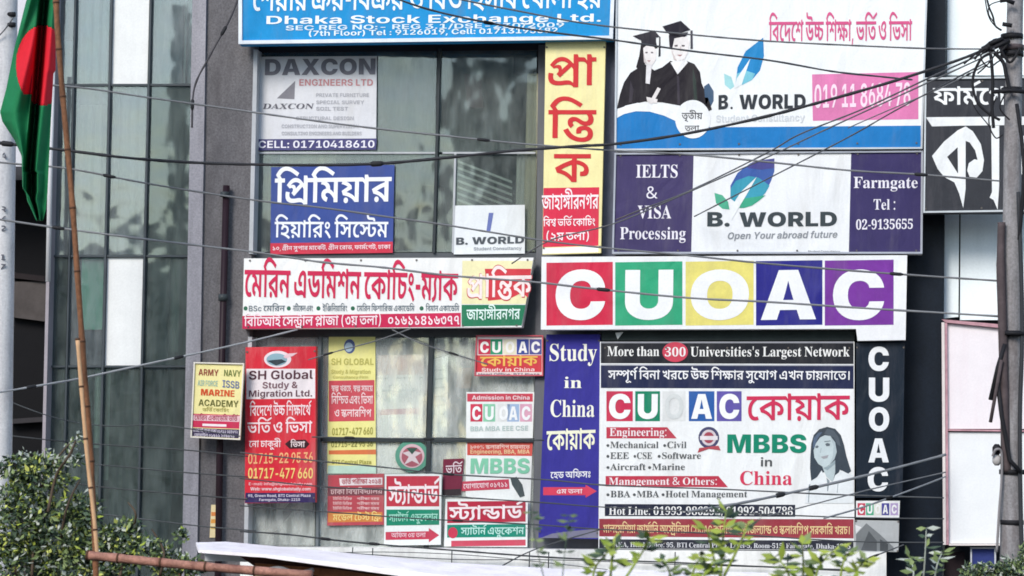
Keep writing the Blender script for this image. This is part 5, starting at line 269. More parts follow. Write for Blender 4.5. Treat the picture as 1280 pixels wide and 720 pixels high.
100077:[511,[[37,0,0,400,122,0,67,-188,5,-15,4,-18,4,-14,4,-15,3,-14,4,-16,3,-15,3,-14,3,-14,3,-13,2,-11,-16,0,3,12,2,13,3,13,3,15,4,16,3,14,4,15,3,16,3,12,5,18,5,15,66,188,122,0,0,-400,-80,0,0,191,0,15,1,18,0,20,1,21,0,16,0,16,1,13,0,22,0,21,6,0,-4,-16,-4,-16,-4,-13,-4,-17,-5,-16,-3,-13,-5,-15,-4,-14,-3,-11,-5,-17,-5,-14,-68,-191,-67,0,-69,191,-4,14,-5,16,-4,14,-5,14,-3,12,-5,16,-4,16,-4,14,-5,16,-4,16,-3,14,6,0,0,-20,1,-22,0,-15,0,-16,1,-14,0,-21,1,-21,0,-18,0,-15,0,-191]]],
100078:[419,[[37,0,0,400,89,0,129,-206,7,-11,6,-12,6,-10,7,-13,8,-14,6,-13,7,-17,7,-17,6,-16,-8,0,-1,16,-1,17,-1,14,-1,17,-1,17,-1,14,-1,21,0,17,0,196,82,0,0,-400,-90,0,-117,187,-8,14,-8,14,-7,11,-7,14,-8,15,-7,14,-9,18,-10,19,-9,19,10,0,1,-20,1,-19,1,-16,1,-18,1,-17,1,-13,0,-20,1,-15,0,-187]]],
100079:[423,[[212,-5,-36,3,-33,9,-26,12,-28,19,-23,25,-16,26,-14,34,-8,40,-2,37,3,43,9,39,12,29,19,29,24,25,24,16,31,14,33,8,31,2,36,-3,33,-8,26,-13,27,-19,23,-25,16,-26,14,-35,8,-39,3,-37,-3,-43,-9,-39,-13,-29,-19,-30,-24,-24,-23,-16,-31,-14,-33,-8],[212,66,21,2,19,5,15,8,15,13,13,16,9,16,7,23,5,26,1,25,-2,29,-5,25,-6,19,-11,20,-13,15,-13,11,-18,9,-19,5,-18,1,-21,-2,-19,-5,-15,-8,-15,-13,-13,-16,-9,-17,-8,-22,-4,-26,-1,-25,1,-29,5,-25,7,-19,10,-20,14,-15,13,-11,17,-9,20,-5]]],
100080:[356,[[37,0,0,400,155,0,30,-2,27,-6,20,-9,21,-14,16,-17,12,-17,9,-22,6,-25,1,-23,-2,-26,-6,-24,-9,-19,-13,-20,-18,-16,-18,-11,-24,-10,-28,-6,-26,-1,-100,0,0,64,88,0,16,1,15,4,11,4,10,7,9,9,5,9,6,16,2,19,-2,20,-6,16,-7,10,-8,9,-9,5,-13,5,-15,3,-15,1,-60,0,0,-334]]],
100081:[427,[[187,137,69,0,37,-49,32,-37,67,-85,-75,0,-46,57,-21,31],[212,-5,-36,3,-33,9,-26,12,-28,19,-23,25,-16,26,-14,34,-8,40,-2,37,3,43,9,39,12,29,19,29,24,25,24,16,31,14,33,8,31,2,36,-3,33,-8,26,-13,27,-19,23,-25,16,-26,14,-35,8,-39,3,-37,-3,-43,-9,-39,-13,-29,-19,-30,-24,-24,-23,-16,-31,-14,-33,-8],[212,66,21,2,19,5,15,8,15,13,13,16,9,16,7,23,5,26,1,25,-2,29,-5,25,-6,19,-11,20,-13,15,-13,11,-18,9,-19,5,-18,1,-21,-2,-19,-5,-15,-8,-15,-13,-13,-16,-9,-17,-8,-22,-4,-26,-1,-25,1,-29,5,-25,7,-19,10,-20,14,-15,13,-11,17,-9,20,-5]]],
100082:[361,[[37,0,0,400,155,0,30,-2,27,-6,20,-8,21,-13,16,-16,12,-16,9,-22,6,-24,1,-23,-2,-26,-6,-23,-9,-19,-13,-18,-18,-15,-18,-10,-24,-9,-28,-5,-26,-1,-106,0,0,65,94,0,16,0,15,3,11,4,10,5,8,8,6,7,6,16,2,18,-2,19,-6,16,-7,9,-8,7,-10,5,-12,5,-15,2,-15,1,-60,0,0,-334],[260,0,-97,182,86,0,100,-182]]],
100083:[360,[[182,-6,-31,2,-29,5,-23,8,-22,12,-19,15,-14,16,-11,22,-7,25,-3,24,78,0,2,-14,5,-11,5,-9,9,-9,10,-7,10,-5,13,-3,14,-3,13,0,15,0,13,3,11,3,14,8,12,11,7,12,2,15,-2,13,-6,11,-11,8,-13,8,-12,4,-13,4,-13,4,-44,11,-33,10,-27,14,-19,15,-17,20,-9,25,-3,24,2,25,8,21,10,17,15,18,19,14,19,10,25,9,27,5,25,1,29,-1,27,-6,21,-8,21,-12,17,-15,13,-15,10,-19,7,-22,2,-20,-77,0,-4,16,-8,13,-9,9,-15,7,-18,5,-17,1,-20,-1,-16,-5,-14,-7,-9,-10,-6,-12,-2,-13,2,-13,7,-12,11,-9,13,-7,15,-5,17,-5,36,-9,17,-4,16,-6,13,-5,15,-7,13,-9,10,-8,11,-10,9,-12,6,-11,5,-14,3,-16,1,-14,-2,-25,-7,-21,-9,-17,-15,-18,-19,-14,-19,-10,-25,-9,-30,-5]]],
100084:[366,[[21,334,0,66,325,0,0,-66,-123,0,0,-334,-80,0,0,334]]],
100085:[403,[[201,-6,-33,3,-30,6,-23,10,-24,14,-20,18,-14,19,-11,24,-7,27,-2,25,0,260,80,0,0,-253,1,-16,4,-15,5,-11,9,-12,10,-10,11,-7,14,-6,16,-4,14,-1,18,1,15,4,12,6,12,8,10,10,8,11,6,13,3,15,1,14,0,253,80,0,0,-260,-3,-29,-7,-27,-11,-20,-16,-21,-20,-18,-21,-12,-28,-11,-30,-6]]],
100086:[408,[[154,0,-141,400,89,0,65,-196,8,-26,8,-27,7,-26,8,-31,9,-33,8,-31,-17,0,9,36,8,33,7,27,8,29,8,27,6,22,63,196,88,0,-137,-400]]],
100087:[569,[[121,0,-108,400,87,0,48,-200,3,-17,4,-19,3,-16,3,-19,3,-20,3,-16,3,-19,3,-19,3,-16,-14,0,3,18,4,19,3,17,3,19,3,19,4,17,3,19,4,18,4,15,50,200,83,0,50,-200,4,-17,4,-19,3,-16,3,-19,4,-20,3,-16,3,-19,4,-19,2,-16,-14,0,3,18,3,19,3,17,3,19,3,19,3,17,4,19,3,18,4,15,47,200,87,0,-107,-400,-92,0,-54,208,-5,24,-5,25,-4,23,-5,28,-4,28,-5,25,20,0,-5,-28,-5,-28,-3,-23,-5,-27,-5,-26,-5,-21,-54,-208]]],
100088:[404,[[14,0,164,234,0,-60,-152,226,93,0,45,-68,8,-13,7,-12,5,-9,8,-15,7,-14,7,-15,7,-15,-21,0,8,15,7,14,7,15,8,15,6,11,7,12,7,11,46,68,90,0,-149,-222,0,58,161,-236,-94,0,-57,85,-7,11,-7,10,-4,8,-7,11,-6,11,-6,12,-6,12,12,0,-6,-12,-6,-12,-7,-11,-6,-11,-6,-9,-6,-10,-7,-10,-58,-85]]],
100089:[400,[[161,0,0,151,-148,249,94,0,68,-125,7,-13,7,-13,5,-11,6,-14,6,-16,5,-15,-18,0,6,17,5,16,5,12,6,13,6,13,6,11,67,125,93,0,-146,-249,0,-151]]],
100090:[364,[[31,0,0,48,163,232,11,14,12,15,10,12,12,15,13,14,11,13,6,-26,-19,-2,-19,-1,-16,0,-19,0,-18,0,-16,0,-132,0,0,66,303,0,0,-48,-161,-228,-11,-15,-12,-15,-11,-13,-13,-16,-13,-15,-11,-13,-6,26,20,2,19,1,17,0,19,0,20,0,16,0,128,0,0,-66]]],
100097:[318,[[119,-6,-20,1,-17,4,-15,5,-14,9,-13,10,-8,11,-8,16,-4,17,-1,17,1,17,3,14,5,11,7,11,9,9,9,7,12,7,13,5,12,4,14,3,15,2,13,2,17,2,15,2,10,1,14,3,10,4,5,6,2,9,0,1,-1,12,-4,11,-7,8,-10,6,-12,3,-14,2,-15,-2,-13,-3,-10,-6,-9,-7,-6,-9,-5,-9,-72,13,7,17,9,15,10,12,14,12,16,9,15,6,19,6,21,3,19,1,17,-1,16,-2,13,-3,16,-4,14,-7,11,-6,12,-10,10,-11,7,-11,6,-15,4,-16,1,-16,0,-202,-75,0,0,42,-2,0,-9,-13,-11,-12,-9,-7,-10,-6,-10,-4,-12,-3,-14,-2],[140,50,19,2,16,5,13,10,10,11,6,14,2,15,0,33,-5,-2,-6,-2,-8,-2,-9,-2,-9,-2,-9,-1,-8,-1,-7,-1,-14,-3,-13,-4,-10,-6,-8,-7,-4,-10,-2,-11,1,-11,5,-9,7,-7,9,-5,12,-3]]],
100098:[346,[[201,-5,-16,1,-15,3,-11,4,-11,7,-9,7,-7,7,-9,12,-7,12,-4,0,0,-48,-77,0,0,400,78,0,0,-150,3,0,7,12,9,12,8,8,9,8,10,5,13,5,15,3,15,1,22,-2,22,-7,17,-8,18,-15,15,-18,11,-19,10,-26,5,-30,2,-29,-2,-33,-6,-30,-8,-22,-13,-22,-16,-18,-15,-12,-21,-11,-22,-5],[177,58,15,1,12,5,10,6,9,9,8,12,5,11,4,16,3,16,0,16,-1,18,-2,16,-4,13,-6,13,-8,11,-8,8,-11,7,-13,4,-13,1,-14,-2,-12,-4,-9,-5,-10,-9,-8,-12,-5,-11,-4,-15,-3,-17,0,-16,1,-19,2,-16,4,-13,7,-14,8,-11,8,-7,11,-7,12,-4]]],
100099:[323,[[168,-6,-30,2,-27,8,-20,9,-22,16,-17,19,-12,20,-10,25,-6,29,-2,27,2,31,7,28,9,22,14,23,18,18,19,13,24,12,27,6,26,2,18,-1,17,-2,14,-4,15,-5,14,-7,11,-8,11,-9,10,-11,7,-11,7,-13,6,-14,3,-14,-73,-14,-3,11,-5,10,-5,9,-7,7,-8,6,-9,4,-11,3,-11,1,-15,-2,-12,-4,-10,-6,-9,-9,-8,-12,-5,-12,-5,-15,-2,-17,-1,-16,1,-18,3,-17,4,-13,6,-14,8,-11,8,-8,11,-7,13,-4,13,-1,11,1,11,3,9,4,8,6,7,8,6,9,5,10,3,12,72,-14,-3,-16,-6,-15,-6,-11,-9,-12,-10,-12,-10,-8,-13,-8,-14,-7,-13,-5,-16,-4,-17,-2]]],
100100:[346,[[145,-5,-24,2,-21,7,-18,9,-18,14,-15,19,-11,19,-9,26,-5,30,-2,29,2,33,6,30,9,22,13,22,16,18,15,12,20,10,22,5,19,2,17,-1,15,-3,11,-5,11,-6,10,-8,6,-7,9,-12,7,-12,3,0,0,150,78,0,0,-400,-77,0,0,48,-4,0,-7,-12,-9,-12,-8,-8,-10,-7,-9,-6,-13,-5,-15,-2],[168,58,14,1,13,5,9,6,10,9,7,11,6,12,4,15,3,17,0,16,-1,18,-2,17,-4,13,-7,13,-8,11,-8,8,-11,6,-13,4,-12,1,-14,-2,-12,-4,-10,-6,-9,-9,-8,-12,-5,-11,-4,-15,-3,-17,0,-15,1,-18,2,-17,4,-13,6,-13,8,-11,8,-8,11,-7,13,-4]]],
100101:[327,[[170,-6,-31,2,-27,7,-21,10,-21,15,-18,19,-12,19,-10,26,-6,29,-2,27,2,31,7,29,9,22,14,22,18,19,18,13,24,12,27,6,25,2,20,-1,19,-4,15,-4,17,-8,16,-10,12,-10,12,-15,11,-17,7,-16,6,-21,4,-24,1,-22,0,-23,-251,0,0,50,213,0,-37,-13,-1,16,-3,14,-3,11,-6,12,-8,9,-8,7,-11,5,-13,4,-12,0,-14,-1,-12,-3,-10,-5,-9,-8,-8,-10,-5,-9,-5,-13,-3,-13,0,-12,0,-36,1,-17,3,-16,5,-11,7,-12,9,-9,9,-6,12,-6,13,-3,12,0,14,1,12,3,11,5,9,7,8,9,5,11,71,-14,-6,-16,-9,-15,-10,-12,-13,-12,-16,-10,-16,-7,-19,-6,-22,-3]]],
100102:[218,[[200,300,0,-60,-195,0,0,60],[59,0,0,324,1,21,5,18,6,14,10,13,13,11,12,7,16,6,17,4,16,1,18,-1,17,-2,13,-3,9,-3,-14,-59,-6,1,-6,2,-7,1,-8,0,-16,-2,-10,-7,-6,-10,-2,-15,0,-321]]],
100103:[347,[[167,-119,-24,1,-23,4,-17,5,-18,7,-16,9,-11,10,-11,12,-9,13,-5,12,68,20,5,-9,7,-8,9,-7,12,-6,15,-4,18,-1,20,2,17,5,12,7,11,12,6,16,1,17,0,55,-6,0,-6,-11,-9,-12,-8,-7,-10,-7,-9,-4,-13,-5,-14,-2,-14,-1,-23,2,-22,6,-17,8,-18,13,-15,18,-11,18,-10,25,-5,28,-2,29,2,33,6,29,9,22,13,22,16,18,16,12,20,10,21,5,20,2,17,-1,15,-3,11,-5,11,-6,9,-8,7,-7,10,-12,6,-12,4,0,0,50,77,0,0,-298,-2,-27,-7,-23,-10,-17,-15,-17,-18,-14,-18,-9,-24,-8,-26,-4],[169,64,14,2,12,3,9,6,10,8,8,11,5,10,4,15,3,17,1,15,-1,18,-3,17,-4,12,-6,13,-8,11,-8,8,-11,6,-13,4,-12,1,-15,-2,-12,-4,-10,-6,-9,-9,-8,-11,-5,-12,-4,-14,-3,-17,0,-15,1,-18,2,-15,4,-13,6,-12,8,-11,8,-7,12,-6,12,-4]]],
100104:[341,[[113,174,0,-174,-78,0,0,400,77,0,0,-175,-7,0,10,25,13,20,13,14,19,11,22,7,21,2,21,-2,19,-5,14,-7,15,-11,13,-13,9,-14,7,-19,4,-22,1,-20,0,-191,-78,0,0,178,-2,18,-5,15,-8,11,-11,9,-15,6,-14,1,-17,-2,-14,-5,-12,-10,-9,-12,-6,-16]]],
100105:[148,[[35,0,0,300,78,0,0,-300],[74,340,-17,3,-14,9,-9,13,-3,16,3,15,9,14,14,8,17,3,17,-3,14,-8,9,-14,4,-15,-4,-16,-9,-13,-14,-9]]],
100107:[318,[[106,89,0,95,12,0,100,116,91,0,-130,-150,-18,0],[35,0,0,400,78,0,0,-400],[222,0,-91,133,52,55,132,-188]]],
100108:[169,[[123,-2,-29,3,-23,7,-15,10,-12,16,-7,21,-2,22,0,323,78,0,0,-312,1,-13,4,-8,7,-5,11,-2,5,0,5,1,3,0,3,1,13,-58,-8,-2,-10,-2,-11,-1]]],
100109:[500,[[35,0,0,300,73,0,3,-74,-5,0,5,18,8,16,7,11,10,11,11,9,11,5,13,5,13,3,12,1,21,-3,18,-7,14,-11,12,-17,10,-22,7,-24,-10,0,6,19,8,16,8,12,12,12,12,10,12,6,15,5,15,3,14,1,18,-2,17,-4,14,-6,14,-10,12,-12,8,-13,7,-17,4,-20,1,-19,0,-202,-78,0,0,188,-2,16,-5,14,-7,8,-11,8,-12,4,-11,1,-15,-2,-12,-5,-10,-8,-8,-11,-4,-13,-2,-15,0,-185,-76,0,0,190,-1,15,-5,12,-7,9,-10,7,-12,5,-12,1,-14,-2,-12,-5,-11,-8,-8,-11,-5,-14,-2,-17,0,-182]]],
100110:[341,[[113,174,0,-174,-78,0,0,300,74,0,1,-75,-5,0,10,25,13,20,13,14,19,11,22,7,21,2,21,-2,19,-5,14,-7,15,-11,13,-13,8,-14,8,-19,4,-22,1,-20,0,-191,-78,0,0,178,-2,18,-5,15,-8,11,-11,9,-15,6,-14,1,-17,-2,-14,-5,-12,-10,-9,-12,-6,-16]]],
100111:[337,[[168,-6,-30,2,-27,8,-20,9,-21,16,-18,19,-12,20,-10,25,-6,29,-2,27,2,31,7,28,9,22,14,23,18,18,19,13,24,12,28,6,25,2,30,-2,27,-8,21,-10,21,-15,18,-19,12,-20,10,-26,6,-28,1,-27,-2,-31,-6,-28,-9,-22,-15,-23,-18,-18,-18,-14,-24,-11,-28,-6],[168,56,15,2,13,4,9,6,10,10,7,12,5,12,5,15,2,17,1,15,-1,18,-3,17,-4,13,-6,13,-8,12,-8,8,-11,7,-13,4,-13,1,-14,-2,-13,-4,-9,-6,-10,-10,-7,-12,-6,-11,-4,-16,-2,-16,-1,-16,1,-18,3,-16,3,-13,7,-14,7,-12,9,-8,11,-7,13,-4]]],
100112:[346,[[35,-112,0,412,77,0,0,-50,4,0,7,12,9,12,8,8,9,8,10,5,13,5,15,3,15,1,22,-2,22,-7,17,-8,18,-15,15,-18,11,-19,10,-26,5,-30,2,-29,-2,-33,-6,-30,-8,-22,-13,-22,-16,-18,-15,-12,-21,-11,-22,-5,-20,-2,-16,1,-15,3,-11,4,-11,7,-9,7,-7,7,-9,12,-7,12,-3,0,0,-160],[177,58,15,1,12,5,10,6,9,9,8,12,5,11,4,16,3,16,0,16,-1,18,-2,16,-4,13,-6,13,-8,11,-8,8,-11,7,-13,4,-13,1,-14,-2,-12,-4,-9,-5,-10,-9,-8,-12,-5,-11,-4,-15,-3,-17,0,-16,1,-19,2,-16,4,-13,7,-14,8,-11,8,-7,11,-7,12,-4]]],
100114:[223,[[35,0,0,300,76,0,0,-52,3,0,7,18,10,14,11,10,14,8,16,5,15,1,6,0,7,-1,7,0,6,-1,0,-71,-7,2,-9,1,-10,1,-9,0,-17,-2,-16,-6,-10,-6,-8,-8,-5,-8,-7,-15,-2,-18,0,-172]]],
100115:[307,[[153,-6,-24,1,-22,4,-18,5,-18,9,-15,10,-12,11,-11,15,-7,17,-5,15,74,13,5,-13,7,-11,8,-8,12,-6,14,-3,14,-1,15,1,13,3,9,5,11,10,3,13,-2,11,-7,9,-13,6,-17,6,-52,10,-27,8,-22,11,-15,11,-13,17,-7,19,-2,19,2,19,6,17,8,14,13,13,15,11,16,8,21,6,23,4,21,1,24,-1,21,-4,16,-5,17,-8,15,-10,10,-10,10,-13,7,-15,5,-14,-70,-12,-7,14,-11,11,-10,6,-13,3,-12,1,-19,-2,-15,-6,-11,-10,-3,-13,2,-11,7,-9,12,-7,18,-5,54,-11,27,-7,22,-11,15,-11,12,-15,7,-19,2,-18,-2,-20,-6,-17,-9,-14,-13,-15,-17,-11,-17,-9,-22,-7,-24,-4]]],
100116:[200,[[182,300,0,-60,-177,0,0,60],[47,372,78,0,0,-285,2,-13,5,-8,8,-6,13,-1,6,0,7,1,7,1,6,1,11,-59,-13,-3,-13,-3,-13,-1,-12,0,-29,3,-23,8,-16,11,-14,17,-8,23,-2,22]]],
100117:[341,[[138,-4,-21,2,-19,5,-14,7,-15,11,-13,13,-8,15,-8,19,-4,21,-1,20,0,191,78,0,0,-177,2,-19,5,-15,8,-11,12,-9,14,-6,15,-1,16,2,14,5,12,10,9,12,6,16,2,19,0,174,78,0,0,-300,-74,0,-1,75,5,0,-10,-25,-13,-20,-13,-14,-19,-11,-22,-7]]],
100118:[328,[[120,0,-111,300,83,0,51,-157,7,-21,5,-20,5,-18,5,-21,4,-21,5,-19,-18,0,5,22,5,21,4,18,5,21,6,20,5,18,51,157,83,0,-111,-300]]],
100119:[466,[[98,0,-89,300,82,0,27,-112,5,-22,5,-22,5,-21,5,-25,5,-27,4,-25,-9,0,5,28,6,27,4,21,6,24,6,23,4,19,28,112,73,0,27,-112,5,-22,5,-23,5,-20,6,-25,5,-28,5,-24,-9,0,4,28,5,27,5,22,5,24,5,22,4,19,27,112,83,0,-89,-300,-80,0,-33,117,-4,13,-3,13,-3,13,-4,15,-3,15,-3,13,-3,15,-3,14,-3,12,14,0,-3,-14,-4,-14,-3,-13,-3,-15,-3,-16,-3,-12,-4,-15,-3,-13,-3,-11,-34,-117]]],
100120:[318,[[12,0,116,185,0,-61,-110,176,84,0,28,-48,9,-16,8,-16,7,-14,7,-15,7,-16,7,-12,-31,0,8,15,8,15,6,13,7,16,9,16,7,14,29,48,84,0,-113,-177,0,60,117,-183,-84,0,-34,57,-9,16,-9,16,-6,14,-8,15,-7,15,-7,13,31,0,-8,-15,-7,-15,-6,-13,-7,-16,-8,-16,-8,-14,-34,-57]]],
100121:[329,[[33,-106,18,59,9,-3,15,-2,14,0,11,4,9,7,6,10,4,13,3,17,-113,301,83,0,51,-157,7,-21,5,-20,4,-18,4,-21,5,-21,4,-19,-19,0,5,22,5,21,5,18,5,21,6,20,6,18,53,157,83,0,-128,-336,-7,-16,-8,-15,-8,-11,-11,-11,-13,-9,-12,-7,-15,-5,-18,-4,-17,0,-15,0,-14,2,-13,2]]],
100122:[314,[[32,0,0,48,150,186,0,2,-145,0,0,64,240,0,0,-52,-141,-182,0,-2,146,0,0,-64]]],
108226:[264,[[132,74,-16,1,-15,4,-12,6,-13,9,-11,11,-7,11,-7,14,-4,16,-1,13,1,17,5,15,6,12,9,12,11,11,11,8,14,6,15,4,14,1,16,-1,15,-4,12,-6,13,-9,11,-11,7,-11,7,-14,4,-16,1,-14,-2,-16,-4,-15,-6,-12,-9,-12,-11,-11,-11,-8,-14,-7,-15,-3]]],
200038:[432,[[164,-6,-39,4,-34,11,-24,15,-21,24,-11,31,-4,31,3,29,9,26,13,18,19,18,24,18,23,15,-13,15,-12,16,-10,14,-9,18,-6,20,-1,19,3,28,11,23,15,17,23,14,28,8,28,2,31,-3,26,-9,18,-12,16,-19,9,-24,2,-24,-3,-25,-8,-22,-12,-16,-19,-18,-21,-16,-21,-13,114,-110,10,13,9,15,6,14,6,17,6,18,4,17,53,0,-7,-26,-9,-25,-8,-20,-11,-21,-13,-20,-12,-15,86,-84,-71,0,-51,50,-20,-17,-22,-14,-20,-10,-26,-8,-29,-6],[165,257,22,14,17,13,11,11,9,14,5,14,1,14,-2,14,-5,12,-7,9,-11,8,-14,4,-13,1,-17,-1,-14,-5,-10,-7,-9,-10,-5,-13,-1,-13,1,-14,4,-14,6,-11,9,-13,11,-14],[166,40,25,2,22,4,18,7,18,9,15,10,12,10,-123,119,-20,-13,-17,-14,-12,-11,-11,-15,-6,-18,-1,-18,2,-22,8,-18,11,-12,17,-12,21,-6]]],
200039:[133,[[50,269,-12,152,56,0,-11,-152]]],
200044:[158,[[24,-76,6,24,6,26,5,24,5,27,5,24,3,19,55,0,4,-6,-6,-23,-8,-24,-8,-22,-10,-25,-10,-24,-8,-20]]],
200045:[190,[[24,135,0,46,142,0,0,-46]]],
200046:[158,[[78,-8,-13,2,-12,7,-8,13,-3,18,3,18,8,13,12,6,13,2,15,-2,12,-6,8,-13,3,-18,-3,-18,-8,-13,-12,-7]]],
200048:[330,[[165,-6,-35,3,-29,10,-21,14,-20,22,-16,27,-10,27,-8,37,-5,40,-1,38,2,44,5,39,7,31,12,31,16,26,18,18,25,15,30,9,31,2,33,-3,29,-10,21,-13,20,-22,16,-26,10,-28,9,-36,4,-40,2,-38,-2,-44,-5,-39,-8,-31,-12,-31,-17,-27,-18,-18,-24,-15,-30,-9],[165,32,21,6,14,18,8,24,6,37,3,47,1,47,-1,55,-4,45,-5,31,-10,27,-15,16,-17,4,-21,-6,-14,-17,-9,-24,-6,-37,-4,-47,0,-47,1,-54,4,-46,5,-31,10,-28,16,-15]]],
200049:[330,[[57,0,0,31,49,0,13,2,9,7,5,11,2,19,0,295,-15,-18,-14,-15,-11,-11,-13,-10,-12,-6,-11,-1,-13,3,-11,9,-8,13,-2,18,13,4,14,5,13,6,16,8,18,11,17,12,41,31,66,0,0,-354,1,-17,5,-12,9,-7,15,-3,48,0,0,-31]]],
200050:[330,[[21,0,0,61,87,89,23,25,20,23,13,17,12,20,9,19,6,16,5,18,2,20,1,18,-2,22,-4,17,-7,11,-9,9,-12,5,-12,1,-19,-3,-15,-9,-8,-14,-7,-21,-4,-27,-1,-28,-22,2,-19,5,-14,6,-12,12,-7,16,-2,17,2,15,5,14,7,11,12,12,16,10,16,7,22,7,25,3,25,1,42,-3,35,-10,23,-13,20,-21,12,-25,3,-26,-1,-14,-3,-14,-3,-12,-7,-14,-9,-15,-9,-13,-13,-17,-17,-19,-17,-18,-22,-22,-26,-26,-25,-24,-59,-56,137,0,17,3,14,8,9,8,6,11,3,11,5,18,35,0,-3,-124]]],
200051:[330,[[143,-6,-29,1,-25,4,-18,5,-18,8,-14,9,-9,9,-8,12,-4,12,-1,11,1,14,6,12,8,8,11,7,12,4,12,1,2,-24,7,-20,11,-13,15,-11,19,-6,18,-2,19,2,17,6,11,7,9,9,7,11,6,15,3,18,1,19,-3,22,-9,19,-12,15,-19,12,-24,7,-25,2,-36,0,0,37,39,0,24,3,20,9,12,12,11,18,6,23,2,22,-2,20,-4,18,-7,12,-10,10,-13,7,-13,1,-14,-1,-11,-5,-7,-7,-7,-10,-5,-12,-3,-12,-2,-15,-2,-16,0,-13,-24,1,-19,5,-14,6,-11,11,-7,14,-2,15,4,21,12,18,17,14,27,13,35,7,36,2,41,-3,34,-9,24,-13,21,-20,13,-25,3,-26,-3,-26,-10,-23,-13,-17,-20,-17,-22,-14,-22,-9,16,-4,17,-6,14,-6,16,-9,15,-12,10,-11,10,-17,5,-19,2,-19,-2,-24,-5,-21,-7,-16,-10,-16,-13,-13,-13,-10,-16,-9,-18,-8,-17,-4,-20,-4,-20,-2]]],
200052:[330,[[106,0,0,31,17,0,18,2,16,6,8,7,5,13,1,15,0,36,-163,0,0,36,167,275,82,0,0,-272,62,0,0,-39,-62,0,0,-36,2,-17,5,-12,7,-6,16,-6,19,-2,7,0,0,-31],[49,149,122,0,0,103,0,19,1,19,0,18,1,21,1,20,1,16,-4,-8,-5,-11,-6,-12,-7,-13,-8,-13,-6,-11,-6,-10,-4,-7]]],
200053:[330,[[145,-6,-29,1,-25,4,-17,5,-17,8,-13,10,-9,9,-6,12,-4,12,-1,10,3,18,10,13,15,8,19,2,1,-16,5,-17,5,-11,8,-9,7,-7,11,-6,14,-4,14,-1,18,3,18,6,10,7,10,11,6,11,6,16,3,21,1,20,-2,28,-8,23,-11,15,-16,12,-22,7,-21,2,-20,-1,-17,-2,-15,-4,-13,-4,-28,11,19,204,223,0,3,-107,-33,0,-5,20,-3,9,-5,7,-7,5,-12,1,-123,0,-9,-109,11,4,17,2,18,2,18,1,45,-4,38,-11,27,-17,24,-25,14,-34,4,-35,-2,-26,-5,-22,-7,-17,-11,-16,-13,-15,-13,-10,-16,-10,-18,-8,-16,-5,-19,-4,-18,-2]]],
200054:[330,[[173,-6,-29,3,-27,8,-21,11,-21,18,-18,23,-12,25,-11,34,-6,40,-1,39,1,33,4,32,5,26,8,28,11,26,12,20,16,20,18,17,18,12,24,11,26,6,25,1,25,-1,21,-3,15,-5,14,-7,11,-9,8,-8,8,-15,2,-17,-2,-12,-6,-11,-8,-9,-14,-8,-19,-5,-22,-1,0,18,-3,18,-4,16,-7,13,-11,8,-14,3,-22,-5,-19,-14,-14,-21,-12,-33,-9,-41,-3,-41,9,5,11,5,11,5,15,4,18,2,17,0,35,-4,30,-11,21,-17,19,-25,10,-32,3,-33,-4,-41,-13,-36,-17,-25,-29,-23,-36,-13],[175,33,14,3,13,8,8,12,8,20,4,26,2,28,-2,31,-5,24,-8,15,-11,13,-14,7,-15,2,-16,-2,-18,-7,-15,-9,-10,-10,2,-54,7,-42,10,-27,14,-22,16,-13]]],
200055:[330,[[97,0,157,357,-155,0,-18,-4,-12,-11,-4,-15,-4,-30,-35,0,3,124,281,0,0,-29,-163,-392]]],
200056:[330,[[161,-6,-32,2,-28,6,-21,7,-20,12,-16,15,-11,14,-9,19,-5,20,-1,18,3,25,8,22,13,16,18,16,22,15,22,12,-22,15,-19,16,-13,16,-11,19,-6,21,-2,20,2,19,5,18,6,15,11,16,16,14,16,10,24,9,29,5,28,1,40,-3,33,-11,21,-15,18,-22,11,-27,3,-25,-3,-23,-8,-19,-11,-14,-17,-14,-20,-14,-21,-12,34,-18,25,-18,17,-17,13,-20,7,-23,2,-20,-5,-36,-14,-30,-21,-21,-31,-18,-40,-10],[178,248,14,10,11,10,7,10,5,14,4,17,0,16,-1,17,-5,16,-7,14,-11,11,-14,7,-16,3,-16,-2,-13,-7,-9,-10,-7,-14,-4,-17,-2,-16,2,-20,7,-16,8,-12,13,-11,17,-11],[164,28,20,2,16,8,12,10,10,16,6,19,2,18,-2,20,-8,16,-10,13,-18,13,-23,14,-25,12,-13,-10,-12,-11,-8,-12,-8,-15,-4,-18,-2,-18,3,-22,6,-20,10,-14,14,-12,17,-7]]],
200057:[330,[[134,-6,-23,1,-20,4,-14,5,-13,7,-11,9,-6,9,-7,16,-3,16,2,12,5,10,9,7,13,4,7,-17,9,-16,9,-11,13,-11,16,-6,17,-2,45,21,28,63,10,87,-10,-11,-12,-10,-12,-7,-15,-7,-18,-4,-17,-1,-33,4,-29,12,-21,16,-19,25,-10,32,-3,33,2,29,6,26,8,20,13,21,17,17,16,12,23,11,26,6,24,1,29,-2,26,-8,21,-11,21,-17,18,-23,13,-24,11,-34,7,-40,1,-39,-1,-33,-3,-32,-5,-26,-8,-29,-11,-26,-11,-20,-16,-21,-18,-17,-18,-13,-25,-10,-27,-6],[162,205,13,1,13,4,9,6,10,8,8,10,5,10,-2,48,-7,38,-8,24,-13,19,-15,12,-16,3,-16,-3,-14,-10,-9,-12,-8,-21,-5,-27,-1,-27,7,-48,20,-28]]],
200058:[158,[[78,244,-13,3,-12,7,-8,12,-3,18,3,19,8,13,12,6,13,2,15,-2,12,-6,8,-13,3,-19,-3,-18,-8,-12,-12,-7],[78,-8,-13,2,-12,7,-8,13,-3,18,3,18,8,13,12,6,13,2,15,-2,12,-6,8,-13,3,-18,-3,-18,-8,-13,-12,-7]]],
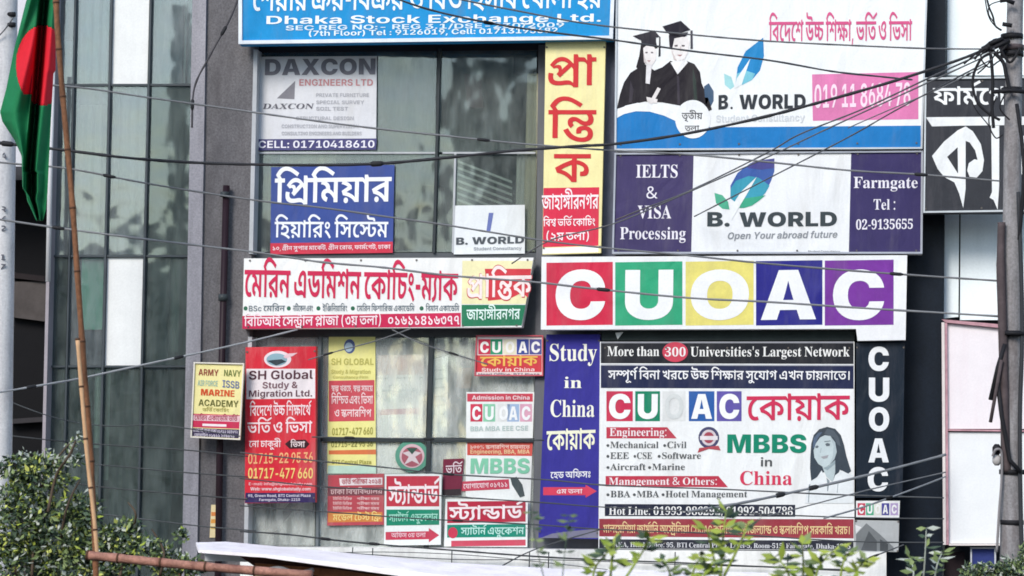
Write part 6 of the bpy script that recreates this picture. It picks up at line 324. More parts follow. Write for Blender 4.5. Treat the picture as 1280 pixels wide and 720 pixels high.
200065:[383,[[-8,0,0,16,16,3,13,8,7,9,8,14,7,15,138,344,16,0,140,-333,10,-20,8,-16,6,-10,12,-11,16,-3,0,-16,-188,0,0,16,28,3,16,9,4,12,-2,12,-7,19,-18,45,-131,0,-22,-54,-2,-5,-1,-5,0,-6,-1,-4,6,-15,16,-9,22,-2,3,0,0,-16],[100,141,112,0,-57,139]]],
200066:[389,[[14,0,0,15,19,2,14,5,8,6,6,11,4,16,0,17,0,252,-1,22,-3,16,-7,11,-9,7,-14,4,-17,1,0,15,180,0,89,-11,51,-34,14,-47,-12,-44,-35,-31,-49,-16,67,-22,38,-37,11,-42,-6,-36,-15,-29,-21,-21,-33,-17,-42,-10,-42,-3],[160,221,5,0,30,2,22,7,14,9,11,16,6,23,2,25,-2,26,-5,20,-6,13,-12,11,-17,6,-18,2,-16,-2,-9,-6,-4,-11,-1,-19],[195,21,24,3,18,8,12,11,9,19,5,24,1,27,-2,30,-8,24,-11,15,-18,12,-25,7,-27,2,-13,0,0,-146,2,-17,5,-11,11,-6]]],
200067:[411,[[225,-9,-39,3,-37,10,-28,13,-30,22,-25,26,-17,27,-15,35,-9,38,-2,36,3,40,10,38,13,29,21,31,26,25,26,18,34,16,37,8,35,3,30,-3,33,-8,32,-12,9,-3,8,-1,14,4,9,9,5,14,15,0,0,-138,-14,0,-16,35,-20,30,-20,22,-26,18,-28,11,-26,2,-62,-23,-35,-70,-10,-97,15,-103,43,-59,60,-16,25,2,25,7,20,9,24,15,21,19,17,20,17,-15,-48,-51,-60,-29]]],
200068:[435,[[18,0,0,15,17,2,13,4,7,5,6,9,3,14,1,16,0,264,-2,21,-4,16,-6,8,-10,7,-14,3,-16,1,0,15,182,0,68,-6,55,-19,38,-27,32,-42,18,-52,5,-54,-26,-115,-77,-67,-107,-18],[195,21,37,6,29,16,20,23,15,37,9,48,3,50,-14,104,-41,59,-57,17,-19,-3,-10,-6,-5,-13,-2,-21,0,-275,2,-21,5,-12,10,-7]]],
200069:[388,[[12,0,0,15,20,1,14,4,9,6,6,10,4,15,1,17,0,256,-1,23,-5,17,-5,10,-11,6,-14,4,-16,1,0,15,336,0,0,-119,-13,0,-8,34,-14,26,-16,16,-26,12,-34,7,-35,2,-17,0,-11,-2,-8,-3,-5,-7,-2,-10,-1,-15,0,-125,10,0,25,2,20,8,13,10,11,18,9,24,5,25,14,0,0,-199,-14,0,-3,23,-5,19,-5,13,-8,13,-10,9,-10,6,-15,5,-17,3,-17,0,-3,0,0,-136,3,-18,6,-10,12,-5,21,-2,29,1,25,4,19,5,20,8,17,12,14,12,13,17,13,21,9,22,17,0,-25,-126]]],
200070:[355,[[14,0,0,15,19,3,14,5,8,6,6,11,4,16,0,18,0,255,-1,20,-4,14,-6,9,-10,6,-15,5,-17,2,0,15,334,0,0,-119,-14,0,-6,24,-6,20,-8,14,-11,13,-14,11,-15,6,-20,6,-25,3,-25,1,-15,-1,-11,-1,-8,-2,-5,-5,-2,-8,-1,-12,0,-133,7,0,25,3,20,7,13,10,11,18,9,24,5,25,15,0,0,-200,-15,0,-6,32,-8,25,-11,15,-16,12,-21,7,-22,1,-6,0,0,-125,1,-19,4,-15,7,-10,12,-6,12,-3,14,-2,15,-1,0,-15]]],
200072:[460,[[14,0,0,15,19,2,14,5,8,6,6,10,4,16,0,17,0,262,-1,17,-4,14,-5,8,-10,7,-15,4,-16,2,0,15,198,0,0,-15,-19,-2,-14,-4,-9,-5,-6,-9,-3,-14,-1,-18,0,-113,140,0,0,113,-1,18,-3,14,-5,9,-10,5,-14,4,-19,2,0,15,197,0,0,-15,-19,-2,-13,-5,-8,-5,-6,-10,-3,-14,-1,-16,0,-262,1,-19,4,-14,5,-9,10,-7,14,-5,16,-2,0,-15,-197,0,0,15,19,2,14,4,8,6,7,10,3,16,1,18,0,123,-140,0,0,-123,1,-20,4,-15,6,-8,9,-7,15,-4,17,-2,0,-15]]],
200073:[229,[[12,0,0,15,18,3,15,5,9,5,7,10,4,13,1,15,0,274,-1,17,-4,12,-6,7,-10,5,-15,3,-18,1,0,15,203,0,0,-15,-20,-1,-14,-4,-9,-4,-7,-9,-3,-13,-2,-14,0,-272,2,-17,3,-12,6,-9,10,-7,15,-5,20,-3,0,-15]]],
200075:[448,[[14,0,0,15,19,2,14,5,8,6,7,10,3,16,1,17,0,262,-1,18,-4,13,-6,9,-10,6,-14,5,-16,1,0,15,198,0,0,-15,-19,-2,-14,-4,-9,-5,-6,-9,-3,-14,-2,-18,0,-128,122,123,14,16,8,14,2,10,-6,10,-19,6,-26,1,0,15,172,0,0,-15,-8,0,-37,-8,-41,-25,-38,-35,-65,-67,169,-209,11,-12,10,-7,12,-5,16,-2,0,-15,-209,0,0,15,12,0,10,1,8,1,6,1,8,5,2,7,-4,11,-11,17,-103,130,-15,-14,0,-103,2,-20,4,-15,5,-8,10,-7,15,-4,17,-2,0,-15]]],
200076:[375,[[14,0,0,15,19,2,14,5,8,6,6,10,4,16,0,17,0,262,-1,18,-4,14,-5,8,-10,7,-15,4,-16,1,0,15,205,0,0,-15,-20,-1,-16,-3,-11,-6,-7,-9,-4,-14,-1,-19,0,-260,1,-19,2,-13,4,-8,9,-6,12,-2,17,-1,28,1,25,4,18,6,19,9,17,12,13,14,13,19,12,23,9,24,16,0,-22,-136]]],
200077:[557,[[12,0,0,15,19,2,14,5,9,6,7,10,4,15,1,17,0,266,-1,17,-3,12,-6,9,-10,6,-14,3,-19,2,0,15,149,0,116,-275,117,275,147,0,0,-15,-18,-2,-13,-5,-8,-6,-6,-10,-4,-14,-1,-16,0,-257,1,-22,3,-16,6,-10,9,-7,13,-3,18,-2,0,-15,-195,0,0,15,19,3,14,4,9,6,6,11,3,14,1,20,0,277,-146,-350,-16,0,-144,342,0,-272,1,-21,5,-15,6,-8,11,-6,16,-4,17,-1,0,-15]]],
200078:[434,[[354,-9,-260,316,0,-238,1,-19,4,-15,5,-8,10,-6,15,-4,17,-2,0,-15,-130,0,0,15,18,2,13,3,10,7,6,9,3,14,1,19,0,272,-18,22,-12,13,-5,5,-7,2,-9,2,0,15,121,0,206,-252,0,184,-1,18,-3,14,-6,9,-9,6,-14,4,-19,2,0,15,130,0,0,-15,-19,-2,-14,-4,-7,-6,-6,-10,-4,-15,0,-17,0,-340]]],
200079:[461,[[229,-9,-30,2,-28,5,-23,8,-25,13,-22,16,-18,16,-18,21,-15,23,-10,22,-9,28,-5,29,-2,26,2,30,6,29,8,23,12,26,15,23,16,18,21,18,24,16,22,11,27,9,29,5,27,1,30,-1,28,-6,23,-8,25,-13,22,-15,18,-16,18,-21,15,-23,10,-22,9,-28,5,-29,2,-27,-2,-30,-6,-29,-8,-24,-12,-25,-16,-23,-16,-18,-21,-19,-23,-15,-22,-11,-28,-9,-29,-5],[232,11,59,23,33,69,9,97,-3,60,-10,48,-15,33,-22,28,-27,16,-28,4,-58,-23,-33,-69,-10,-97,4,-59,10,-49,15,-33,22,-28,27,-16]]],
200080:[367,[[14,0,0,15,19,2,14,5,8,6,6,10,4,16,0,17,0,262,-1,17,-4,14,-5,8,-10,7,-15,4,-16,2,0,15,174,0,47,-2,37,-5,23,-7,19,-10,17,-13,11,-14,10,-18,6,-20,1,-20,-4,-32,-14,-28,-19,-20,-30,-18,-39,-10,-41,-2,-52,0,0,-110,1,-20,4,-15,6,-8,9,-7,15,-4,17,-2,0,-15],[160,202,17,0,27,2,22,8,13,10,10,17,6,24,2,26,-2,29,-6,24,-7,15,-14,13,-18,7,-20,2,-15,-2,-9,-5,-5,-9,-1,-13]]],
200082:[415,[[14,0,0,15,19,2,14,5,8,6,6,10,4,16,0,17,0,262,-1,17,-4,14,-5,8,-10,7,-15,4,-16,2,0,15,177,0,56,-3,45,-10,31,-13,25,-22,14,-28,4,-30,-11,-45,-33,-34,-45,-19,102,-152,10,-13,8,-9,10,-5,13,-2,2,0,0,-15,-125,0,-120,186,-17,0,0,-115,1,-20,4,-15,6,-8,9,-7,15,-4,17,-2,0,-15],[160,205,19,0,29,3,23,8,15,11,12,18,7,24,2,26,-9,48,-25,28,-36,8,-19,-2,-11,-6,-5,-12,-2,-20]]],
200083:[343,[[38,-9,0,148,17,0,12,-41,15,-33,16,-21,22,-18,27,-10,26,-3,22,2,18,7,13,10,11,14,6,16,2,16,-6,26,-17,21,-24,15,-55,28,-33,18,-26,19,-16,17,-14,22,-8,24,-2,23,2,24,5,22,8,17,12,17,15,14,15,10,20,8,21,5,20,1,19,-1,20,-3,16,-3,16,-4,15,-4,4,-2,4,-1,4,0,3,0,12,4,6,14,17,0,0,-129,-15,0,-7,22,-9,20,-9,16,-13,16,-14,13,-13,10,-16,8,-17,4,-14,2,-20,-2,-17,-6,-11,-8,-11,-13,-5,-14,-2,-14,2,-15,6,-14,7,-9,13,-11,16,-10,17,-9,56,-26,24,-12,19,-12,14,-11,13,-13,9,-14,6,-13,5,-15,3,-17,1,-16,-3,-25,-6,-23,-9,-18,-15,-19,-18,-15,-18,-10,-25,-9,-27,-5,-26,-2,-15,1,-15,1,-14,3,-15,5,-13,4,-11,3,-7,2,-5,1,-8,-1,-5,-4,-4,-6,-3,-9]]],
200084:[372,[[81,0,0,15,20,2,15,4,9,6,7,11,4,15,1,18,0,310,-6,0,-30,-4,-26,-9,-18,-14,-16,-21,-11,-27,-5,-27,-16,0,0,121,351,0,0,-122,-14,0,-18,59,-40,34,-52,10,-5,0,0,-310,2,-21,4,-15,6,-8,11,-7,16,-4,18,-1,0,-15]]],
200085:[432,[[218,-11,-52,4,-40,14,-26,18,-20,30,-12,40,-4,41,0,197,-1,17,-4,14,-6,8,-10,7,-14,4,-16,2,0,15,198,0,0,-15,-19,-2,-14,-4,-10,-5,-5,-9,-3,-14,-1,-18,0,-210,2,-33,7,-27,10,-18,17,-15,23,-8,23,-3,60,15,34,44,10,62,0,192,-2,18,-4,14,-6,8,-10,7,-16,4,-19,2,0,15,129,0,0,-15,-17,-3,-13,-6,-7,-6,-5,-10,-3,-13,-1,-15,0,-173,-4,-57,-14,-45,-19,-29,-32,-23,-41,-13]]],
200086:[376,[[186,-11,-147,346,-7,13,-6,12,-6,9,-9,8,-11,6,-12,2,0,15,197,0,0,-15,-23,-1,-16,-4,-9,-8,-3,-12,2,-11,6,-17,85,-206,79,206,4,14,2,13,-3,13,-9,7,-15,4,-22,2,0,15,125,0,0,-15,-16,-2,-13,-7,-8,-10,-8,-14,-7,-16,-134,-347]]],
200088:[414,[[10,0,0,15,26,6,24,15,19,22,91,125,-102,156,-10,15,-9,11,-7,8,-13,9,-15,3,-2,0,0,15,202,0,0,-15,-13,0,-20,-2,-11,-8,-3,-10,2,-10,8,-14,55,-87,51,74,8,15,6,12,1,8,-5,13,-15,7,-21,2,0,15,145,0,0,-15,-3,0,-17,-1,-16,-6,-12,-7,-14,-11,-14,-16,-13,-16,-66,-96,116,-182,7,-11,8,-9,5,-6,10,-6,12,-3,3,0,0,-15,-199,0,0,15,5,0,23,3,14,7,4,11,-2,9,-5,12,-7,13,-57,90,-63,-89,-9,-16,-3,-15,5,-14,17,-8,22,-3,0,-15]]],
200097:[302,[[224,-9,-26,5,-16,15,-6,20,-30,-22,-32,-13,-30,-4,-20,2,-17,7,-12,9,-10,14,-6,16,-1,15,4,26,14,22,20,16,32,18,42,16,45,14,0,45,-2,16,-4,12,-5,8,-9,7,-12,4,-13,1,-22,-3,-13,-7,-4,-9,3,-6,6,-10,6,-11,2,-11,-3,-14,-9,-12,-12,-7,-16,-2,-16,2,-13,8,-8,13,-2,17,2,14,5,12,7,11,12,10,14,9,14,6,19,6,21,3,19,1,40,-3,30,-9,19,-11,15,-20,9,-25,2,-27,0,-130,1,-13,1,-7,3,-4,5,-1,7,2,7,5,8,-13,-21,-19,-23,-11],[133,29,9,2,11,5,11,8,11,11,0,94,-41,-17,-24,-27,-6,-31,3,-26,11,-15]]],
200098:[317,[[38,-10,0,351,-2,23,-4,12,-9,7,-16,3,0,14,115,0,0,-155,22,20,25,12,25,3,21,-2,19,-7,15,-8,16,-14,13,-17,9,-17,8,-22,4,-24,1,-23,-2,-30,-6,-28,-9,-22,-13,-22,-16,-19,-17,-14,-22,-11,-24,-7,-22,-2,-28,4,-26,13,-23,17,-45,-35],[160,12,20,4,15,11,9,16,6,26,4,35,1,36,-1,35,-5,27,-6,18,-11,15,-14,9,-16,2,-13,-2,-13,-7,-9,-11,-5,-14,0,-152,4,-27,15,-16]]],
200099:[258,[[137,-9,-23,2,-21,7,-17,9,-18,15,-14,18,-11,18,-9,23,-5,25,-2,24,2,29,7,26,9,21,14,22,18,18,17,13,23,11,24,6,22,2,28,-2,23,-7,16,-9,14,-14,8,-17,2,-16,-3,-14,-7,-12,-12,-7,-14,-3,-21,5,-12,15,-3,21,0,5,1,4,0,5,0,4,-3,13,-9,8,-12,2,-29,-12,-17,-35,-4,-49,2,-42,8,-33,11,-23,18,-19,20,-11,21,-3,22,3,20,11,17,15,12,-10,-34,-36,-40,-20]]],
200100:[325,[[123,-9,-21,2,-19,7,-15,9,-15,14,-13,18,-9,17,-8,23,-5,25,-1,23,2,31,5,27,8,22,11,21,14,19,14,12,19,11,20,6,18,2,27,-4,24,-13,17,-17,0,106,-2,16,-8,10,-12,6,-19,2,0,14,125,0,0,-334,1,-18,4,-12,9,-7,16,-5,0,-15,-35,-2,-41,-7,-38,-9,0,43,-20,-25,-26,-14],[150,25,14,3,13,8,9,9,6,11,4,11,0,145,-5,14,-10,11,-13,7,-15,3,-18,-4,-13,-10,-8,-14,-6,-23,-4,-30,-1,-31,2,-36,3,-29,6,-19,9,-15,13,-9]]],
200101:[264,[[135,-9,-23,2,-21,7,-17,9,-17,15,-14,18,-11,18,-8,25,-6,27,-1,26,2,28,6,25,8,20,13,21,15,17,15,12,20,11,22,6,20,2,33,-4,28,-13,20,-17,17,-27,10,-33,2,-34,0,-6,-145,0,9,-63,27,-36,36,-10,24,5,21,14,17,20,13,-12,-34,-42,-40,-24],[102,169,75,0,0,20,-1,23,-3,19,-3,12,-7,10,-10,6,-11,2,-23,-10,-13,-30,-4,-42]]],
200102:[188,[[13,0,0,14,13,2,9,3,5,5,4,7,1,11,1,22,0,179,-32,0,0,30,32,0,0,37,3,30,11,25,14,18,23,14,28,9,28,2,24,-2,20,-6,14,-9,12,-12,6,-14,2,-14,-2,-17,-8,-12,-11,-7,-13,-3,-14,2,-11,7,-7,10,-3,12,2,13,5,13,2,3,1,3,1,3,0,2,-3,7,-12,2,-15,-3,-8,-8,-4,-15,-1,-20,0,-70,49,0,0,-30,-49,0,0,-186,2,-22,7,-13,13,-6,23,-2,0,-14]]],
200103:[287,[[128,-123,-37,2,-29,6,-20,8,-17,13,-10,15,-3,14,6,18,18,15,24,10,-23,14,-13,18,-3,17,2,14,6,14,8,10,14,11,19,11,20,10,-41,23,-23,32,-7,34,2,19,6,17,8,13,12,14,15,11,15,8,20,7,21,4,20,1,24,-2,23,-4,20,-7,73,0,0,-32,-43,0,12,-18,7,-20,2,-18,-2,-18,-5,-16,-7,-12,-10,-13,-13,-11,-14,-8,-17,-6,-19,-4,-18,-1,-7,0,-6,1,-7,0,-7,0,-14,-2,-11,-6,-8,-9,-3,-11,5,-12,13,-6,18,-2,30,0,30,-1,26,-3,17,-4,17,-6,13,-9,9,-9,6,-13,4,-15,1,-15,-4,-28,-14,-23,-20,-16,-31,-14,-39,-8],[138,109,13,2,10,7,6,10,5,16,3,20,0,21,-1,25,-3,20,-4,12,-7,11,-10,6,-12,2,-13,-2,-10,-7,-6,-10,-5,-15,-3,-20,-1,-22,1,-24,3,-20,5,-13,7,-11,11,-6],[141,-102,52,5,30,17,8,22,-3,13,-9,9,-11,3,-13,2,-15,1,-95,0,-12,-10,-7,-12,-2,-12,3,-10,7,-9,9,-8,16,-6,20,-4]]],
200104:[335,[[16,0,0,14,14,3,10,5,4,11,2,16,0,301,-1,16,-5,11,-9,6,-14,3,0,14,113,0,0,-166,25,26,30,16,29,4,44,-12,25,-34,7,-48,0,-137,2,-16,4,-10,9,-6,14,-3,0,-14,-141,0,0,14,4,0,14,4,8,13,2,18,0,142,-1,21,-4,15,-8,8,-15,3,-18,-4,-17,-11,-13,-17,0,-157,1,-16,4,-10,9,-6,14,-3,0,-14]]],
200105:[174,[[88,318,-17,3,-14,10,-10,14,-3,17,3,18,10,14,14,10,17,3,18,-3,14,-10,10,-14,3,-18,-4,-17,-9,-14,-15,-10],[16,0,0,14,15,3,9,5,4,11,2,16,0,172,-1,18,-4,11,-8,6,-15,2,0,15,112,0,0,-224,2,-16,4,-10,8,-6,14,-3,0,-14]]],
200107:[315,[[15,0,0,14,16,3,9,6,4,10,2,16,0,300,-1,18,-4,10,-8,6,-15,3,0,14,112,0,0,-252,69,70,11,14,4,12,-8,10,-23,4,-2,0,0,15,122,0,0,-15,-23,-5,-21,-10,-18,-15,-46,-45,109,-153,12,-12,14,-4,0,-14,-145,0,0,14,6,0,14,4,5,10,-2,7,-4,8,-61,86,-13,-11,0,-69,1,-16,4,-10,9,-6,14,-3,0,-14]]],
200108:[175,[[16,0,0,14,15,3,9,5,4,11,2,16,0,300,-1,17,-4,11,-8,6,-15,3,0,14,112,0,0,-351,2,-16,4,-10,8,-6,14,-3,0,-14]]],
200109:[487,[[16,0,0,14,14,3,10,5,4,11,2,16,0,173,-1,16,-5,11,-9,7,-14,2,0,15,112,0,0,-41,25,28,28,15,26,5,37,-6,24,-19,12,-26,26,29,31,17,29,5,44,-12,25,-34,6,-48,0,-137,2,-16,4,-10,9,-6,14,-3,0,-14,-139,0,0,14,13,3,9,6,4,11,2,15,0,142,-1,21,-4,15,-9,8,-14,3,-18,-3,-16,-11,-13,-16,0,-159,1,-15,5,-11,8,-6,14,-3,0,-14,-138,0,0,14,14,3,9,6,4,11,2,15,0,142,-2,20,-4,15,-8,9,-15,3,-18,-4,-16,-11,-12,-17,0,-157,1,-15,4,-11,8,-6,14,-3,0,-14]]],
200110:[335,[[16,0,0,14,14,3,10,5,4,11,2,16,0,173,-1,16,-5,11,-9,7,-14,2,0,15,113,0,0,-38,25,26,29,15,30,4,44,-12,25,-34,7,-48,0,-137,2,-16,4,-10,9,-6,14,-3,0,-14,-141,0,0,14,4,0,14,4,8,13,2,18,0,142,-1,21,-4,15,-8,8,-15,3,-18,-4,-17,-11,-13,-17,0,-157,1,-16,4,-10,9,-6,14,-3,0,-14]]],
200111:[296,[[148,-9,-26,2,-24,7,-19,10,-19,15,-16,18,-11,19,-10,24,-5,25,-1,24,2,28,6,26,8,21,13,21,17,18,16,12,22,11,24,6,22,2,26,-3,24,-6,18,-10,19,-14,16,-18,12,-18,9,-24,6,-27,1,-25,-2,-28,-6,-26,-8,-21,-14,-21,-16,-17,-16,-13,-22,-10,-24,-6],[148,10,16,3,12,9,7,12,5,15,3,22,1,20,1,22,0,22,-1,48,-4,35,-6,20,-9,14,-12,8,-13,3,-16,-3,-12,-10,-7,-12,-6,-24,-3,-37,-1,-41,0,-26,1,-22,1,-16,2,-17,3,-12,3,-9,9,-14,12,-8]]],
200114:[253,[[16,0,0,14,15,3,9,5,4,11,2,16,0,172,-1,19,-4,10,-9,6,-14,2,0,15,110,0,0,-52,11,18,13,15,12,11,15,8,14,5,12,2,16,-2,12,-5,9,-6,7,-10,4,-12,1,-11,-2,-16,-8,-12,-11,-8,-15,-3,-14,2,-9,6,-7,8,-6,8,-7,7,-9,2,-12,-4,-12,-12,-6,-13,-4,-15,-1,-15,0,-120,2,-17,7,-10,12,-5,21,-3,0,-14]]],
200115:[253,[[133,-9,-18,2,-20,5,-19,7,-5,2,-7,1,-12,-4,-7,-12,-14,0,0,101,16,0,7,-24,11,-21,11,-14,16,-12,16,-7,15,-2,20,3,14,7,9,12,3,16,-4,17,-12,14,-16,10,-43,22,-20,11,-16,12,-10,12,-9,14,-5,16,-2,15,3,24,9,21,13,16,19,15,24,8,24,2,10,0,12,-2,13,-4,16,-4,3,0,3,-1,3,-1,3,0,9,3,6,9,12,0,0,-85,-13,0,-8,20,-10,17,-10,11,-14,10,-15,6,-13,1,-17,-2,-12,-7,-7,-10,-3,-13,2,-13,7,-11,8,-6,9,-7,11,-5,39,-20,19,-10,15,-12,10,-11,8,-15,5,-17,1,-18,-3,-27,-10,-24,-13,-16,-20,-14,-24,-9]]],
200116:[201,[[109,-8,-23,2,-17,6,-11,9,-9,15,-5,19,-2,20,0,182,-24,0,0,18,23,23,21,21,15,17,16,19,12,16,8,13,14,0,0,-99,55,0,0,-28,-55,0,0,-173,1,-16,3,-11,7,-7,9,-3,14,4,12,11,8,15,14,-7,-23,-38,-31,-22]]],
200117:[329,[[115,-9,-26,3,-19,9,-13,12,-10,19,-5,25,-2,26,0,133,-1,18,-4,12,-9,8,-16,2,0,15,114,0,0,-208,2,-14,6,-11,10,-6,13,-3,18,4,16,9,12,14,0,160,-2,19,-5,12,-10,7,-18,2,0,15,118,0,0,-212,2,-16,5,-11,9,-5,16,-3,0,-15,-36,-2,-41,-8,-38,-10,0,44,-12,-13,-13,-11,-13,-8,-16,-7,-17,-4]]],
200118:[269,[[125,-9,-91,227,-8,16,-7,13,-8,8,-13,3,0,15,146,0,0,-15,-7,0,-18,-4,-6,-12,1,-3,0,-4,48,-128,45,115,4,10,1,7,-4,11,-12,7,-17,1,0,15,89,0,0,-14,-14,-5,-10,-9,-5,-9,-6,-11,-5,-11,-88,-223]]],
200121:[264,[[46,-123,-15,1,-13,5,-9,7,-9,11,-5,13,-1,12,3,15,7,12,12,9,15,3,14,-2,11,-6,7,-10,2,-14,0,-2,0,-2,0,-3,0,-3,3,-7,8,-3,7,3,9,8,8,11,7,12,7,14,5,16,4,19,-91,224,-5,12,-5,10,-5,6,-3,5,-7,3,-10,2,-1,0,0,15,146,0,0,-15,-14,-1,-9,-3,-5,-4,-1,-9,0,-3,1,-4,1,-4,2,-5,46,-121,39,108,3,9,2,7,1,7,1,6,-2,8,-6,5,-9,3,-14,1,0,15,85,0,0,-15,-11,-3,-9,-8,-5,-10,-5,-12,-5,-12,-86,-234,-10,-26,-10,-22,-8,-15,-10,-14,-11,-10,-9,-7,-12,-5,-13,-3]]],
200122:[257,[[11,0,0,12,136,241,-34,0,-21,-2,-17,-5,-12,-7,-10,-13,-9,-17,-6,-19,-15,0,5,83,213,0,0,-18,-131,-233,24,0,26,2,21,6,15,8,13,15,11,20,8,21,14,0,-7,-94]]],
300046:[148,[[74,-6,-15,2,-14,5,-10,8,-9,12,-5,13,-2,13,2,15,6,14,8,10,12,8,14,6,13,1,15,-2,14,-6,10,-7,9,-12,5,-14,1,-13,-2,-15,-5,-13,-8,-10,-12,-9,-14,-5]]],
300065:[434,[[12,0,131,400,144,0,135,-400,-120,0,-48,159,-10,35,-10,36,-8,32,-9,37,-8,37,-8,32,24,0,-8,-37,-8,-37,-7,-33,-8,-36,-9,-36,-8,-30,-46,-159],[107,78,0,80,220,0,0,-80]]],
300066:[367,[[27,0,0,400,172,0,30,-2,26,-4,20,-6,20,-10,16,-13,11,-12,9,-17,5,-19,2,-17,-2,-15,-3,-14,-5,-12,-8,-12,-9,-10,-10,-8,-13,-7,-14,-6,-13,-4,0,-4,17,-2,16,-4,13,-7,14,-9,11,-12,9,-12,7,-15,4,-18,1,-16,-2,-22,-6,-20,-9,-16,-13,-17,-17,-14,-18,-9,-23,-9,-27,-5,-25,-1],[133,84,53,0,18,2,14,4,10,5,8,9,5,11,1,11,-2,14,-5,11,-8,9,-11,6,-13,4,-16,2,-54,0],[133,238,46,0,14,1,12,3,10,6,8,8,4,10,2,11,-3,17,-11,12,-15,8,-19,3,-48,0]]],
300067:[411,[[211,-5,-36,3,-34,8,-28,12,-28,20,-23,24,-17,26,-15,34,-8,40,-3,38,4,44,9,39,13,29,20,30,25,24,24,16,32,13,34,8,31,2,26,-1,23,-4,20,-5,21,-8,19,-10,15,-11,15,-14,14,-17,9,-16,9,-21,7,-22,3,-21,-107,0,-3,13,-4,11,-7,10,-8,8,-10,7,-11,5,-13,3,-14,1,-19,-2,-16,-4,-12,-7,-13,-11,-10,-14,-7,-14,-6,-19,-3,-22,-1,-20,1,-25,4,-21,5,-17,9,-16,10,-13,11,-9,14,-7,17,-4,15,-1,15,1,12,3,12,5,10,7,8,8,7,10,4,11,3,13,108,0,-3,-18,-5,-18,-7,-16,-10,-18,-12,-17,-13,-14,-17,-14,-19,-13,-19,-9,-25,-8,-26,-4]]],
300068:[397,[[180,0,-109,0,0,90,104,0,21,1,18,4,14,5,13,9,12,12,7,13,7,19,4,23,1,24,-2,27,-4,23,-6,16,-9,15,-12,12,-12,7,-17,6,-19,3,-19,1,-103,0,0,90,109,0,41,-3,37,-9,29,-12,28,-19,24,-25,17,-25,14,-33,8,-38,2,-36,-3,-42,-9,-37,-12,-28,-20,-29,-24,-24,-25,-16,-33,-14,-37,-8],[133,400,0,-400,-106,0,0,400]]],
300076:[311,[[27,0,0,400,106,0,0,-315,162,0,0,-85]]],
300077:[524,[[27,0,0,400,166,0,39,-131,4,-12,3,-15,4,-15,4,-19,4,-19,3,-18,4,-20,4,-20,3,-17,3,-18,3,-16,1,-12,-19,0,2,14,2,16,3,16,4,20,3,20,4,17,4,21,4,19,3,16,4,17,3,14,3,11,39,131,166,0,0,-400,-106,0,0,158,0,16,0,20,1,16,0,18,1,15,0,19,1,19,0,16,1,18,0,17,0,14,6,0,-4,-17,-3,-19,-4,-16,-4,-19,-5,-18,-4,-16,-4,-17,-4,-17,-4,-13,-4,-14,-3,-13,-3,-9,-49,-158,-88,0,-49,158,-3,11,-4,13,-3,12,-5,16,-4,16,-4,15,-5,18,-4,19,-4,16,-4,19,-4,18,-3,15,7,0,0,-16,1,-17,0,-16,0,-19,1,-19,0,-16,1,-18,0,-17,1,-14,0,-20,0,-16,0,-158]]],
300078:[423,[[27,0,0,400,115,0,99,-162,8,-14,8,-14,6,-12,8,-14,7,-16,6,-14,7,-18,8,-20,6,-19,-10,0,-1,16,-1,18,-1,16,-1,20,-1,19,-1,17,-1,18,-1,16,0,12,0,151,109,0,0,-400,-116,0,-91,150,-10,17,-9,16,-7,13,-8,15,-8,16,-6,14,-8,18,-9,20,-8,18,11,0,2,-19,1,-20,1,-17,2,-19,1,-18,0,-14,1,-22,1,-18,0,-150]]],
300079:[426,[[213,-5,-37,3,-34,8,-27,12,-29,20,-24,24,-17,26,-15,34,-8,40,-3,38,4,44,9,39,13,29,20,30,25,24,25,16,32,13,34,8,32,2,37,-3,34,-8,27,-12,29,-19,24,-25,17,-26,15,-34,8,-40,3,-38,-4,-44,-9,-39,-13,-29,-20,-30,-25,-24,-25,-16,-32,-13,-34,-8],[213,87,18,1,16,5,12,7,13,10,9,14,7,14,6,19,3,22,1,21,-1,24,-4,22,-5,16,-8,16,-10,13,-11,9,-14,8,-16,4,-16,1,-18,-1,-16,-5,-12,-7,-12,-10,-10,-14,-7,-14,-6,-19,-3,-22,-1,-21,1,-24,4,-22,5,-16,8,-16,10,-13,11,-9,14,-8,16,-4]]],
300082:[367,[[27,0,0,400,171,0,29,-2,27,-6,21,-8,22,-13,18,-17,12,-17,11,-22,6,-26,2,-24,-3,-28,-7,-25,-9,-19,-15,-19,-19,-15,-19,-11,-26,-8,-28,-5,-26,-2,-103,0,0,83,82,0,18,1,16,4,12,6,9,9,6,13,1,16,-1,16,-6,12,-9,10,-12,7,-16,4,-18,1,-40,0,0,-315],[244,0,-98,183,113,0,100,-183]]],
300083:[366,[[188,-5,-35,2,-31,6,-24,7,-25,13,-21,17,-14,18,-12,24,-8,29,-2,28,101,0,3,-17,7,-14,10,-11,13,-8,17,-5,19,-2,17,1,14,4,10,5,8,7,5,9,2,10,-2,9,-4,7,-8,7,-12,6,-10,4,-13,4,-13,3,-40,8,-34,10,-29,14,-20,15,-18,21,-10,27,-2,26,2,25,8,23,10,18,16,19,21,15,20,10,26,10,30,5,27,1,32,-2,29,-6,22,-8,23,-13,19,-16,12,-16,11,-22,7,-24,2,-22,-102,0,-2,13,-6,11,-7,7,-11,7,-14,3,-15,1,-16,-1,-12,-3,-10,-5,-7,-6,-4,-8,-1,-9,1,-9,5,-8,7,-7,11,-6,14,-5,17,-4,33,-7,21,-6,20,-6,14,-7,16,-8,13,-9,10,-9,10,-12,8,-12,5,-11,4,-14,3,-15,0,-13,-2,-26,-7,-23,-10,-18,-16,-18,-19,-14,-21,-10,-27,-8,-30,-5]]],
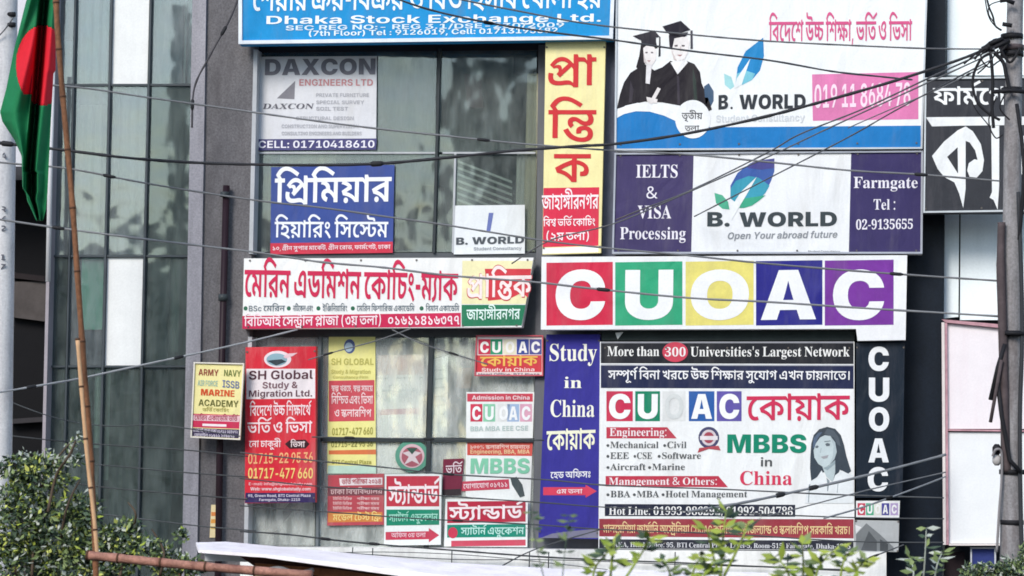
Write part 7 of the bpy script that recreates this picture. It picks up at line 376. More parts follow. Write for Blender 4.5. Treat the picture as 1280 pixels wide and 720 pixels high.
300085:[397,[[198,-5,-34,2,-31,7,-25,9,-24,15,-21,18,-15,19,-12,25,-7,27,-2,27,0,256,106,0,0,-248,2,-18,6,-16,7,-9,8,-8,8,-6,16,-6,18,-2,19,2,16,6,9,7,9,8,5,8,7,16,2,18,0,248,106,0,0,-256,-3,-31,-8,-27,-11,-21,-17,-22,-22,-18,-21,-12,-29,-10,-32,-6]]],
300087:[592,[[119,0,-107,400,118,0,34,-159,4,-21,4,-22,3,-20,3,-24,4,-24,2,-20,4,-24,3,-22,3,-18,-21,0,4,21,4,23,3,20,3,23,4,24,3,21,4,23,4,22,4,18,37,159,106,0,37,-159,5,-21,4,-22,3,-20,4,-24,4,-24,3,-20,3,-24,4,-22,3,-18,-21,0,4,21,3,23,3,20,3,23,3,24,3,21,4,23,4,22,3,18,34,159,118,0,-106,-400,-120,0,-41,167,-7,30,-5,31,-4,29,-5,33,-5,32,-5,27,28,0,-6,-31,-6,-33,-3,-28,-4,-33,-6,-31,-5,-26,-42,-167]]],
300088:[429,[[12,0,172,244,0,-81,-156,237,123,0,33,-54,8,-13,7,-12,5,-11,5,-12,5,-11,4,-9,6,-15,8,-14,-32,0,8,14,7,15,4,11,5,11,5,10,6,12,7,13,6,11,34,54,120,0,-151,-231,0,76,166,-245,-126,0,-45,70,-7,12,-6,10,-4,7,-6,11,-5,10,-5,10,-6,10,15,0,-6,-10,-5,-10,-5,-10,-6,-11,-5,-9,-6,-10,-7,-10,-47,-70]]]}
SH={
'(২য় তলা)':[593,0,77,293,70,693,35,1240,47,1711,54,2210,594,2406],
'BSc মেরিন':[100066,0,100083,364,100099,724,61,1167,44,1424,55,1838,46,2034,39,2438],
'অফিস ৩য় তলা':[8,0,55,617,41,813,50,1382,78,1957,70,2357,35,2904,47,3375,54,3874],
'ইউনিট ভিত্তিক':[10,0,12,369,55,846,39,1041,30,1449,55,1950,43,2146,55,2628,339,2824,20,3326],
'ইঞ্জিনিয়ারিং':[10,0,55,369,322,565,55,1157,39,1352,70,1760,54,2188,55,2383,46,2579,6,2983],
'ও স্কলারশিপ!':[18,0,431,622,47,1175,54,1674,46,1869,55,2274,48,2469,40,2928],
'ক':[20,0],
'কোয়াক':[61,0,20,257,54,808,70,1003,54,1431,20,1626],
'জাহাঙ্গীরনগর':[27,0,54,641,51,837,54,1205,307,1401,56,1881,46,2077,39,2481,22,2889,46,3339],
'ঢাকা বিশ্ববিদ্যালয়':[33,0,54,381,20,577,54,1128,55,1443,42,1639,273,2043,55,2512,42,2708,37,3112,202,3523,54,3707,47,3902,70,4401],
'তলা':[35,0,47,471,54,970],
'তৃতীয়':[35,0,59,471,35,471,56,941,70,1137],
'নটিকেল এবং':[39,0,55,408,30,603,61,985,20,1241,47,1792,16,2411,42,2924,6,3328],
'নিশ্চিত এবং ভিসা':[55,0,39,195,55,603,416,799,35,1447,16,2038,42,2550,6,2955,55,3356,43,3552,50,4034,54,4490],
'নো চাকুরী':[61,0,39,257,54,664,25,980,54,1361,20,1557,57,2108,46,2108,56,2512],
'ন্তি':[55,0,357,195],
'পরীক্ষা সময়':[40,0,46,492,56,896,129,1092,54,1715,50,2031,44,2486,70,2901],
'প্রা':[224,0,54,525],
'প্রান্তিক':[224,0,54,525,55,720,357,916,20,1396],
'প্রিমিয়ার':[55,0,224,195,55,720,44,916,70,1331,54,1758,46,1954],
'ফার্মগেট':[41,0,54,569,44,765,131,1179,61,1179,22,1436,30,1886],
'ফার্মগেট শাখা ঢাকা ০১৭১১ ৩৫৪৬৭২':[41,0,54,569,44,765,131,1179,61,1179,22,1436,30,1886,48,2388,54,2847,21,3042,54,3524,33,3839,54,4221,20,4416,54,4967,75,5283,76,5682,82,6082,76,6481,76,6880,78,7400,80,7799,79,8198,81,8598,82,8997,77,9396],
'বিটিআই সেন্ট্রাল প্লাজা (৩য় তলা)':[55,0,42,195,55,600,30,796,9,1177,10,1990,61,2479,50,2735,371,3191,54,3756,47,3952,380,4571,54,5063,27,5258,54,5899,593,6215,78,6508,70,6907,35,7455,47,7926,54,8425,594,8620],
'বিদেশে উচ্চ শিক্ষা, ভর্তি ও ভিসা':[55,0,42,195,61,600,37,857,61,1268,48,1524,12,2103,311,2580,55,3267,48,3463,129,3922,54,4545,100044,4740,43,5008,55,5491,35,5686,131,6157,18,6277,55,6898,43,7094,50,7576,54,8032],
'বিদেশে উচ্চ শিক্ষার্থে':[55,0,42,195,61,600,37,857,61,1268,48,1524,12,2103,311,2580,55,3267,48,3463,129,3922,54,4545,61,4740,36,4997,131,5459],
'বিমান একাডেমি':[55,0,42,195,44,600,54,1015,39,1210,16,1738,20,2251,54,2802,61,2997,32,3254,55,3730,44,3926],
'বিশ্ব ভর্তি কোচিং':[55,0,42,195,273,600,43,1189,55,1671,35,1867,131,2337,61,2457,20,2714,54,3265,55,3461,25,3656,6,4037],
'ভর্তি':[43,0,55,482,35,678,131,1149],
'ভর্তি ও ভিসা':[43,0,55,482,35,678,131,1149,18,1269,55,1890,43,2086,50,2568,54,3023],
'ভর্তি কোচিং':[43,0,55,482,35,678,131,1149,61,1269,20,1525,54,2076,55,2272,25,2467,6,2849],
'ভর্তি চলছে':[43,0,55,482,35,678,131,1149,25,1269,47,1650,61,2149,26,2406],
'ভর্তি পরীক্ষা ২০১৪':[43,0,55,482,35,678,131,1149,40,1269,46,1761,56,2165,129,2361,54,2984,77,3299,75,3699,76,4098,79,4497],
'ভিসা':[55,0,43,195,50,678,54,1133],
'মডেল টেস্ট ফ্রি':[44,0,61,415,32,671,47,1148,61,1767,30,2024,434,2405,55,3169,225,3364],
'মালয়েশিয়া জার্মানি অস্ট্রেলিয়া CUOAC কানাডা নিউজিল্যান্ড ও স্কলারশিপ সরকারি খরচ।':[44,0,54,415,47,610,61,1109,70,1366,55,1794,48,1989,70,2448,54,2876,27,3191,54,3833,44,4028,131,4443,54,4443,55,4638,39,4834,8,5362,61,5979,443,6236,55,6879,47,7075,70,7574,54,8001,100067,8317,100085,8723,100079,9126,100065,9549,100067,9957,20,10483,54,11034,39,11230,54,11637,32,11833,54,12309,55,12625,39,12820,12,13228,55,13705,27,13900,47,14541,202,15040,54,15224,361,15419,18,16104,431,16726,47,17279,54,17778,46,17973,55,18378,48,18573,40,19033,50,19645,46,20100,20,20504,54,21056,55,21251,46,21447,21,21971,46,22453,25,22857,641,23239],
'মেরিন একাডেমি ভর্তি':[61,0,44,257,55,671,46,867,39,1271,16,1799,20,2312,54,2863,61,3058,32,3315,55,3791,44,3987,43,4522,55,5004,35,5199,131,5670],
'মেরিন এডমিশন কোচিং-ম্যাক':[61,0,44,257,55,671,46,867,39,1271,16,1799,32,2312,55,2788,44,2984,48,3398,39,3858,61,4385,20,4642,54,5193,55,5389,25,5584,6,5965,598,6247,44,6482,202,6897,54,7081,20,7276],
'মেরিন ফিশারিজ একাডেমি':[61,0,44,257,55,671,46,867,39,1271,55,1799,41,1995,48,2564,54,3023,55,3218,46,3414,27,3818,16,4580,20,5092,54,5643,61,5839,32,6095,55,6572,44,6767],
'মোবাইল ০১৯১১ ২০৯৮৭৪':[61,0,44,257,54,671,42,867,54,1271,10,1467,47,1836,75,2455,76,2854,84,3254,76,3653,76,4052,77,4572,75,4971,84,5371,83,5770,82,6169,79,6569],
'যোগাযোগ ০১৭১১':[61,0,45,257,54,684,22,880,54,1330,61,1525,45,1782,54,2210,22,2405,75,2975,76,3375,82,3774,76,4173,76,4573],
'শেয়ার ক্রয়-বিক্রয় ও বিও হিসাব খোলা হয়':[61,0,48,257,70,716,54,1143,46,1339,203,1863,70,2490,598,2918,55,3153,42,3349,203,3753,70,4380,18,4928,55,5550,42,5745,18,6150,55,6771,51,6967,50,7335,54,7791,42,7986,61,8511,21,8767,54,9249,47,9444,54,9943,51,10259,70,10627],
'সম্পূর্ণ বিনা খরচে উচ্চ শিক্ষার সুযোগ এখন চায়নাতে।':[50,0,394,455,58,1237,34,1237,131,1651,55,1771,42,1966,39,2371,54,2779,21,3094,46,3576,61,3980,25,4237,12,4738,311,5215,55,5902,48,6097,129,6557,54,7180,46,7375,50,7900,57,8355,61,8355,45,8612,54,9039,22,9235,16,9805,21,10317,39,10799,25,11327,54,11708,70,11904,39,12331,54,12739,61,12935,35,13191,641,13662],
'স্ট্যান্ডার্ড':[434,0,202,644,54,827,361,1023,54,1588,32,1783,131,2260],
'স্বল্প খরচে, স্বল্প সময়ে':[275,0,410,479,21,1130,46,1611,61,2016,25,2272,100044,2654,275,2922,410,3401,50,4051,44,4507,61,4922,70,5178],
'স্যাটার্ন এডুকেশন':[50,0,202,455,54,639,30,834,54,1215,39,1411,131,1819,16,1939,32,2451,57,2928,61,2928,20,3184,48,3735,39,4195],
'হিয়ারিং সিস্টেম':[55,0,51,195,70,564,54,992,55,1187,46,1383,6,1787,55,2189,50,2384,61,2840,434,3096,44,3740],
'হেড অফিসঃ':[61,0,51,257,32,625,8,1222,55,1839,41,2034,50,2604,7,3059],
'০১৬১১৪১৬৩৭৭':[75,0,76,399,81,799,76,1198,76,1597,79,1997,76,2396,81,2796,78,3195,82,3594,82,3994],
'১০, গ্রীন সুপার মার্কেট, গ্রীন রোড, ফার্মগেট, ঢাকা':[76,0,75,399,100044,799,205,1067,56,1556,39,1752,50,2279,57,2735,40,2735,54,3227,46,3422,44,3947,54,4361,61,4557,20,4813,131,5365,30,5365,100044,5746,205,6014,56,6503,39,6699,61,7227,46,7483,54,7888,32,8083,100044,8560,41,8828,54,9397,44,9592,131,10007,61,10007,22,10264,30,10714,100044,11095,33,11363,54,11745,20,11940,54,12491],
'১০০% স্কলারশিপ চায়নাতে':[76,0,75,399,75,799,100037,1198,431,1875,47,2428,54,2927,46,3123,55,3527,48,3723,40,4182,25,4794,54,5175,70,5371,39,5798,54,6206,61,6402,35,6658],
'৫ম তলা':[80,0,44,399,35,934,47,1405,54,1904]}
def decode(g):
    adv,cs=g; out=[]
    for c in cs:
        x=y=0; P=[]
        for i in range(0,len(c),2): x+=c[i]*2.5; y+=c[i+1]*2.5; P.append((x,y))
        out.append(P)
    return adv,out
DC={}
def wind(p,cs):
    w=0
    for c in cs:
        x1,y1=c[-1]
        for x2,y2 in c:
            if (y1<=p[1])!=(y2<=p[1]):
                if x1+(p[1]-y1)*(x2-x1)/(y2-y1)>p[0]: w+=1 if y2>y1 else -1
            x1,y1=x2,y2
    return w
def glyph(key,w):
    "triangles of one letter; w grows (or thins) the strokes"
    k=(key,w)
    if k in DC: return DC[k]
    adv,cs=decode(GL[key]); L=[]
    for P in cs:
        n=len(P); Q=[]
        for i in range(n):
            x0,y0=P[i-1];x,y=P[i];x1,y1=P[(i+1)%n]
            ax,ay=x-x0,y-y0;bx,by=x1-x,y1-y; la=math.hypot(ax,ay) or 1; lb=math.hypot(bx,by) or 1
            nx=-(ay/la+by/lb); ny=(ax/la+bx/lb); l=math.hypot(nx,ny) or 1
            Q.append((x+nx/l*w*min(1.6,2/max(l,.6)),y+ny/l*w*min(1.6,2/max(l,.6))) if w else (x,y))
        L.append(Q)
    V=[Vector(p) for c in L for p in c]; E=[]; b=0
    for c in L:
        E+=[(b+i,b+(i+1)%len(c)) for i in range(len(c))]; b+=len(c)
    if not V: DC[k]=(adv,[]); return DC[k]
    vo,_,fo,_,_,_=geometry.delaunay_2d_cdt(V,E,[],0,.01)
    T=[]
    for f in fo:
        q=(sum(vo[i].x for i in f)/len(f),sum(vo[i].y for i in f)/len(f))
        if wind(q,L)!=0: T.append(tuple(f))
    u=sorted({i for f in T for i in f}); mp={a:i for i,a in enumerate(u)}
    DC[k]=(adv,[([(vo[i].x,vo[i].y) for i in u],[tuple(mp[i] for i in f) for f in T])]); return DC[k]
def layout(s,font,w=0):
    x=0;o=[]; base=200000 if font=='R' else 100000
    if font=='S' and w>=60: base=300000
    if s in SH:
        q=SH[s]; return [(q[i],q[i+1]*2.5) for i in range(0,len(q),2)],0
    for ch in s:
        if ch==' ': x+=330; continue
        k=ord(ch)+base
        if k not in GL: k=ord(ch)+100000
        if k not in GL: x+=300; continue
        o.append((k,x)); x+=GL[k][0]*2.5
    return o,x
def x_at(k,gx): return gx
def text(mb,s,font,x0,y0,x1,y1,H,Y,w=0,slant=0,lift=0,words=None):
    "letters on the vertical plane y=Y; baseline runs (x0,y0)-(x1,y1), capital height H"
    o,W=layout(s,font,w); w=(-14 if w<=30 else -6) if font=='B' else 0
    if not o: return mb
    o.sort(key=lambda q:q[1])
    xs=[]; 
    for k,gx in o:
        _,tr=glyph(k,w)
        for fl,_t in tr:
            if fl: xs+=[min(p[0] for p in fl)+gx,max(p[0] for p in fl)+gx]
    a,b=min(xs),max(xs); lean=.024-(x0-320)/850*.022
    n=0
    for k,gx in o:
        _,tr=glyph(k,w)
        for fl,t in tr:
            if words is not None:
                if not words or x_at(k,gx)-words[-1][1]>170: words.append([MB(),0])
                mb=words[-1][0]; words[-1][1]=max(words[-1][1],gx+GL[k][0]*2.5)
            n+=1; yy=Y-(n%2)*.0004-lift; kk=len(mb.v)
            for x,y in fl:
                u=(x+gx-a)/(b-a); h=y/1000*H
                mb.v.append(U(x0+(x1-x0)*u+h*(lean+slant),y0+(y1-y0)*u-h,yy))
            for f in t: mb.f.append(tuple(kk+i for i in f))
    return mb
def ell(cx,cy,rx,ry,n=28,a0=0,a1=360): return [(cx+rx*math.cos(R_(a0+(a1-a0)*i/n)),cy-ry*math.sin(R_(a0+(a1-a0)*i/n))) for i in range(n+(a1-a0<360))]
LAY=.0014
class Sign:
    "a board on the vertical plane y=Y: panel with thickness plus thin printed parts"
    def __init__(s,name,label,cat,q,Y,h,t=.06,group=None,pname='panel',frame=None,fw=2.2,matk={}):
        if len(q)==2: (a,b),(c,d)=q; q=[(a,b),(c,b),(c,d),(a,d)]
        s.q=q; s.Y=Y; s.h=h
        b=max(q,key=lambda p:p[1]); s.o=thing(name,label,cat,U(sum(p[0] for p in q)/len(q),b[1],Y),group)
        mk={'dirt':('#b9b6ae' if int(h[1:3],16)>150 else '#6d6a70',.28),'wr':.03}; mk.update(matk); s.mk={'wr':.03,'dirt':mk['dirt']}; MB().px(q,Y,t).build(pname,mat(h,**mk),s.o)
        if t>=.08:
            xs=[p[0] for p in q]; ys=[p[1] for p in q]; x0,x1,y0,y1=min(xs),max(xs),max(min(ys),2),max(ys); cx_=(x0+x1)/2
            n=max(2,int((x1-x0)/70)+1); bt=MB()
            A=sorted([p for p in q],key=lambda p:p[1]); 
            for i in range(n):
                u=.02+.96*i/(n-1)
                for v in (.0,1.):
                    L0,L1=(q[0],q[-1]); M0,M1=(q[1],q[2] if len(q)==4 else q[1])
                    if len(q)!=4: continue
                    a=(L0[0]+(L1[0]-L0[0])*(.5+(v-.5)*.94),L0[1]+(L1[1]-L0[1])*(.5+(v-.5)*.94)); b=(M0[0]+(M1[0]-M0[0])*(.5+(v-.5)*.94),M0[1]+(M1[1]-M0[1])*(.5+(v-.5)*.94))
                    P_=(a[0]+(b[0]-a[0])*u,a[1]+(b[1]-a[1])*u)
                    if min(abs(b[0]-a[0]),abs(L1[1]-L0[1]))<30: continue
                    MB().px([(P_[0]-1,P_[1]-1),(P_[0]+1,P_[1]-1),(P_[0]+1,P_[1]+1),(P_[0]-1,P_[1]+1)],Y-.012,.012).build('screw_head',mat('#6a6460',rough=.5),s.o)
        if frame:
            n=len(q); cx=sum(p[0] for p in q)/n; cy=sum(p[1] for p in q)/n
            inn=[(x-fw*(1 if x>cx else -1),y-fw*(1 if y>cy else -1)) for x,y in q]
            for i in range(n):
                j=(i+1)%n; MB().px([q[i],q[j],inn[j],inn[i]],Y-.025,.0235).build('frame',mat(frame,rough=.45,var=.15),s.o)
    def area(s,q,h,l=1,name='print',**k):
        if len(q)==2: (a,b),(c,d)=q; q=[(a,b),(c,b),(c,d),(a,d)]
        pts=[U(x,y,s.Y-LAY*l) for x,y in q]
        m=MB()
        if len(pts)>4:
            kk=len(m.v); m.v+=pts
            for f in geometry.tessellate_polygon([[Vector((p.x,p.z,0)) for p in pts]]): m.f.append(tuple(f))
        else: m.poly(pts)
        if 'dirt' not in k: k=dict(k,wr=.03,dirt=('#8d8a86',.16))
        return m.build(name,mat(h,**k),s.o)
    def text(s,t,font,x0,y0,x1,y1,H,h,w=0,l=4,name='lettering',slant=0,rough=.5,parent=None):
        ws=[]; text(None,t,font,x0,y0,x1,y1,H,s.Y-LAY*l,w,slant,words=ws)
        for m,_ in ws: m.build(name,mat(h,rough=rough,var=.08),parent or s.o)
# ================================================================ SETTING
def structure(name,mb,m): return mb.build(name,m,kind='structure')
structure('ground',MB().poly([(-900,-900,-.02),(900,-900,-.02),(900,900,-.02),(-900,900,-.02)]),mat('#6a675f',rough=.9,scale=.4))
structure('road',MB().box((-200,-34,-.016),(200,-5,0)),mat('#4a4a4b',rough=.85,scale=.8,bump=.4))
structure('pavement',MB().box((-200,-5,0),(200,-1.2,.14)),mat('#8d8a84',rough=.85,scale=1.2,bump=.3))
MU=mat('#3b4144',rough=.4,var=.2)
def lx(x,y): return x-(y-0)*.024          # the photograph's lean of verticals on the left
# ---- buildings across the street, unseen behind the camera, added for the panes to mirror
for x0,x1,h,c,lab in ((-75,-52,19,'#8f8a86','grey block across the street, far left behind the photographer'),(-50,-33,26,'#d9d4c8','cream tall block across the street behind the photographer'),(-31,-14,14,'#b9b4b4','low pale block across the street behind the photographer'),
                  (-11,8,22,'#8a9098','blue grey block across the street behind the photographer'),(12,26,15,'#d4d0cc','white low block across the street behind the photographer'),(29,55,20,'#a39a90','brown grey block across the street, far right behind the photographer')):
    o=thing('street_building',lab,'building',((x0+x1)/2,-62,0),'unseen buildings across the street'); MB().box((x0,-70,0),(x1,-62,h)).build('wall',mat(c,rough=.8,var=.15),o)
    m=MB(); z=3.5
    while z<h-2:
        x=x0+1
        while x<x1-2: m.box((x,-62.0,z),(x+1.5,-61.93,z+1.7)); x+=2.6
        z+=3.3
    m.build('windows',mat('#2d343a',rough=.2,spec=.5),o,kind='stuff')
# ---- central building
bld=thing('commercial_building','grey commercial building hung with signboards, glazed in the middle','building',(0,.5,0))
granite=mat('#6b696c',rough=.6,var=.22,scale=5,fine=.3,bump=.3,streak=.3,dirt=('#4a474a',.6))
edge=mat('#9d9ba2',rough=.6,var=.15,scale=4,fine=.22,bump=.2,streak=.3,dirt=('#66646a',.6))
navy=mat('#141d29',rough=.4,var=.45,scale=1.6,fine=.25,streak=.3,spec=.2)
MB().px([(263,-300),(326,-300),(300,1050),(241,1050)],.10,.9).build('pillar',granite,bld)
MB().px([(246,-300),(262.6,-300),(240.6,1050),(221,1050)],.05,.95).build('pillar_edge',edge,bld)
MB().px([(755,-300),(1184,-300),(1176,1050),(755,1050)],.30,.6).build('wall',navy,bld)
MB().px([(327,-300),(754,-300),(754,62),(320,66)],.30,.5).build('lintel',mat('#37353b',var=.2,rough=.6),bld)
MB().px([(318,316),(672,316),(672,421),(313,421)],.28,.5).build('spandrel',mat('#5a5e62',var=.2,rough=.6),bld)
MB().px([(673,56),(754,56),(752,700),(666,700)],.24,.3).build('column',mat('#6f7176',var=.18,rough=.6,streak=.3,dirt=('#54565b',.5)),bld)
MB().px([(757,40),(772,40),(769,322),(753,322)],.12,.1).build('column_cladding',mat('#6d7284',var=.2,rough=.5,streak=.3,dirt=('#343845',.7)),bld)
MB().px([(300,684),(1108,690),(1108,760),(300,760)],-.22,.9).build('ledge',mat('#f0f0ed',var=.12,rough=.8,scale=4,dirt=('#b9b7b0',.5),k=1),bld)
MB().px([(300,761),(1180,761),(1176,1052),(300,1052)],.2,.6).build('wall',mat('#77767a',var=.2,rough=.7),bld)
# rooms behind the panes
upw=mat('#848d8b',var=.3,rough=.8,scale=1.2); low=mat('#f4f6f3',var=.1,rough=.8,scale=1.2,k=1)
MB().px([(300,30),(700,30),(700,330),(300,330)],2.2,.1).build('room_wall',upw,bld)
MB().px([(290,330),(700,330),(700,700),(290,700)],.95,.1).build('room_wall',low,bld)
MB().box((-3.2,.8,U(500,318,.8).z),(.5,2.05,U(500,318,.8).z+.05)).build('room_floor',mat('#5a5a58',rough=.7),bld)
MB().box((-3.2,.8,U(500,684,.8).z-.1),(.5,2.05,U(500,684,.8).z)).build('room_floor',mat('#b5b3ad',rough=.7),bld)
MB().box((-3.25,.8,U(500,684,.8).z),(-3.21,2.05,9.9)).build('room_side_wall',mat('#7b8280',rough=.8),bld)
# window grid
gu=glass('#e0e4e2',refl=.06,veil=.16,veil_col='#9ea5a3'); gl=glass('#fbfdfb',refl=.07,veil=.24,veil_col='#f6faf6')
al=mat('#b9bcc0',rough=.35,var=.15); dk=mat('#3d4346',rough=.4,var=.2)
def bar(name,x0,y0,x1,y1,wd,m,Y=.22,t=.1):
    if abs(x1-x0)>abs(y1-y0): MB().px([(x0,y0-wd/2),(x1,y1-wd/2),(x1,y1+wd/2),(x0,y0+wd/2)],Y,t).build(name,m,bld)
    else: MB().px([(x0-wd/2,y0),(x0+wd/2,y0),(x1+wd/2,y1),(x1-wd/2,y1)],Y,t).build(name,m,bld)
bar('mullion',319.5,62,313.5,317,5,al,.08,.24); bar('mullion',312.5,421,307,690,5,al,.08,.24)
bar('mullion',549,60,542,316,3.2,dk,.235); bar('mullion',539,421,532,686,5,dk,.235)
bar('mullion',569,192,566,316,2.4,al,.25,.06)
bar('mullion',400,421,396,686,3.5,mat('#6d7478',rough=.4),.24)
bar('transom',322,191,546,191,2.2,al,.26,.05); bar('transom',553,191,669,191,2.2,al,.26,.05)
bar('transom',313,549.5,395,549.5,2.5,dk,.26,.05); bar('transom',402,549.5,533,550,4.5,dk,.245,.08); bar('transom',539,550,667,550,4.5,dk,.245,.08)
bar('transom',313,684,662,689,4,dk,.23,.09)
for q,g in (([(322,66),(546,63),(544,190),(319,190)],gu),([(551,62),(671,60),(670,190),(548,190)],gu),
            ([(319,193),(544,193),(540,315),(316,315)],gu),([(548,193),(670,193),(669,315),(545,315)],gu),
            ([(313,422),(398,422),(396,548),(312,548)],gl),([(402,422),(536,422),(532,547),(400,547)],gl),([(542,422),(668,422),(667,547),(539,547)],gl),
            ([(311,551),(395,551),(393,682),(309,682)],gl),([(400,553),(532,553),(529,685),(398,685)],gl),([(539,553),(667,553),(666,686),(535,686)],gl)):
    MB().px(q,.30,.008).build('window_pane',g,bld)
# what stands or hangs in the rooms
def curtain_streak(x0,x1,y0,y1,Y,h,folds=6,amp=.03,parent=bld,name='curtain_streak',lean=.024,k=.9):
    m=MB(); n=folds*6; m.sm=True
    for i in range(n+1):
        x=x0+(x1-x0)*i/n; d=amp*math.sin(i*math.pi/3+math.sin(i*1.7)*.6)
        for y in (y0,y1): m.v.append(U(x-(y-y0)*lean,y,Y+d))
    for i in range(n): m.f.append((2*i,2*i+1,2*i+3,2*i+2))
    return m.build(name,mat(h,rough=.85,var=.18,streak=.5,k=k),parent)
curtain_streak(659,674,92,314,.34,'#eee6c8',2,.012)
curtain_streak(646,657,192,256,.35,'#e6e8de',2,.012)
curtain_streak(400,470,66,188,.7,'#78827f',5); curtain_streak(480,545,66,312,.8,'#6b7572',5); curtain_streak(560,640,66,190,.9,'#6f7a77',6)
for i in range(9):   # blinds slanted to draw the diagonal reflection stripes in the pane
    MB().px([(572,200+i*8),(640,226+i*8),(640,229+i*8),(572,203+i*8)],.34,.02).build('reflection_slat',mat('#e2ebe2',rough=.7),bld)
MB().px([(528,232),(552,232),(555,316),(524,316)],.36,.25).build('cabinet',mat('#2e3438',rough=.7),bld)
MB().px([(614,240),(644,240),(652,262),(608,262)],.38,.2).build('chair_back',mat('#262a2c',rough=.7),bld)
MB().px([(642,62),(672,62),(672,91),(642,91)],.33,.2).build('duct',mat('#2b2b2f',rough=.7),bld)
MB().px([(580,92),(600,94),(604,135),(584,134)],.5,.1).build('reddish_box',mat('#7a5a5e',rough=.8),bld)
MB().px([(350,192),(420,192),(420,207),(350,207)],.33,.02).build('paper',mat('#b8b3a4',rough=.8),bld)
MB().px([(540,424),(592,424),(588,545),(536,545)],.75,.05).build('room_partition',mat('#8d9f97',rough=.8,var=.3),bld)
MB().px([(572,460),(590,460),(588,485),(570,485)],.6,.05).build('box_shelf',mat('#b09a86',rough=.8,var=.3),bld)
MB().px([(402,424),(476,424),(470,545),(400,545)],.70,.05).build('room_partition',mat('#c9cdc6',rough=.8,var=.2),bld)
MB().px([(320,424),(396,424),(392,446),(318,446)],.7,.05).build('room_partition',mat('#b9bdb6',rough=.8,var=.2),bld)
MB().px([(362,628),(374,628),(334,678),(318,680)],.45,.04).build('stair_stringer',mat('#6f6f6d',rough=.7,var=.2),bld)
MB().px([(322,636),(334,636),(330,682),(316,682)],.5,.04).build('room_post',mat('#87908c',rough=.7,var=.2),bld)
MB().px([(400,640),(470,640),(468,684),(396,684)],.8,.04).build('room_partition',mat('#7f938c',rough=.8,var=.3),bld)
MB().px([(392,575),(404,575),(402,684),(390,684)],.42,.04).build('room_post',mat('#7a807c',rough=.7,var=.2),bld)
# railing over the ledge
rail=thing('ledge_railing','low dark wire railing standing on the white ledge under the signs','railing',U(760,712,-.35))
for x,y0,y1 in ((441,684,694),(466,685,697),(565,688,708),(662,689,710),(686,690,711),(844,690,711),(985,692,712)):
    MB().tube([U(x,y0,-.3),U(x-.5,y1,-.3)],.007,6).build('baluster',dk,rail)
MB().tube(spline([U(340,686,-.3),U(430,691,-.31),U(560,699,-.3),U(700,700,-.31),U(860,706,-.3),U(1070,712,-.3)]),.006,6).build('rail',dk,rail)
MB().tube(spline([U(400,692,-.32),U(480,690,-.33),U(600,695,-.32),U(760,712,-.3)]),.005,6).build('rail',dk,rail)
# ---- left glass building
lb=thing('glass_building','teal glass fronted building with white panels at the far left','building',(-5.2,1.2,0))
cols=[72,94,139,188,247]; rows=[-60,106,320,458,760]
frm=mat('#4b5257',rough=.4,var=.2)
for i,c in enumerate(cols):
    wd=2.6 if i not in(1,) else 2
    MB().px([(lx(c,-60)-wd/2,-60),(lx(c,-60)+wd/2,-60),(lx(c,760)+wd/2,760),(lx(c,760)-wd/2,760)],.74,.12).build('mullion',frm,lb)
for r in rows[1:-1]:
    for i in range(4):
        MB().px([(lx(cols[i],r)+1.5,r-1.2),(lx(cols[i+1],r)-1.5,r-1.2),(lx(cols[i+1],r)-1.5,r+1.2),(lx(cols[i],r)+1.5,r+1.2)],.76,.08).build('transom',frm,lb)
gt=glass('#e4e8e8',refl=.08,veil=.13,veil_col='#bfc6c8'); gd=glass('#cfd8d5',refl=.07,veil=.14,veil_col='#9aa6a3')
def cell(r,c,i0=0,i1=1,y0=None,y1=None):
    a=rows[r]+1.3 if y0 is None else y0; b=rows[r+1]-1.3 if y1 is None else y1
    L0,L1=cols[c]+1.4,cols[c+1]-1.4; xa=L0+(L1-L0)*i0; xb=L0+(L1-L0)*i1
    return [(lx(xa,a),a),(lx(xb,a),a),(lx(xb,b),b),(lx(xa,b),b)]
pan={(0,0):None,(0,1):gt,(0,3):gt,(1,0):gt,(1,1):gt,(1,2):gt,(1,3):gd,(2,0):gd,(2,1):gt,(2,3):gd,(3,0):gd,(3,1):gd,(3,2):gd,(3,3):gd}
for r in range(4):
    for c in range(4):
        if (r,c) in((0,2),(2,2)):
            MB().px(cell(r,c),.80,.03).build('white_panel',mat('#eceeed',rough=.5,var=.06,fine=.05,dirt=('#c5c9c8',.3)),lb)
        else: MB().px(cell(r,c),.80,.008).build('window_pane',pan[(r,c)] or gt,lb)
def refl_strip(r,c,h,i0=0,i1=1,y0=None,y1=None,folds=4,Y=.87,amp=.03):  # folded strips behind the panes imitate vertical reflection streaks
    q=cell(r,c,i0,i1,y0,y1); curtain_streak(q[0][0],q[1][0],q[0][1],q[2][1],Y,h,folds,amp,lb)
def bk(r,c,h,i0=0,i1=1,y0=None,y1=None,Y=.93,name='reflection_panel'):  # flat tones behind the panes stand in for reflected patches
    MB().px(cell(r,c,i0,i1,y0,y1),Y,.02).build(name,mat(h,rough=.8,var=.25,scale=2,streak=.5),lb)
bk(0,0,'#6b6a74',0,1,-60,50); bk(0,0,'#a3b0bb',0,1,51,104)
refl_strip(0,1,'#91a8ae',.0,.98,-58,104,4); refl_strip(0,3,'#5d7477',0,.72,-58,104,3); refl_strip(0,3,'#a9bdba',.74,.8,-58,104,1); refl_strip(0,3,'#5f7a7a',.82,1,-58,104,1)
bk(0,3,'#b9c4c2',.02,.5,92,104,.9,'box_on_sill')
bk(1,0,'#6d7578'); bk(1,1,'#737b80',0,1,108,130); refl_strip(1,1,'#8d938f',.1,.85,131,318,3); bk(1,1,'#626c70',.85,1,131,318)
refl_strip(1,2,'#6a757a',0,.3,108,318,2); refl_strip(1,2,'#808b8f',.3,1,108,318,3)
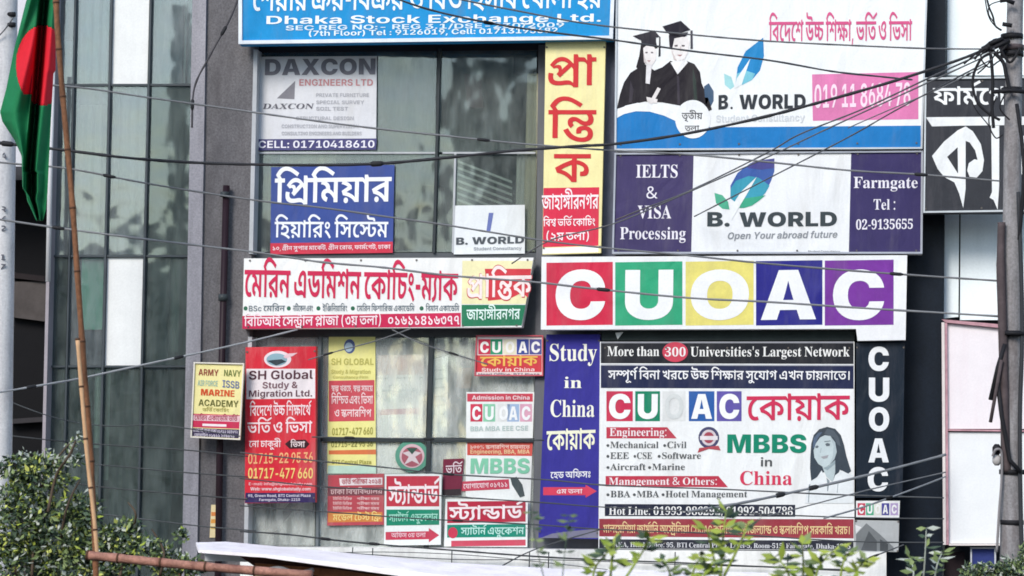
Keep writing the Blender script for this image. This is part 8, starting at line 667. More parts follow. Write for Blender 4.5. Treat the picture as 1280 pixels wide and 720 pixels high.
bk(1,3,'#3f474e'); refl_strip(1,3,'#4b555a',.35,.8,150,318,2,.93)
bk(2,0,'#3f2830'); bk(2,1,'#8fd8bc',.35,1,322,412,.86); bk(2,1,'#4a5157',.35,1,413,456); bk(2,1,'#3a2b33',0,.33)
refl_strip(2,3,'#40565a',0,.55,322,456,2); refl_strip(2,3,'#6f8c87',.58,.78,322,440,1); bk(2,3,'#3c4a50',.8,1); bk(2,3,'#4b5c60',0,.8,Y=1.3)
refl_strip(3,0,'#38463f',0,1,460,758,3); refl_strip(3,1,'#3c4845',0,.75,460,758,4); refl_strip(3,1,'#e1ebe6',.82,1,460,560,1)
refl_strip(3,2,'#a9c4ba',.0,.2,460,600,1); refl_strip(3,2,'#41534c',.22,1,460,758,4); refl_strip(3,3,'#2a3834',0,.7,460,758,4); bk(3,3,'#1e2829',.72,1)
bk(3,2,'#d9efe7',.3,1,585,588,.9,'shelf'); bk(3,2,'#c97a3e',.5,.56,540,566,.88,'hanging_ribbon')
MB().px([(lx(74,-300),-300),(lx(251,-300),-300),(lx(251,1050),1050),(lx(74,1050),1050)],2.4,.2).build('room_wall',mat('#39413f',rough=.8,var=.3,scale=1),lb)
MB().px([(lx(70,760),760),(lx(250,760),760),(lx(250,1050),1050),(lx(70,1050),1050)],.7,1.6).build('wall',mat('#6c6c6c',rough=.8),lb)
MB().px([(lx(66,-300),-300),(lx(70,-300),-300),(lx(70,1050),1050),(lx(66,1050),1050)],.6,1.8).build('corner_post',mat('#a7a0a6',rough=.6),lb)
# dark recess building beyond
db=thing('recessed_building','dark shaded building front in the gap beside the left glass wall','building',(-6.8,3,0))
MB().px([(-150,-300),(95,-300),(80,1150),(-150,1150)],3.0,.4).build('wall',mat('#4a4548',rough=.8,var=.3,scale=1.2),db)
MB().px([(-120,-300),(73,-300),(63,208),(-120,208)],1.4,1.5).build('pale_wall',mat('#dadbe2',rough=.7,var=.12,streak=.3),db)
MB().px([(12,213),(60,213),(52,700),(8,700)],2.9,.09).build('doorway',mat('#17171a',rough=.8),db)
MB().px([(12,340),(56,345),(56,352),(12,347)],2.7,.19).build('beam',mat('#2b2628',rough=.8),db)
MB().px([(12,352),(58,352),(58,402),(12,396)],2.75,.14).build('shutter_box',mat('#55504f',rough=.8,var=.3),db)
MB().px([(10,524),(54,521),(54,527),(10,530)],2.72,.16).build('beam',mat('#3c3a3d',rough=.8),db)
# pillar pipe
o=MB().tube([U(283,232,-.0),U(275,540,-.0),U(268,1040,0)],.045,10).build('drain_pipe',mat('#2c1f26',rough=.45,var=.2))
o['label']='dark maroon drain pipe running down the grey pillar behind the yellow sign'; o['category']='pipe'
MB().tube([U(281,240,-.03),U(281,246,-.03)],.06,10).build('clamp',dk,o); MB().tube([U(279,368,-.0),U(279,376,-.0)],.065,10).build('clamp',dk,o)
o=MB().tube([U(66,86,.45),U(63,200,.45),U(60,352,.45)],.034,10).build('white_pipe',mat('#dfdfe2',rough=.4,var=.08))
o['label']='white pipe hanging down just behind the right edge of the flag'; o['category']='pipe'
# ---- right building
rb=thing('clad_building','pale blue clad building behind the black Bangla sign and utility pole','building',(7.2,.4,0))
pale=mat('#eef6f8',rough=.45,var=.05,fine=.04,scale=1.5,streak=.4,dirt=('#d5e2e5',.35),k=1)
MB().px([(1186,-300),(1420,-300),(1420,1050),(1180,1050)],.62,2).build('wall',mat('#30333a',rough=.7),rb)
for q in ([(1185,-160),(1263,-160),(1262,94),(1184,94)],[(1265,-160),(1400,-160),(1400,94),(1264,94)],[(1181,268),(1199,268),(1198,396),(1180,398)],[(1201,268),(1262,268),(1262,400),(1200,400)],
          [(1264,268),(1400,268),(1400,420),(1264,420)],[(1183,96),(1262,96),(1262,266),(1182,266)],[(1264,96),(1400,96),(1400,266),(1264,266)]):
    MB().px(q,.5,.1).build('cladding_panel',pale,rb)
MB().px([(1282,398),(1400,398),(1400,760),(1282,760)],.5,.1).build('cladding_panel',pale,rb)
MB().px([(1181,690),(1206,690),(1206,760),(1179,760)],.5,.1).build('door_panel',mat('#2a2024',rough=.6),rb)
# hoarding
hd=thing('blank_hoarding','blank white hoarding with a worn pink frame beside the utility pole','hoarding',U(1230,680,.2))
MB().px([(1182,404),(1281,414),(1281,536),(1181,536)],.2,.05).build('sheet',mat('#f6eff2',rough=.55,var=.05,fine=.04,dirt=('#e3ccd4',.3)),hd)
MB().px([(1181,540),(1281,541),(1281,679),(1184,679)],.2,.05).build('sheet',mat('#f2f4f5',rough=.55,var=.05,fine=.04,dirt=('#dcdfe2',.3)),hd)
pk=mat('#c79aa3',rough=.6,var=.3,scale=9); wf=mat('#e8dfdc',rough=.5,var=.1)
MB().px([(1177,399),(1281,408),(1281,413),(1182,403)],.14,.08).build('frame',pk,hd)
MB().px([(1181,403.5),(1184,403.7),(1186,681),(1183,681)],.145,.07).build('frame',pk,hd)
MB().px([(1177,403),(1180.6,403),(1182.6,681),(1179,681)],.15,.07).build('frame',wf,hd)
MB().px([(1184.4,536.3),(1281,537.6),(1281,539.6),(1184.4,538.6)],.16,.06).build('frame',pk,hd)
MB().px([(1186.3,679.3),(1281,679.5),(1281,682),(1186.3,682)],.15,.07).build('frame',wf,hd)
bs=Sign('blue_panel','small plain navy blue panel under the blank white hoarding','panel',[(1213,684),(1245,684),(1245,712),(1213,712)],.3,'#34407e',frame='#c9ccd4',fw=2)
# ================================================================ SIGNS
# top blue board
s=Sign('signboard','bright blue Dhaka Stock Exchange board along the top edge','signboard',[(298,-60),(770,-60),(766,49),(298,55)],-.25,'#1793d3',t=.2,frame='#e6ecf2',fw=4.5,matk=dict(var=.08,streak=.2))
s.text('শেয়ার ক্রয়-বিক্রয় ও বিও হিসাব খোলা হয়','B',315,14,752,10,28,'#f2f8fc',w=22)
s.text('Dhaka Stock Exchange Ltd.','S',333,30,751,27,10,'#f2f8fc',w=45)
s.text('SEC REG NO:- REG 3.1/DSE-230/2009','S',357,38,705,34,6,'#dfeef8',w=25)
s.text('(7th Floor) Tel : 9126019, Cell: 01713195682','S',386,45,697,41,6.5,'#e8f4fb',w=25)
# vertical yellow
s=Sign('signboard','tall narrow yellow sign with red Bangla lettering and a red lower block','signboard',[(682,51),(757,51),(751,316),(678,318)],-.12,'#f4e9ab',t=.08,matk=dict(var=.07))
s.text('প্রা','B',685,107,745,107,36,'#d0353a',w=30); s.text('ন্তি','B',685,173,745,173,36,'#d0353a',w=30); s.text('ক','B',692,228,738,228,36,'#d0353a',w=30)
s.area([(679.5,235),(749,234),(748,307),(678.5,309)],'#dc3550',name='red_block',var=.08)
s.area([(678.5,310),(748,308),(748,315),(678,317)],'#f2f2f0',name='white_strip')
s.text('জাহাঙ্গীরনগর','B',677,262,748,261,18,'#fbeef0',w=25); s.text('বিশ্ব ভর্তি কোচিং','B',679,283,744,282,9,'#fbeef0',w=25)
s.text('(২য় তলা)','B',683,301,736,300,10,'#fbeef0',w=22)
# DAXCON poster
s=Sign('poster','white engineers poster with grey capitals high in the upper left window','poster',[(321,71),(471,70),(470,187),(320,188)],.255,'#dbdce1',t=.012,matk=dict(var=.05))
s.text('DAXCON','S',331,94,469,93,20,'#77767f',w=70); s.text('ENGINEERS LTD','S',374,107,466,107,8,'#c4888c',w=10)
s.area([(346,123),(369,101),(368,124)],'#85848c',name='emblem')
s.text('DAXCON','R',328,136,391,136,6.5,'#66656e',slant=.25)
for t,x0,x1,y in (('PRIVATE FURNITURE','395','461',121),('SPECIAL SURVEY','395','455',130),('SOIL TEST','395','435',138),('STRUCTURAL DESIGN','370','442',150),('CONSTRUCTION AND SUPERVISION','352','448',160),('CONSULTING ENGINEERS AND BUILDERS','352','452',169)):
    s.text(t,'S',float(x0),y,float(x1),y,4.5,'#b3b4bb')
s.area([(320,174),(471,173),(470,187),(320,188)],'#4d4b7b',name='stripe'); s.text('CELL: 01710418610','S',323,185,468,184.5,9,'#eceaf4',w=30)
# Premier
s=Sign('poster','blue Bangla poster with large white lettering and thin red foot in the left window','poster',[(339,209),(493,206),(491,316),(338,318)],.25,'#3d5297',t=.014,matk=dict(var=.08))
s.text('প্রিমিয়ার','B',343,254,489,252,31,'#f3f5fa',w=38); s.text('হিয়ারিং সিস্টেম','B',343,297,485,297,20,'#eef1f8',w=26)
s.area([(338,304),(491,302),(491,316),(338,318)],'#c8374c',name='stripe'); s.text('১০, গ্রীন সুপার মার্কেট, গ্রীন রোড, ফার্মগেট, ঢাকা','B',341,313,488,311,5,'#f0d9dd',w=10)
# paper B.WORLD in window
s=Sign('poster','white leaf logo poster taped in the upper window below the slanting pale stripes','poster',[(568,257),(656,256),(656,317),(567,318)],.255,'#e4e8ea',t=.01,matk=dict(var=.05))
s.area([(611,266),(617,266),(613,289),(608,289)],'#6d79b4',name='leaf'); s.text('B. WORLD','S',570,306,655,304,9,'#50565c',w=90)
s.text('Student Consultancy','S',592,313,652,312,4,'#9aa0a6')
# Merin
s=Sign('signboard','wide white Bangla coaching sign with crimson lettering and crimson foot','signboard',[(305,323),(667,322),(652,409),(303,411)],-.06,'#f1f1ef',t=.2,matk=dict(var=.05,dirt=('#cfcfca',.3)))
s.text('মেরিন এডমিশন কোচিং-ম্যাক','B',305,371,572,376,34,'#cf2d55',w=38)
for x in (307,361,398,441,527): s.area(ell(x,385.5,2.6,2.8,12),'#2e6b50',name='bullet')
for t,x0,x1 in (('BSc মেরিন',311,356),('নটিকেল এবং',366,391),('ইঞ্জিনিয়ারিং',403,434),('মেরিন ফিশারিজ একাডেমি',446,518),('বিমান একাডেমি',532,574)): s.text(t,'B' if t[0]!='B' else 'B',x0,389,x1,389,7,'#6d7a83',w=4)
s.area([(303,395),(576,391),(576,408.5),(303,411)],'#cd2b56',name='stripe',var=.1)
s.text('বিটিআই সেন্ট্রাল প্লাজা (৩য় তলা)','B',305,408,476,406,11.5,'#fbe6ec',w=28); s.text('০১৬১১৪১৬৩৭৭','B',485,406.5,574,406,11.5,'#fbe6ec',w=28)
s.area([(578,326),(666,326),(657,380),(577,380)],'#f3ecbb',name='yellow_block')
s.area([(606,336),(664,336),(660,372),(652,366),(640,372),(630,374),(610,376)],'#d6404b',l=2,name='red_block'); s.text('প্রান্তিক','B',584,372,664,371,27,'#fae9e6',w=34)
s.text('প্রান্তিক','B',583.2,373.2,664.8,372.2,28.5,'#c93b45',w=62,l=3,name='letter_outline')
s.area([(577,381),(657,381),(652,407),(577,408)],'#2a7d5a',name='green_block'); s.text('জাহাঙ্গীরনগর','B',583,400,650,399,13,'#e3f7f0',w=24)
# B WORLD billboard
s=Sign('billboard','large white leaf logo billboard with two graduates and a blue wave','billboard',[(770,-60),(1161,-60),(1153,186),(768,188)],-.20,'#eef0f0',t=.22,frame='#c9d0d6',fw=2.2,matk=dict(var=.04,dirt=('#d9dcde',.3)))
s.area([(771,160),(1151,157),(1151,184.5),(771,186)],'#1c7abf',name='blue_band')
s.area([(771,147),(780,142),(795,138.5),(812,139),(830,144),(845,151),(856,160),(860,185.6),(771,186)],'#1c7abf',l=2,name='blue_wave')
s.area([(771,139),(782,132),(797,128.5),(815,129.5),(833,134.5),(850,143),(862,155),(856,161),(845,151.5),(830,144.5),(812,139.5),(795,139),(780,142.5),(771,147.5)],'#f3f5f6',l=4,name='white_wave')
def g(q,h,l=3,name='graduate_print',**k): return s.area(q,h,l,name,**k)
g([(771,136),(775,118),(780,103),(788,91),(799,84),(806,80),(818,88),(828,84),(838,76),(850,80),(858,76),(868,80),(875,90),(877,104),(885,122),(890,137),(880,142),(866,140),(850,132),(828,128),(806,127),(788,131)],'#231f26',l=2)
g([(795,84),(799,70),(801,56),(804,52),(820,52),(822,60),(815,62),(806,66),(806,84),(803,90)],'#231f26',l=3)      # her hair
g([(804,60),(808,57),(816,57),(820,62),(820,74),(815,82),(809,81),(805,72)],'#ece6e4',l=4)
g([(808,80),(815,81),(812,105),(807,104)],'#e9e6e8',l=4)
g([(791,45),(818,38),(825,46),(800,50)],'#2c2a34',l=5); g([(801,48),(820,46),(820,55),(802,57)],'#2c2a34',l=4); g([(824,46),(825.6,46),(825.6,70),(823,71)],'#2c2a34',l=4)
g([(838,50),(842,46),(857,45),(862,52),(860,66),(855,75),(846,77),(839,66)],'#efeae8',l=4); g([(836,44),(860,40),(858,45),(843,48),(840,62),(837,60)],'#2a2732',l=5)
g([(846,76),(856,74),(860,78),(847,93),(838,78)],'#efeeee',l=4)
g([(828,33),(851,26),(863,37),(848,42),(833,40)],'#24222e',l=6); g([(834,39),(852,40),(857,46),(838,46)],'#24222e',l=5); g([(863,38),(865.6,38),(866,61),(863,61)],'#4a4852',l=5)
g([(822,109),(826,111),(815,131),(811,129)],'#e8e2e0',l=4); g([(808,121),(822,124),(821,129),(809,127)],'#e8e2e0',l=5)
g([(880,108),(886,104),(892,114),(892,126),(887,136),(882,132)],'#3c5a78',l=2)
g([(806.5,65),(809.5,64.6),(809.5,66.4),(806.8,66.6)],'#6d646a',l=5); g([(813.5,64.6),(816.5,65),(816.5,66.6),(813.8,66.6)],'#6d646a',l=5); g([(808.5,75.5),(813.5,75.3),(811.5,77.4)],'#b98a8c',l=5); g([(804,62),(806,72),(808.5,80),(805,78)],'#cfc4c4',l=5)
g([(843,56.5),(847,56),(847,58),(843.4,58.2)],'#5f575d',l=6); g([(852,56),(856,56.4),(855.6,58.2),(852.2,58)],'#5f575d',l=6); g([(846,68.4),(853,68.2),(850,70.4)],'#b58a8a',l=6); g([(850,58),(851.2,58),(851.8,63.5),(849.5,63.5)],'#d8cbc8',l=6); g([(839,60),(841,66),(846,76),(842,74)],'#d3c7c5',l=6)
g([(788,100),(792,112),(790,128),(786,128),(787,112)],'#3a353e',l=3); g([(846,94),(849,96),(850,130),(847,131)],'#3b3640',l=3); g([(866,84),(870,100),(872,132),(868,130),(866,104)],'#2d3a36',l=3)
s.area(ell(866,149,22,24,36),'#f1f3f4',l=5,name='roundel'); s.text('তৃতীয়','B',852,149,878,149,8,'#55575a',w=20,l=7); s.text('তলা','B',856,164,874,164,7,'#55575a',w=20,l=7)
s.area([(919,108),(922,84),(932,64),(954,47),(955,70),(950,88),(940,100),(928,106)],'#2487c4',name='leaf'); s.area([(919,108),(921,92),(932,88),(944,92),(940,100),(928,106)],'#7cc6d8',l=2,name='leaf')
s.area([(918,111),(921,98),(938,73),(931,94),(927,106)],'#eef3f4',l=3,name='leaf_vein'); s.area([(905,92),(914,96),(918,108),(913,112),(906,106)],'#a3d8dc',name='leaf')
s.text('B','S',898,137,910,136,18,'#33383f',w=75); s.text('WORLD','S',924,136.5,1007,135.5,18,'#33383f',w=75); s.area(ell(914.5,135,1.6,1.6,8),'#33383f',name='dot')
s.text('Student Consultancy','S',895,153,1006,151,9,'#d3d7db',w=5)
s.text('বিদেশে উচ্চ শিক্ষা, ভর্তি ও ভিসা','B',961,52,1140,51,25,'#d7598a',w=14)
s.area([(1015,93),(1148,90),(1148,149),(1016,151)],'#e07fb2',name='pink_block'); s.text('019 11 8684 78','S',1018,135,1138,132,29,'#f8dcea',w=55)
# lower B WORLD
s=Sign('signboard','purple and white leaf logo signboard offering visa processing','signboard',[(768,191),(1154,188),(1153,317),(765,317)],-.17,'#eceef0',t=.2,frame='#aeb3be',fw=2.2,matk=dict(var=.04))
s.area([(770,193.5),(867,192.5),(864,315),(767,315)],'#443c66',name='purple_block',var=.12); s.area([(1064,191),(1151.5,190),(1150.5,315),(1061,315)],'#3c3563',name='purple_block',var=.12)
for t,x0,x1,y,H in (('IELTS',795,847,222,16),('&',808,822,248,14),('VISA',797,839,273,16),('Processing',775,857,299,15)): s.text(t,'R',x0,y,x1,y,H,'#ece9f2',w=14)
s.text('Farmgate','R',1067,235,1147,235,14,'#ece9f2',w=16); s.text('Tel :','R',1092,262,1119,262,13,'#ece9f2',w=10); s.text('02-9135655','R',1070,287,1141,286,12,'#ece9f2',w=14)
s.area([(913,248),(913,232),(922,216),(938,204),(952,200),(968,198),(968,214),(964,226),(957,240),(950,248),(938,256)],'#3f5fa5',name='leaf')
s.area([(913,248),(913,236),(920,226),(936,220),(948,222),(962,232),(957,241),(950,248),(940,252),(926,258)],'#3f9db5',l=2,name='leaf'); s.area([(968,198),(968,210),(952,212),(934,210),(940,203),(952,200)],'#4a4a8a',l=2,name='leaf')
s.area([(924,260),(930,248),(944,246),(957,244),(950,250),(940,257),(930,260)],'#3fa585',l=3,name='leaf'); s.area([(912,262),(926,240),(946,221),(934,242),(922,262),(914,276)],'#eef1f1',l=4,name='leaf_vein')
s.area([(893,241),(903,244),(910,252),(912,262),(903,261),(895,254)],'#4fae8d',name='leaf')
s.text('B.','S',884,283,912,283,18,'#3e474c',w=95); s.text('WORLD','S',924,283.5,1046,282.5,18,'#3e474c',w=95)
s.text('Open Your abroad future','S',909,299,1046,297,8.5,'#8d9298',w=6,slant=.2)
s.text('Student Consultancy','S',1010,319-3.5,1050,315.5,2.6,'#8d9298')
# CUOAC
s=Sign('signboard','wide white CUOAC sign made of five big coloured letter tiles','signboard',[(677,321),(1134,319),(1132,425),(1072,426),(1070,411),(676,412)],-.24,'#f0f1f2',t=.22,matk=dict(var=.05,dirt=('#cfcfd2',.3)))
for (x0,x1),h,ch,(a,b) in zip(((683,766),(769,853),(857,942),(945,1028),(1031,1117)),('#d5304e','#37a97d','#ebdf7c','#2d2c88','#7b3a9d'),'CUOAC',((694,756),(781,841),(863,936),(951,1020),(1041,1105))):
    t=s.area([(x0,328.5-(x0-683)*.008),(x1,328-(x1-683)*.008),(x1,406),(x0,407)],h,l=1,name='letter_tile',var=.14,scale=4,rough=.4)
    t['label']=dict(zip(('#d5304e','#37a97d','#ebdf7c','#2d2c88','#7b3a9d'),('red tile with white C','green tile with white U','yellow tile with white O','navy tile with white A','purple tile with white C')))[h]
    s.text(ch,'S',a,400 if ch!='U' else 399.5,b,399,62,'#f4f5f6',w=66,name='letter',parent=t,l=3)
# Study in China
s=Sign('signboard','tall blue Study in China sign with white serif words and red arrow','signboard',[(683,418),(750,418),(748,674),(673,672)],-.02,'#3b3795',t=.2,matk=dict(var=.1,streak=.2,dirt=('#2c2a66',.5)))
for t,x0,x1,y,H in (('Study',687,746,451,21),('in',705,727,485,14),('China',688,743,521,21)): s.text(t,'R',x0,y,x1,y,H,'#f3f2e6',w=20)
s.text('কোয়াক','B',683,563,744,561,24,'#f3f2d8',w=32); s.text('হেড অফিসঃ','B',688,598,738,597,8,'#f0eff6',w=24)
s.area([(679,609),(732,609),(732,606),(746,614),(732,622),(732,619),(679,619)],'#d8445e',name='arrow'); s.text('৫ম তলা','B',696,617,728,617,5.5,'#f8e0e4',w=14)
s.area([(676,674-1.5),(748,672.5),(748,661),(712,664),(690,667)],'#7f7e93',name='torn_strip')
# China board
s=Sign('billboard','black and white China universities board with MBBS and a woman portrait','billboard',[(750,427),(1068,427),(1068,688),(748,686)],-.10,'#eff1f1',t=.1,matk=dict(var=.04))
s.area([(751,429),(1067,429),(1067,455),(751,454)],'#23252c',name='black_band'); s.area([(751,455.5),(1067,456),(1067,457.5),(751,457)],'#aeb0b8',l=2,name='rule')
s.area([(751,457),(1067,457),(1067,486),(751,485)],'#242b4c',name='navy_band'); s.area([(751,427),(1067,426.8),(1067,429),(751,429)],'#9a9ca4',l=2,name='rule')
s.text('More than','R',759,445,824,445,12,'#f0f0ee',w=16); s.area(ell(844,440,16,12.5,32),'#d34a5f',l=3,name='red_oval'); s.text('300','R',831,445.5,857,445.5,11,'#f6eeee',w=22,l=5)
s.text("Universities's Largest Network",'R',863,445.5,1062,445.5,12,'#f0f0ee',w=16)
s.text('সম্পূর্ণ বিনা খরচে উচ্চ শিক্ষার সুযোগ এখন চায়নাতে।','B',760,474,1062,475,11,'#f2f2f4',w=20)
for x0,x1,h,ch in ((758,791,'#cd3355','C'),(794,825,'#198765','U'),(828,857,'#e3e5e4','O'),(861,893,'#2b5fa8','A'),(896,927,'#6257a8','C')):
    s.area([(x0,489),(x1,489),(x1,526.5),(x0,526.5)],h,l=1,name='letter_tile'); s.text(ch,'S',x0+3,523.5,x1-3,523.5,31,'#f5f6f6' if ch!='O' else '#d6dad9',w=72 if ch!='O' else 40)
s.text('কোয়াক','B',933,526,1062,525,31,'#cf3459',w=20)
s.area([(758,534),(834,534),(846,548),(758,548)],'#c23a50',name='red_label'); s.text('Engineering:','R',762,545,833,545,10,'#f4e6e8',w=8)
for y,tt in ((560,(('•Mechanical',758,823),('•Civil',829,858))),(573.5,(('•EEE',758,786),('•CSE',792,815),('•Software',822,876))),(587.5,(('•Aircraft',758,807),('•Marine',810,856))),(621.5,(('•BBA',758,788),('•MBA',791,824),('•Hotel Management',827,934)))):
    for t,a,b in tt: s.text(t,'R',a,y,b,y,8,'#5a5d5f',w=0)
s.area([(757,595),(898,595),(910,609),(757,608)],'#c23a50',name='red_label'); s.text('Management & Others:','R',761,606,896,606,9,'#f4e6e8',w=8)
s.area([(756,630),(994,631),(994,646),(756,645)],'#23283c',name='navy_label'); s.text('Hot Line: 01993-986292, 01992-504788','R',761,643.5,991,644,10,'#f0f0ee',w=10)
s.area(ell(886,547,13,13.5,28),'#4a4a6c',name='emblem'); s.area(ell(886,547,9.5,10,24),'#d8cdd2',l=2,name='emblem_ring'); s.area(ell(886,547,6.5,7,20),'#a84a5a',l=3,name='emblem_centre'); s.area([(875,545),(897,545),(897,550),(875,550)],'#e9e3e6',l=4,name='emblem_ribbon'); s.area([(874,560),(898,557),(901,563),(886,561),(872,566)],'#b8505a',l=4,name='emblem_ribbon')
s.text('MBBS','S',909,566,1008,566,23,'#14876a',w=105); s.text('in','S',951,583,965,583,11,'#55585a',w=10); s.text('China','R',925,606,990,606,17,'#d63a5c',w=18)
P=lambda q,h,l,n='portrait':s.area(q,h,l,n)
P([(1014,601),(1012.5,585),(1013,570),(1014,555),(1017,544),(1024,536.5),(1034,533.5),(1044,536),(1051,544),(1055,556),(1058,570),(1062,583),(1064,589),(1058,594),(1050,587),(1046,596),(1042,602),(1030,590),(1022,596)],'#3e4852',2)
P([(1030,542),(1034,536),(1042,538),(1048,546),(1051,558),(1047,556),(1042,547)],'#55606a',3); P([(1016,560),(1017,548),(1023,541),(1028,540),(1022,548),(1018,560)],'#586a82',3)
P([(1017,563),(1020,554),(1025,547),(1031,544),(1038,545),(1044,553),(1046,565),(1043,574),(1037,581),(1030,584.5),(1023,580),(1018,572)],'#c6d4d7',4)
P([(1038,545),(1044,553),(1046,565),(1043,574),(1037,581),(1041,570),(1042,558)],'#b3c2c7',5); P([(1028,584),(1036,582),(1044,575),(1044,590),(1041,603),(1033,596)],'#bccacd',3); P([(1029,585),(1037,582),(1044,575),(1044,580),(1034,588)],'#98a8ae',4)
P([(1006,629),(1009,610),(1013,602),(1021,597),(1027,588),(1031,596),(1036,602),(1041,602),(1044,594),(1052,588),(1060,592),(1067,594),(1067,629)],'#e6ebed',5)
P([(1033,597),(1037,601),(1035,614),(1034,614),(1034,603)],'#8b979d',6); P([(1047,604),(1048,604),(1047,616),(1046,616)],'#aab4b8',6); P([(1011,606),(1013,605),(1011,628),(1010,628)],'#9ba6ab',6)
P([(1031.5,555),(1034,553.6),(1037.5,554.6),(1037,557.4),(1033,557.6)],'#5d6870',6); P([(1019,558),(1021.5,556.5),(1023.5,558),(1022,560),(1019.4,560)],'#6b767e',6); P([(1026,560),(1027,560),(1026,566),(1024.5,566)],'#aebcc0',6)
P([(1026,571),(1030,570),(1036,568.5),(1034,572.5),(1029,573.5)],'#a3a3a8',6); P([(1030,551.5),(1038,550.5),(1038.6,551.6),(1031,552.6)],'#7d8990',6)
s.area([(749,648.5),(1067,649),(1067,673),(749,670.5)],'#9e3d48',name='maroon_band',var=.15); s.text('মালয়েশিয়া জার্মানি অস্ট্রেলিয়া CUOAC কানাডা নিউজিল্যান্ড ও স্কলারশিপ সরকারি খরচ।','B',754,666,1062,668,10,'#eccf9b',w=18)
s.area([(749,674),(1067,676),(1067,687.5),(749,685.5)],'#2c2e3a',name='black_band'); s.text('DHAKA, Head Office: 95, BTI Central Plaza, Level-5, Room-515, Farmgate, Dhaka-1215','R',755,683.5,1063,686,6,'#d5d6da',w=4)
# dark roller strip above the board
o=MB().px([(752,413.5),(1069,413.5),(1068,425.5),(752,425.5)],-.05,.12).build('sign_rail',mat('#2c3636',rough=.5,var=.3,scale=6)); o['label']='dark metal rail between the big tile sign and the China board'; o['category']='rail'
MB().prism([U(769,416,-.08),U(779,415,-.08),U(772,424,-.08)],Vector((0,.02,0))).build('torn_scrap',mat('#e6e9e9'),o)
# vertical CUOAC
s=Sign('signboard','tall black strip with white letters C U O A C stacked downwards','signboard',[(1070,428.5),(1131,428.5),(1128,622),(1070,622)],-.14,'#202a36',t=.14,matk=dict(var=.25,rough=.35,scale=2))
for ch,y,x in (('C',463.5,1098),('U',502,1098.5),('O',539,1098.5),('A',578,1098),('C',614,1097)): s.text(ch,'S',x-12.5,y,x+13,y,30,'#eceef0',w=62,name='letter')
s=Sign('signboard','small white strip with tiny coloured letters under the black letter strip','signboard',[(1070,626),(1125,626),(1124,647),(1070,647)],-.13,'#eff0f0',t=.12)
for x0,h,ch in ((1072,'#cf4a60','C'),(1082.5,'#55b48d','U'),(1092.5,'#e6e6dd','O'),(1102,'#54529a','A'),(1113,'#b9a4cf','C')):
    s.area([(x0,629),(x0+9.6,629),(x0+9.6,644),(x0,644)],h,name='letter_tile'); s.text(ch,'S',x0+1.5,642,x0+8,642,11,'#f3f3f3',w=60)
s=Sign('poster','small grey picture of a gabled building at the foot of the black strip','poster',[(1069,650),(1124,651),(1123,690),(1068,689)],-.12,'#b9bcbd',t=.1)
s.area([(1070,668),(1083,654),(1100,668),(1117,684),(1117,689),(1070,688)],'#7d8183',name='picture'); s.area([(1076,688),(1086,664),(1096,676),(1096,689)],'#595d60',l=2,name='picture'); s.area([(1100,674),(1110,680),(1110,689),(1100,689)],'#4c5053',l=2,name='picture'); s.area([(1069,656),(1077,659),(1070,667)],'#e9eaea',l=2,name='picture')
# black Bangla sign right
s=Sign('signboard','black sign with huge white Bangla lettering partly behind the utility pole','signboard',[(1156,97),(1300,95),(1300,264),(1154,266)],-.30,'#383a40',t=.25,frame='#cdd3d6',fw=2.2,matk=dict(var=.14,scale=5))
s.text('ফার্মগেট','B',1166,131,1276,131,21,'#f1f3f3',w=34)
def kk(q,l=2): s.area(q,'#eff1f1',l,'letter_stroke')
kk([(1157,146.5),(1298,145.5),(1298,156),(1210,157),(1204,157),(1165,158),(1161,152)])
kk([(1165,195),(1180,177),(1197,163),(1207,158),(1207,236),(1204,260),(1199,242),(1193,228),(1180,221),(1172,211)],3)
s.area([(1184,196),(1197,184),(1197.5,217)],'#383a40',l=5,name='letter_counter')
kk([(1207,158),(1216,164),(1226,180),(1230,200),(1228,214),(1221,222),(1212,221),(1209,213),(1211,204),(1218,199),(1222,200),(1219,188),(1212,178),(1207,176)],4)
kk([(1239,157),(1249,157),(1249,232),(1247,262),(1242,250),(1237,247),(1240,240)],3)
kk([(1268,180),(1285,165),(1292,172),(1280,200),(1290,225),(1284,236),(1272,205)],3)
# ARMY NAVY board
s=Sign('hanging_sign','small yellow ARMY NAVY sign with red foot mounted on the grey pillar','sign',[(242,452.5),(305,454),(300,550),(238,547)],-.22,'#f3e8a4',t=.04,frame='#ece6da',fw=1.6,matk=dict(var=.06))
s.text('ARMY','S',248,469,273,470,8,'#9a4a3c',w=45); s.text('NAVY','S',280,470,301,471,8,'#6b7a3c',w=45); s.text('AIR FORCE','S',247,482,272,483,7,'#a5c3b0',w=30); s.text('ISSB','S',278,484,299,486,9,'#6c7aa0',w=35)
s.text('MARINE','S',251,494,293,496,8,'#d8552e',w=60); s.text('ACADEMY','S',248,507,298,509,8,'#6a6a34',w=35); s.text('ভর্তি কোচিং','B',253,514,286,515,4,'#b0a860',w=20)
s.area([(240,517),(301.5,519),(299.5,536),(238.5,534)],'#cf3358',name='red_block'); s.area([(241,518.5),(300,520),(299,527.5),(240,525.5)],'#efc6cf',l=2,name='pale_strip'); s.text('মেরিন একাডেমি ভর্তি','B',243,525,297,526.5,6,'#a8384f',w=20)
s.area([(253,529.5),(283,530.5),(283,533.5),(253,532.5)],'#f6e9ec',l=2,name='pale_strip')
s.area([(239,535),(299.7,537),(299,548),(238.3,545)],'#3d3353',name='navy_block'); s.text('ফার্মগেট শাখা ঢাকা ০১৭১১ ৩৫৪৬৭২','B',241,540,297,542,4,'#d9d2e2',w=20); s.text('মোবাইল ০১৯১১ ২০৯৮৭৪','B',243,545.4,293,547,3.6,'#d9d2e2',w=20)
o=Sign('sticker','narrow yellow and orange paper strip low on the grey pillar','sticker',[(264,631),(276,631),(274,672),(262,672)],.085,'#f0ddae',t=.008)
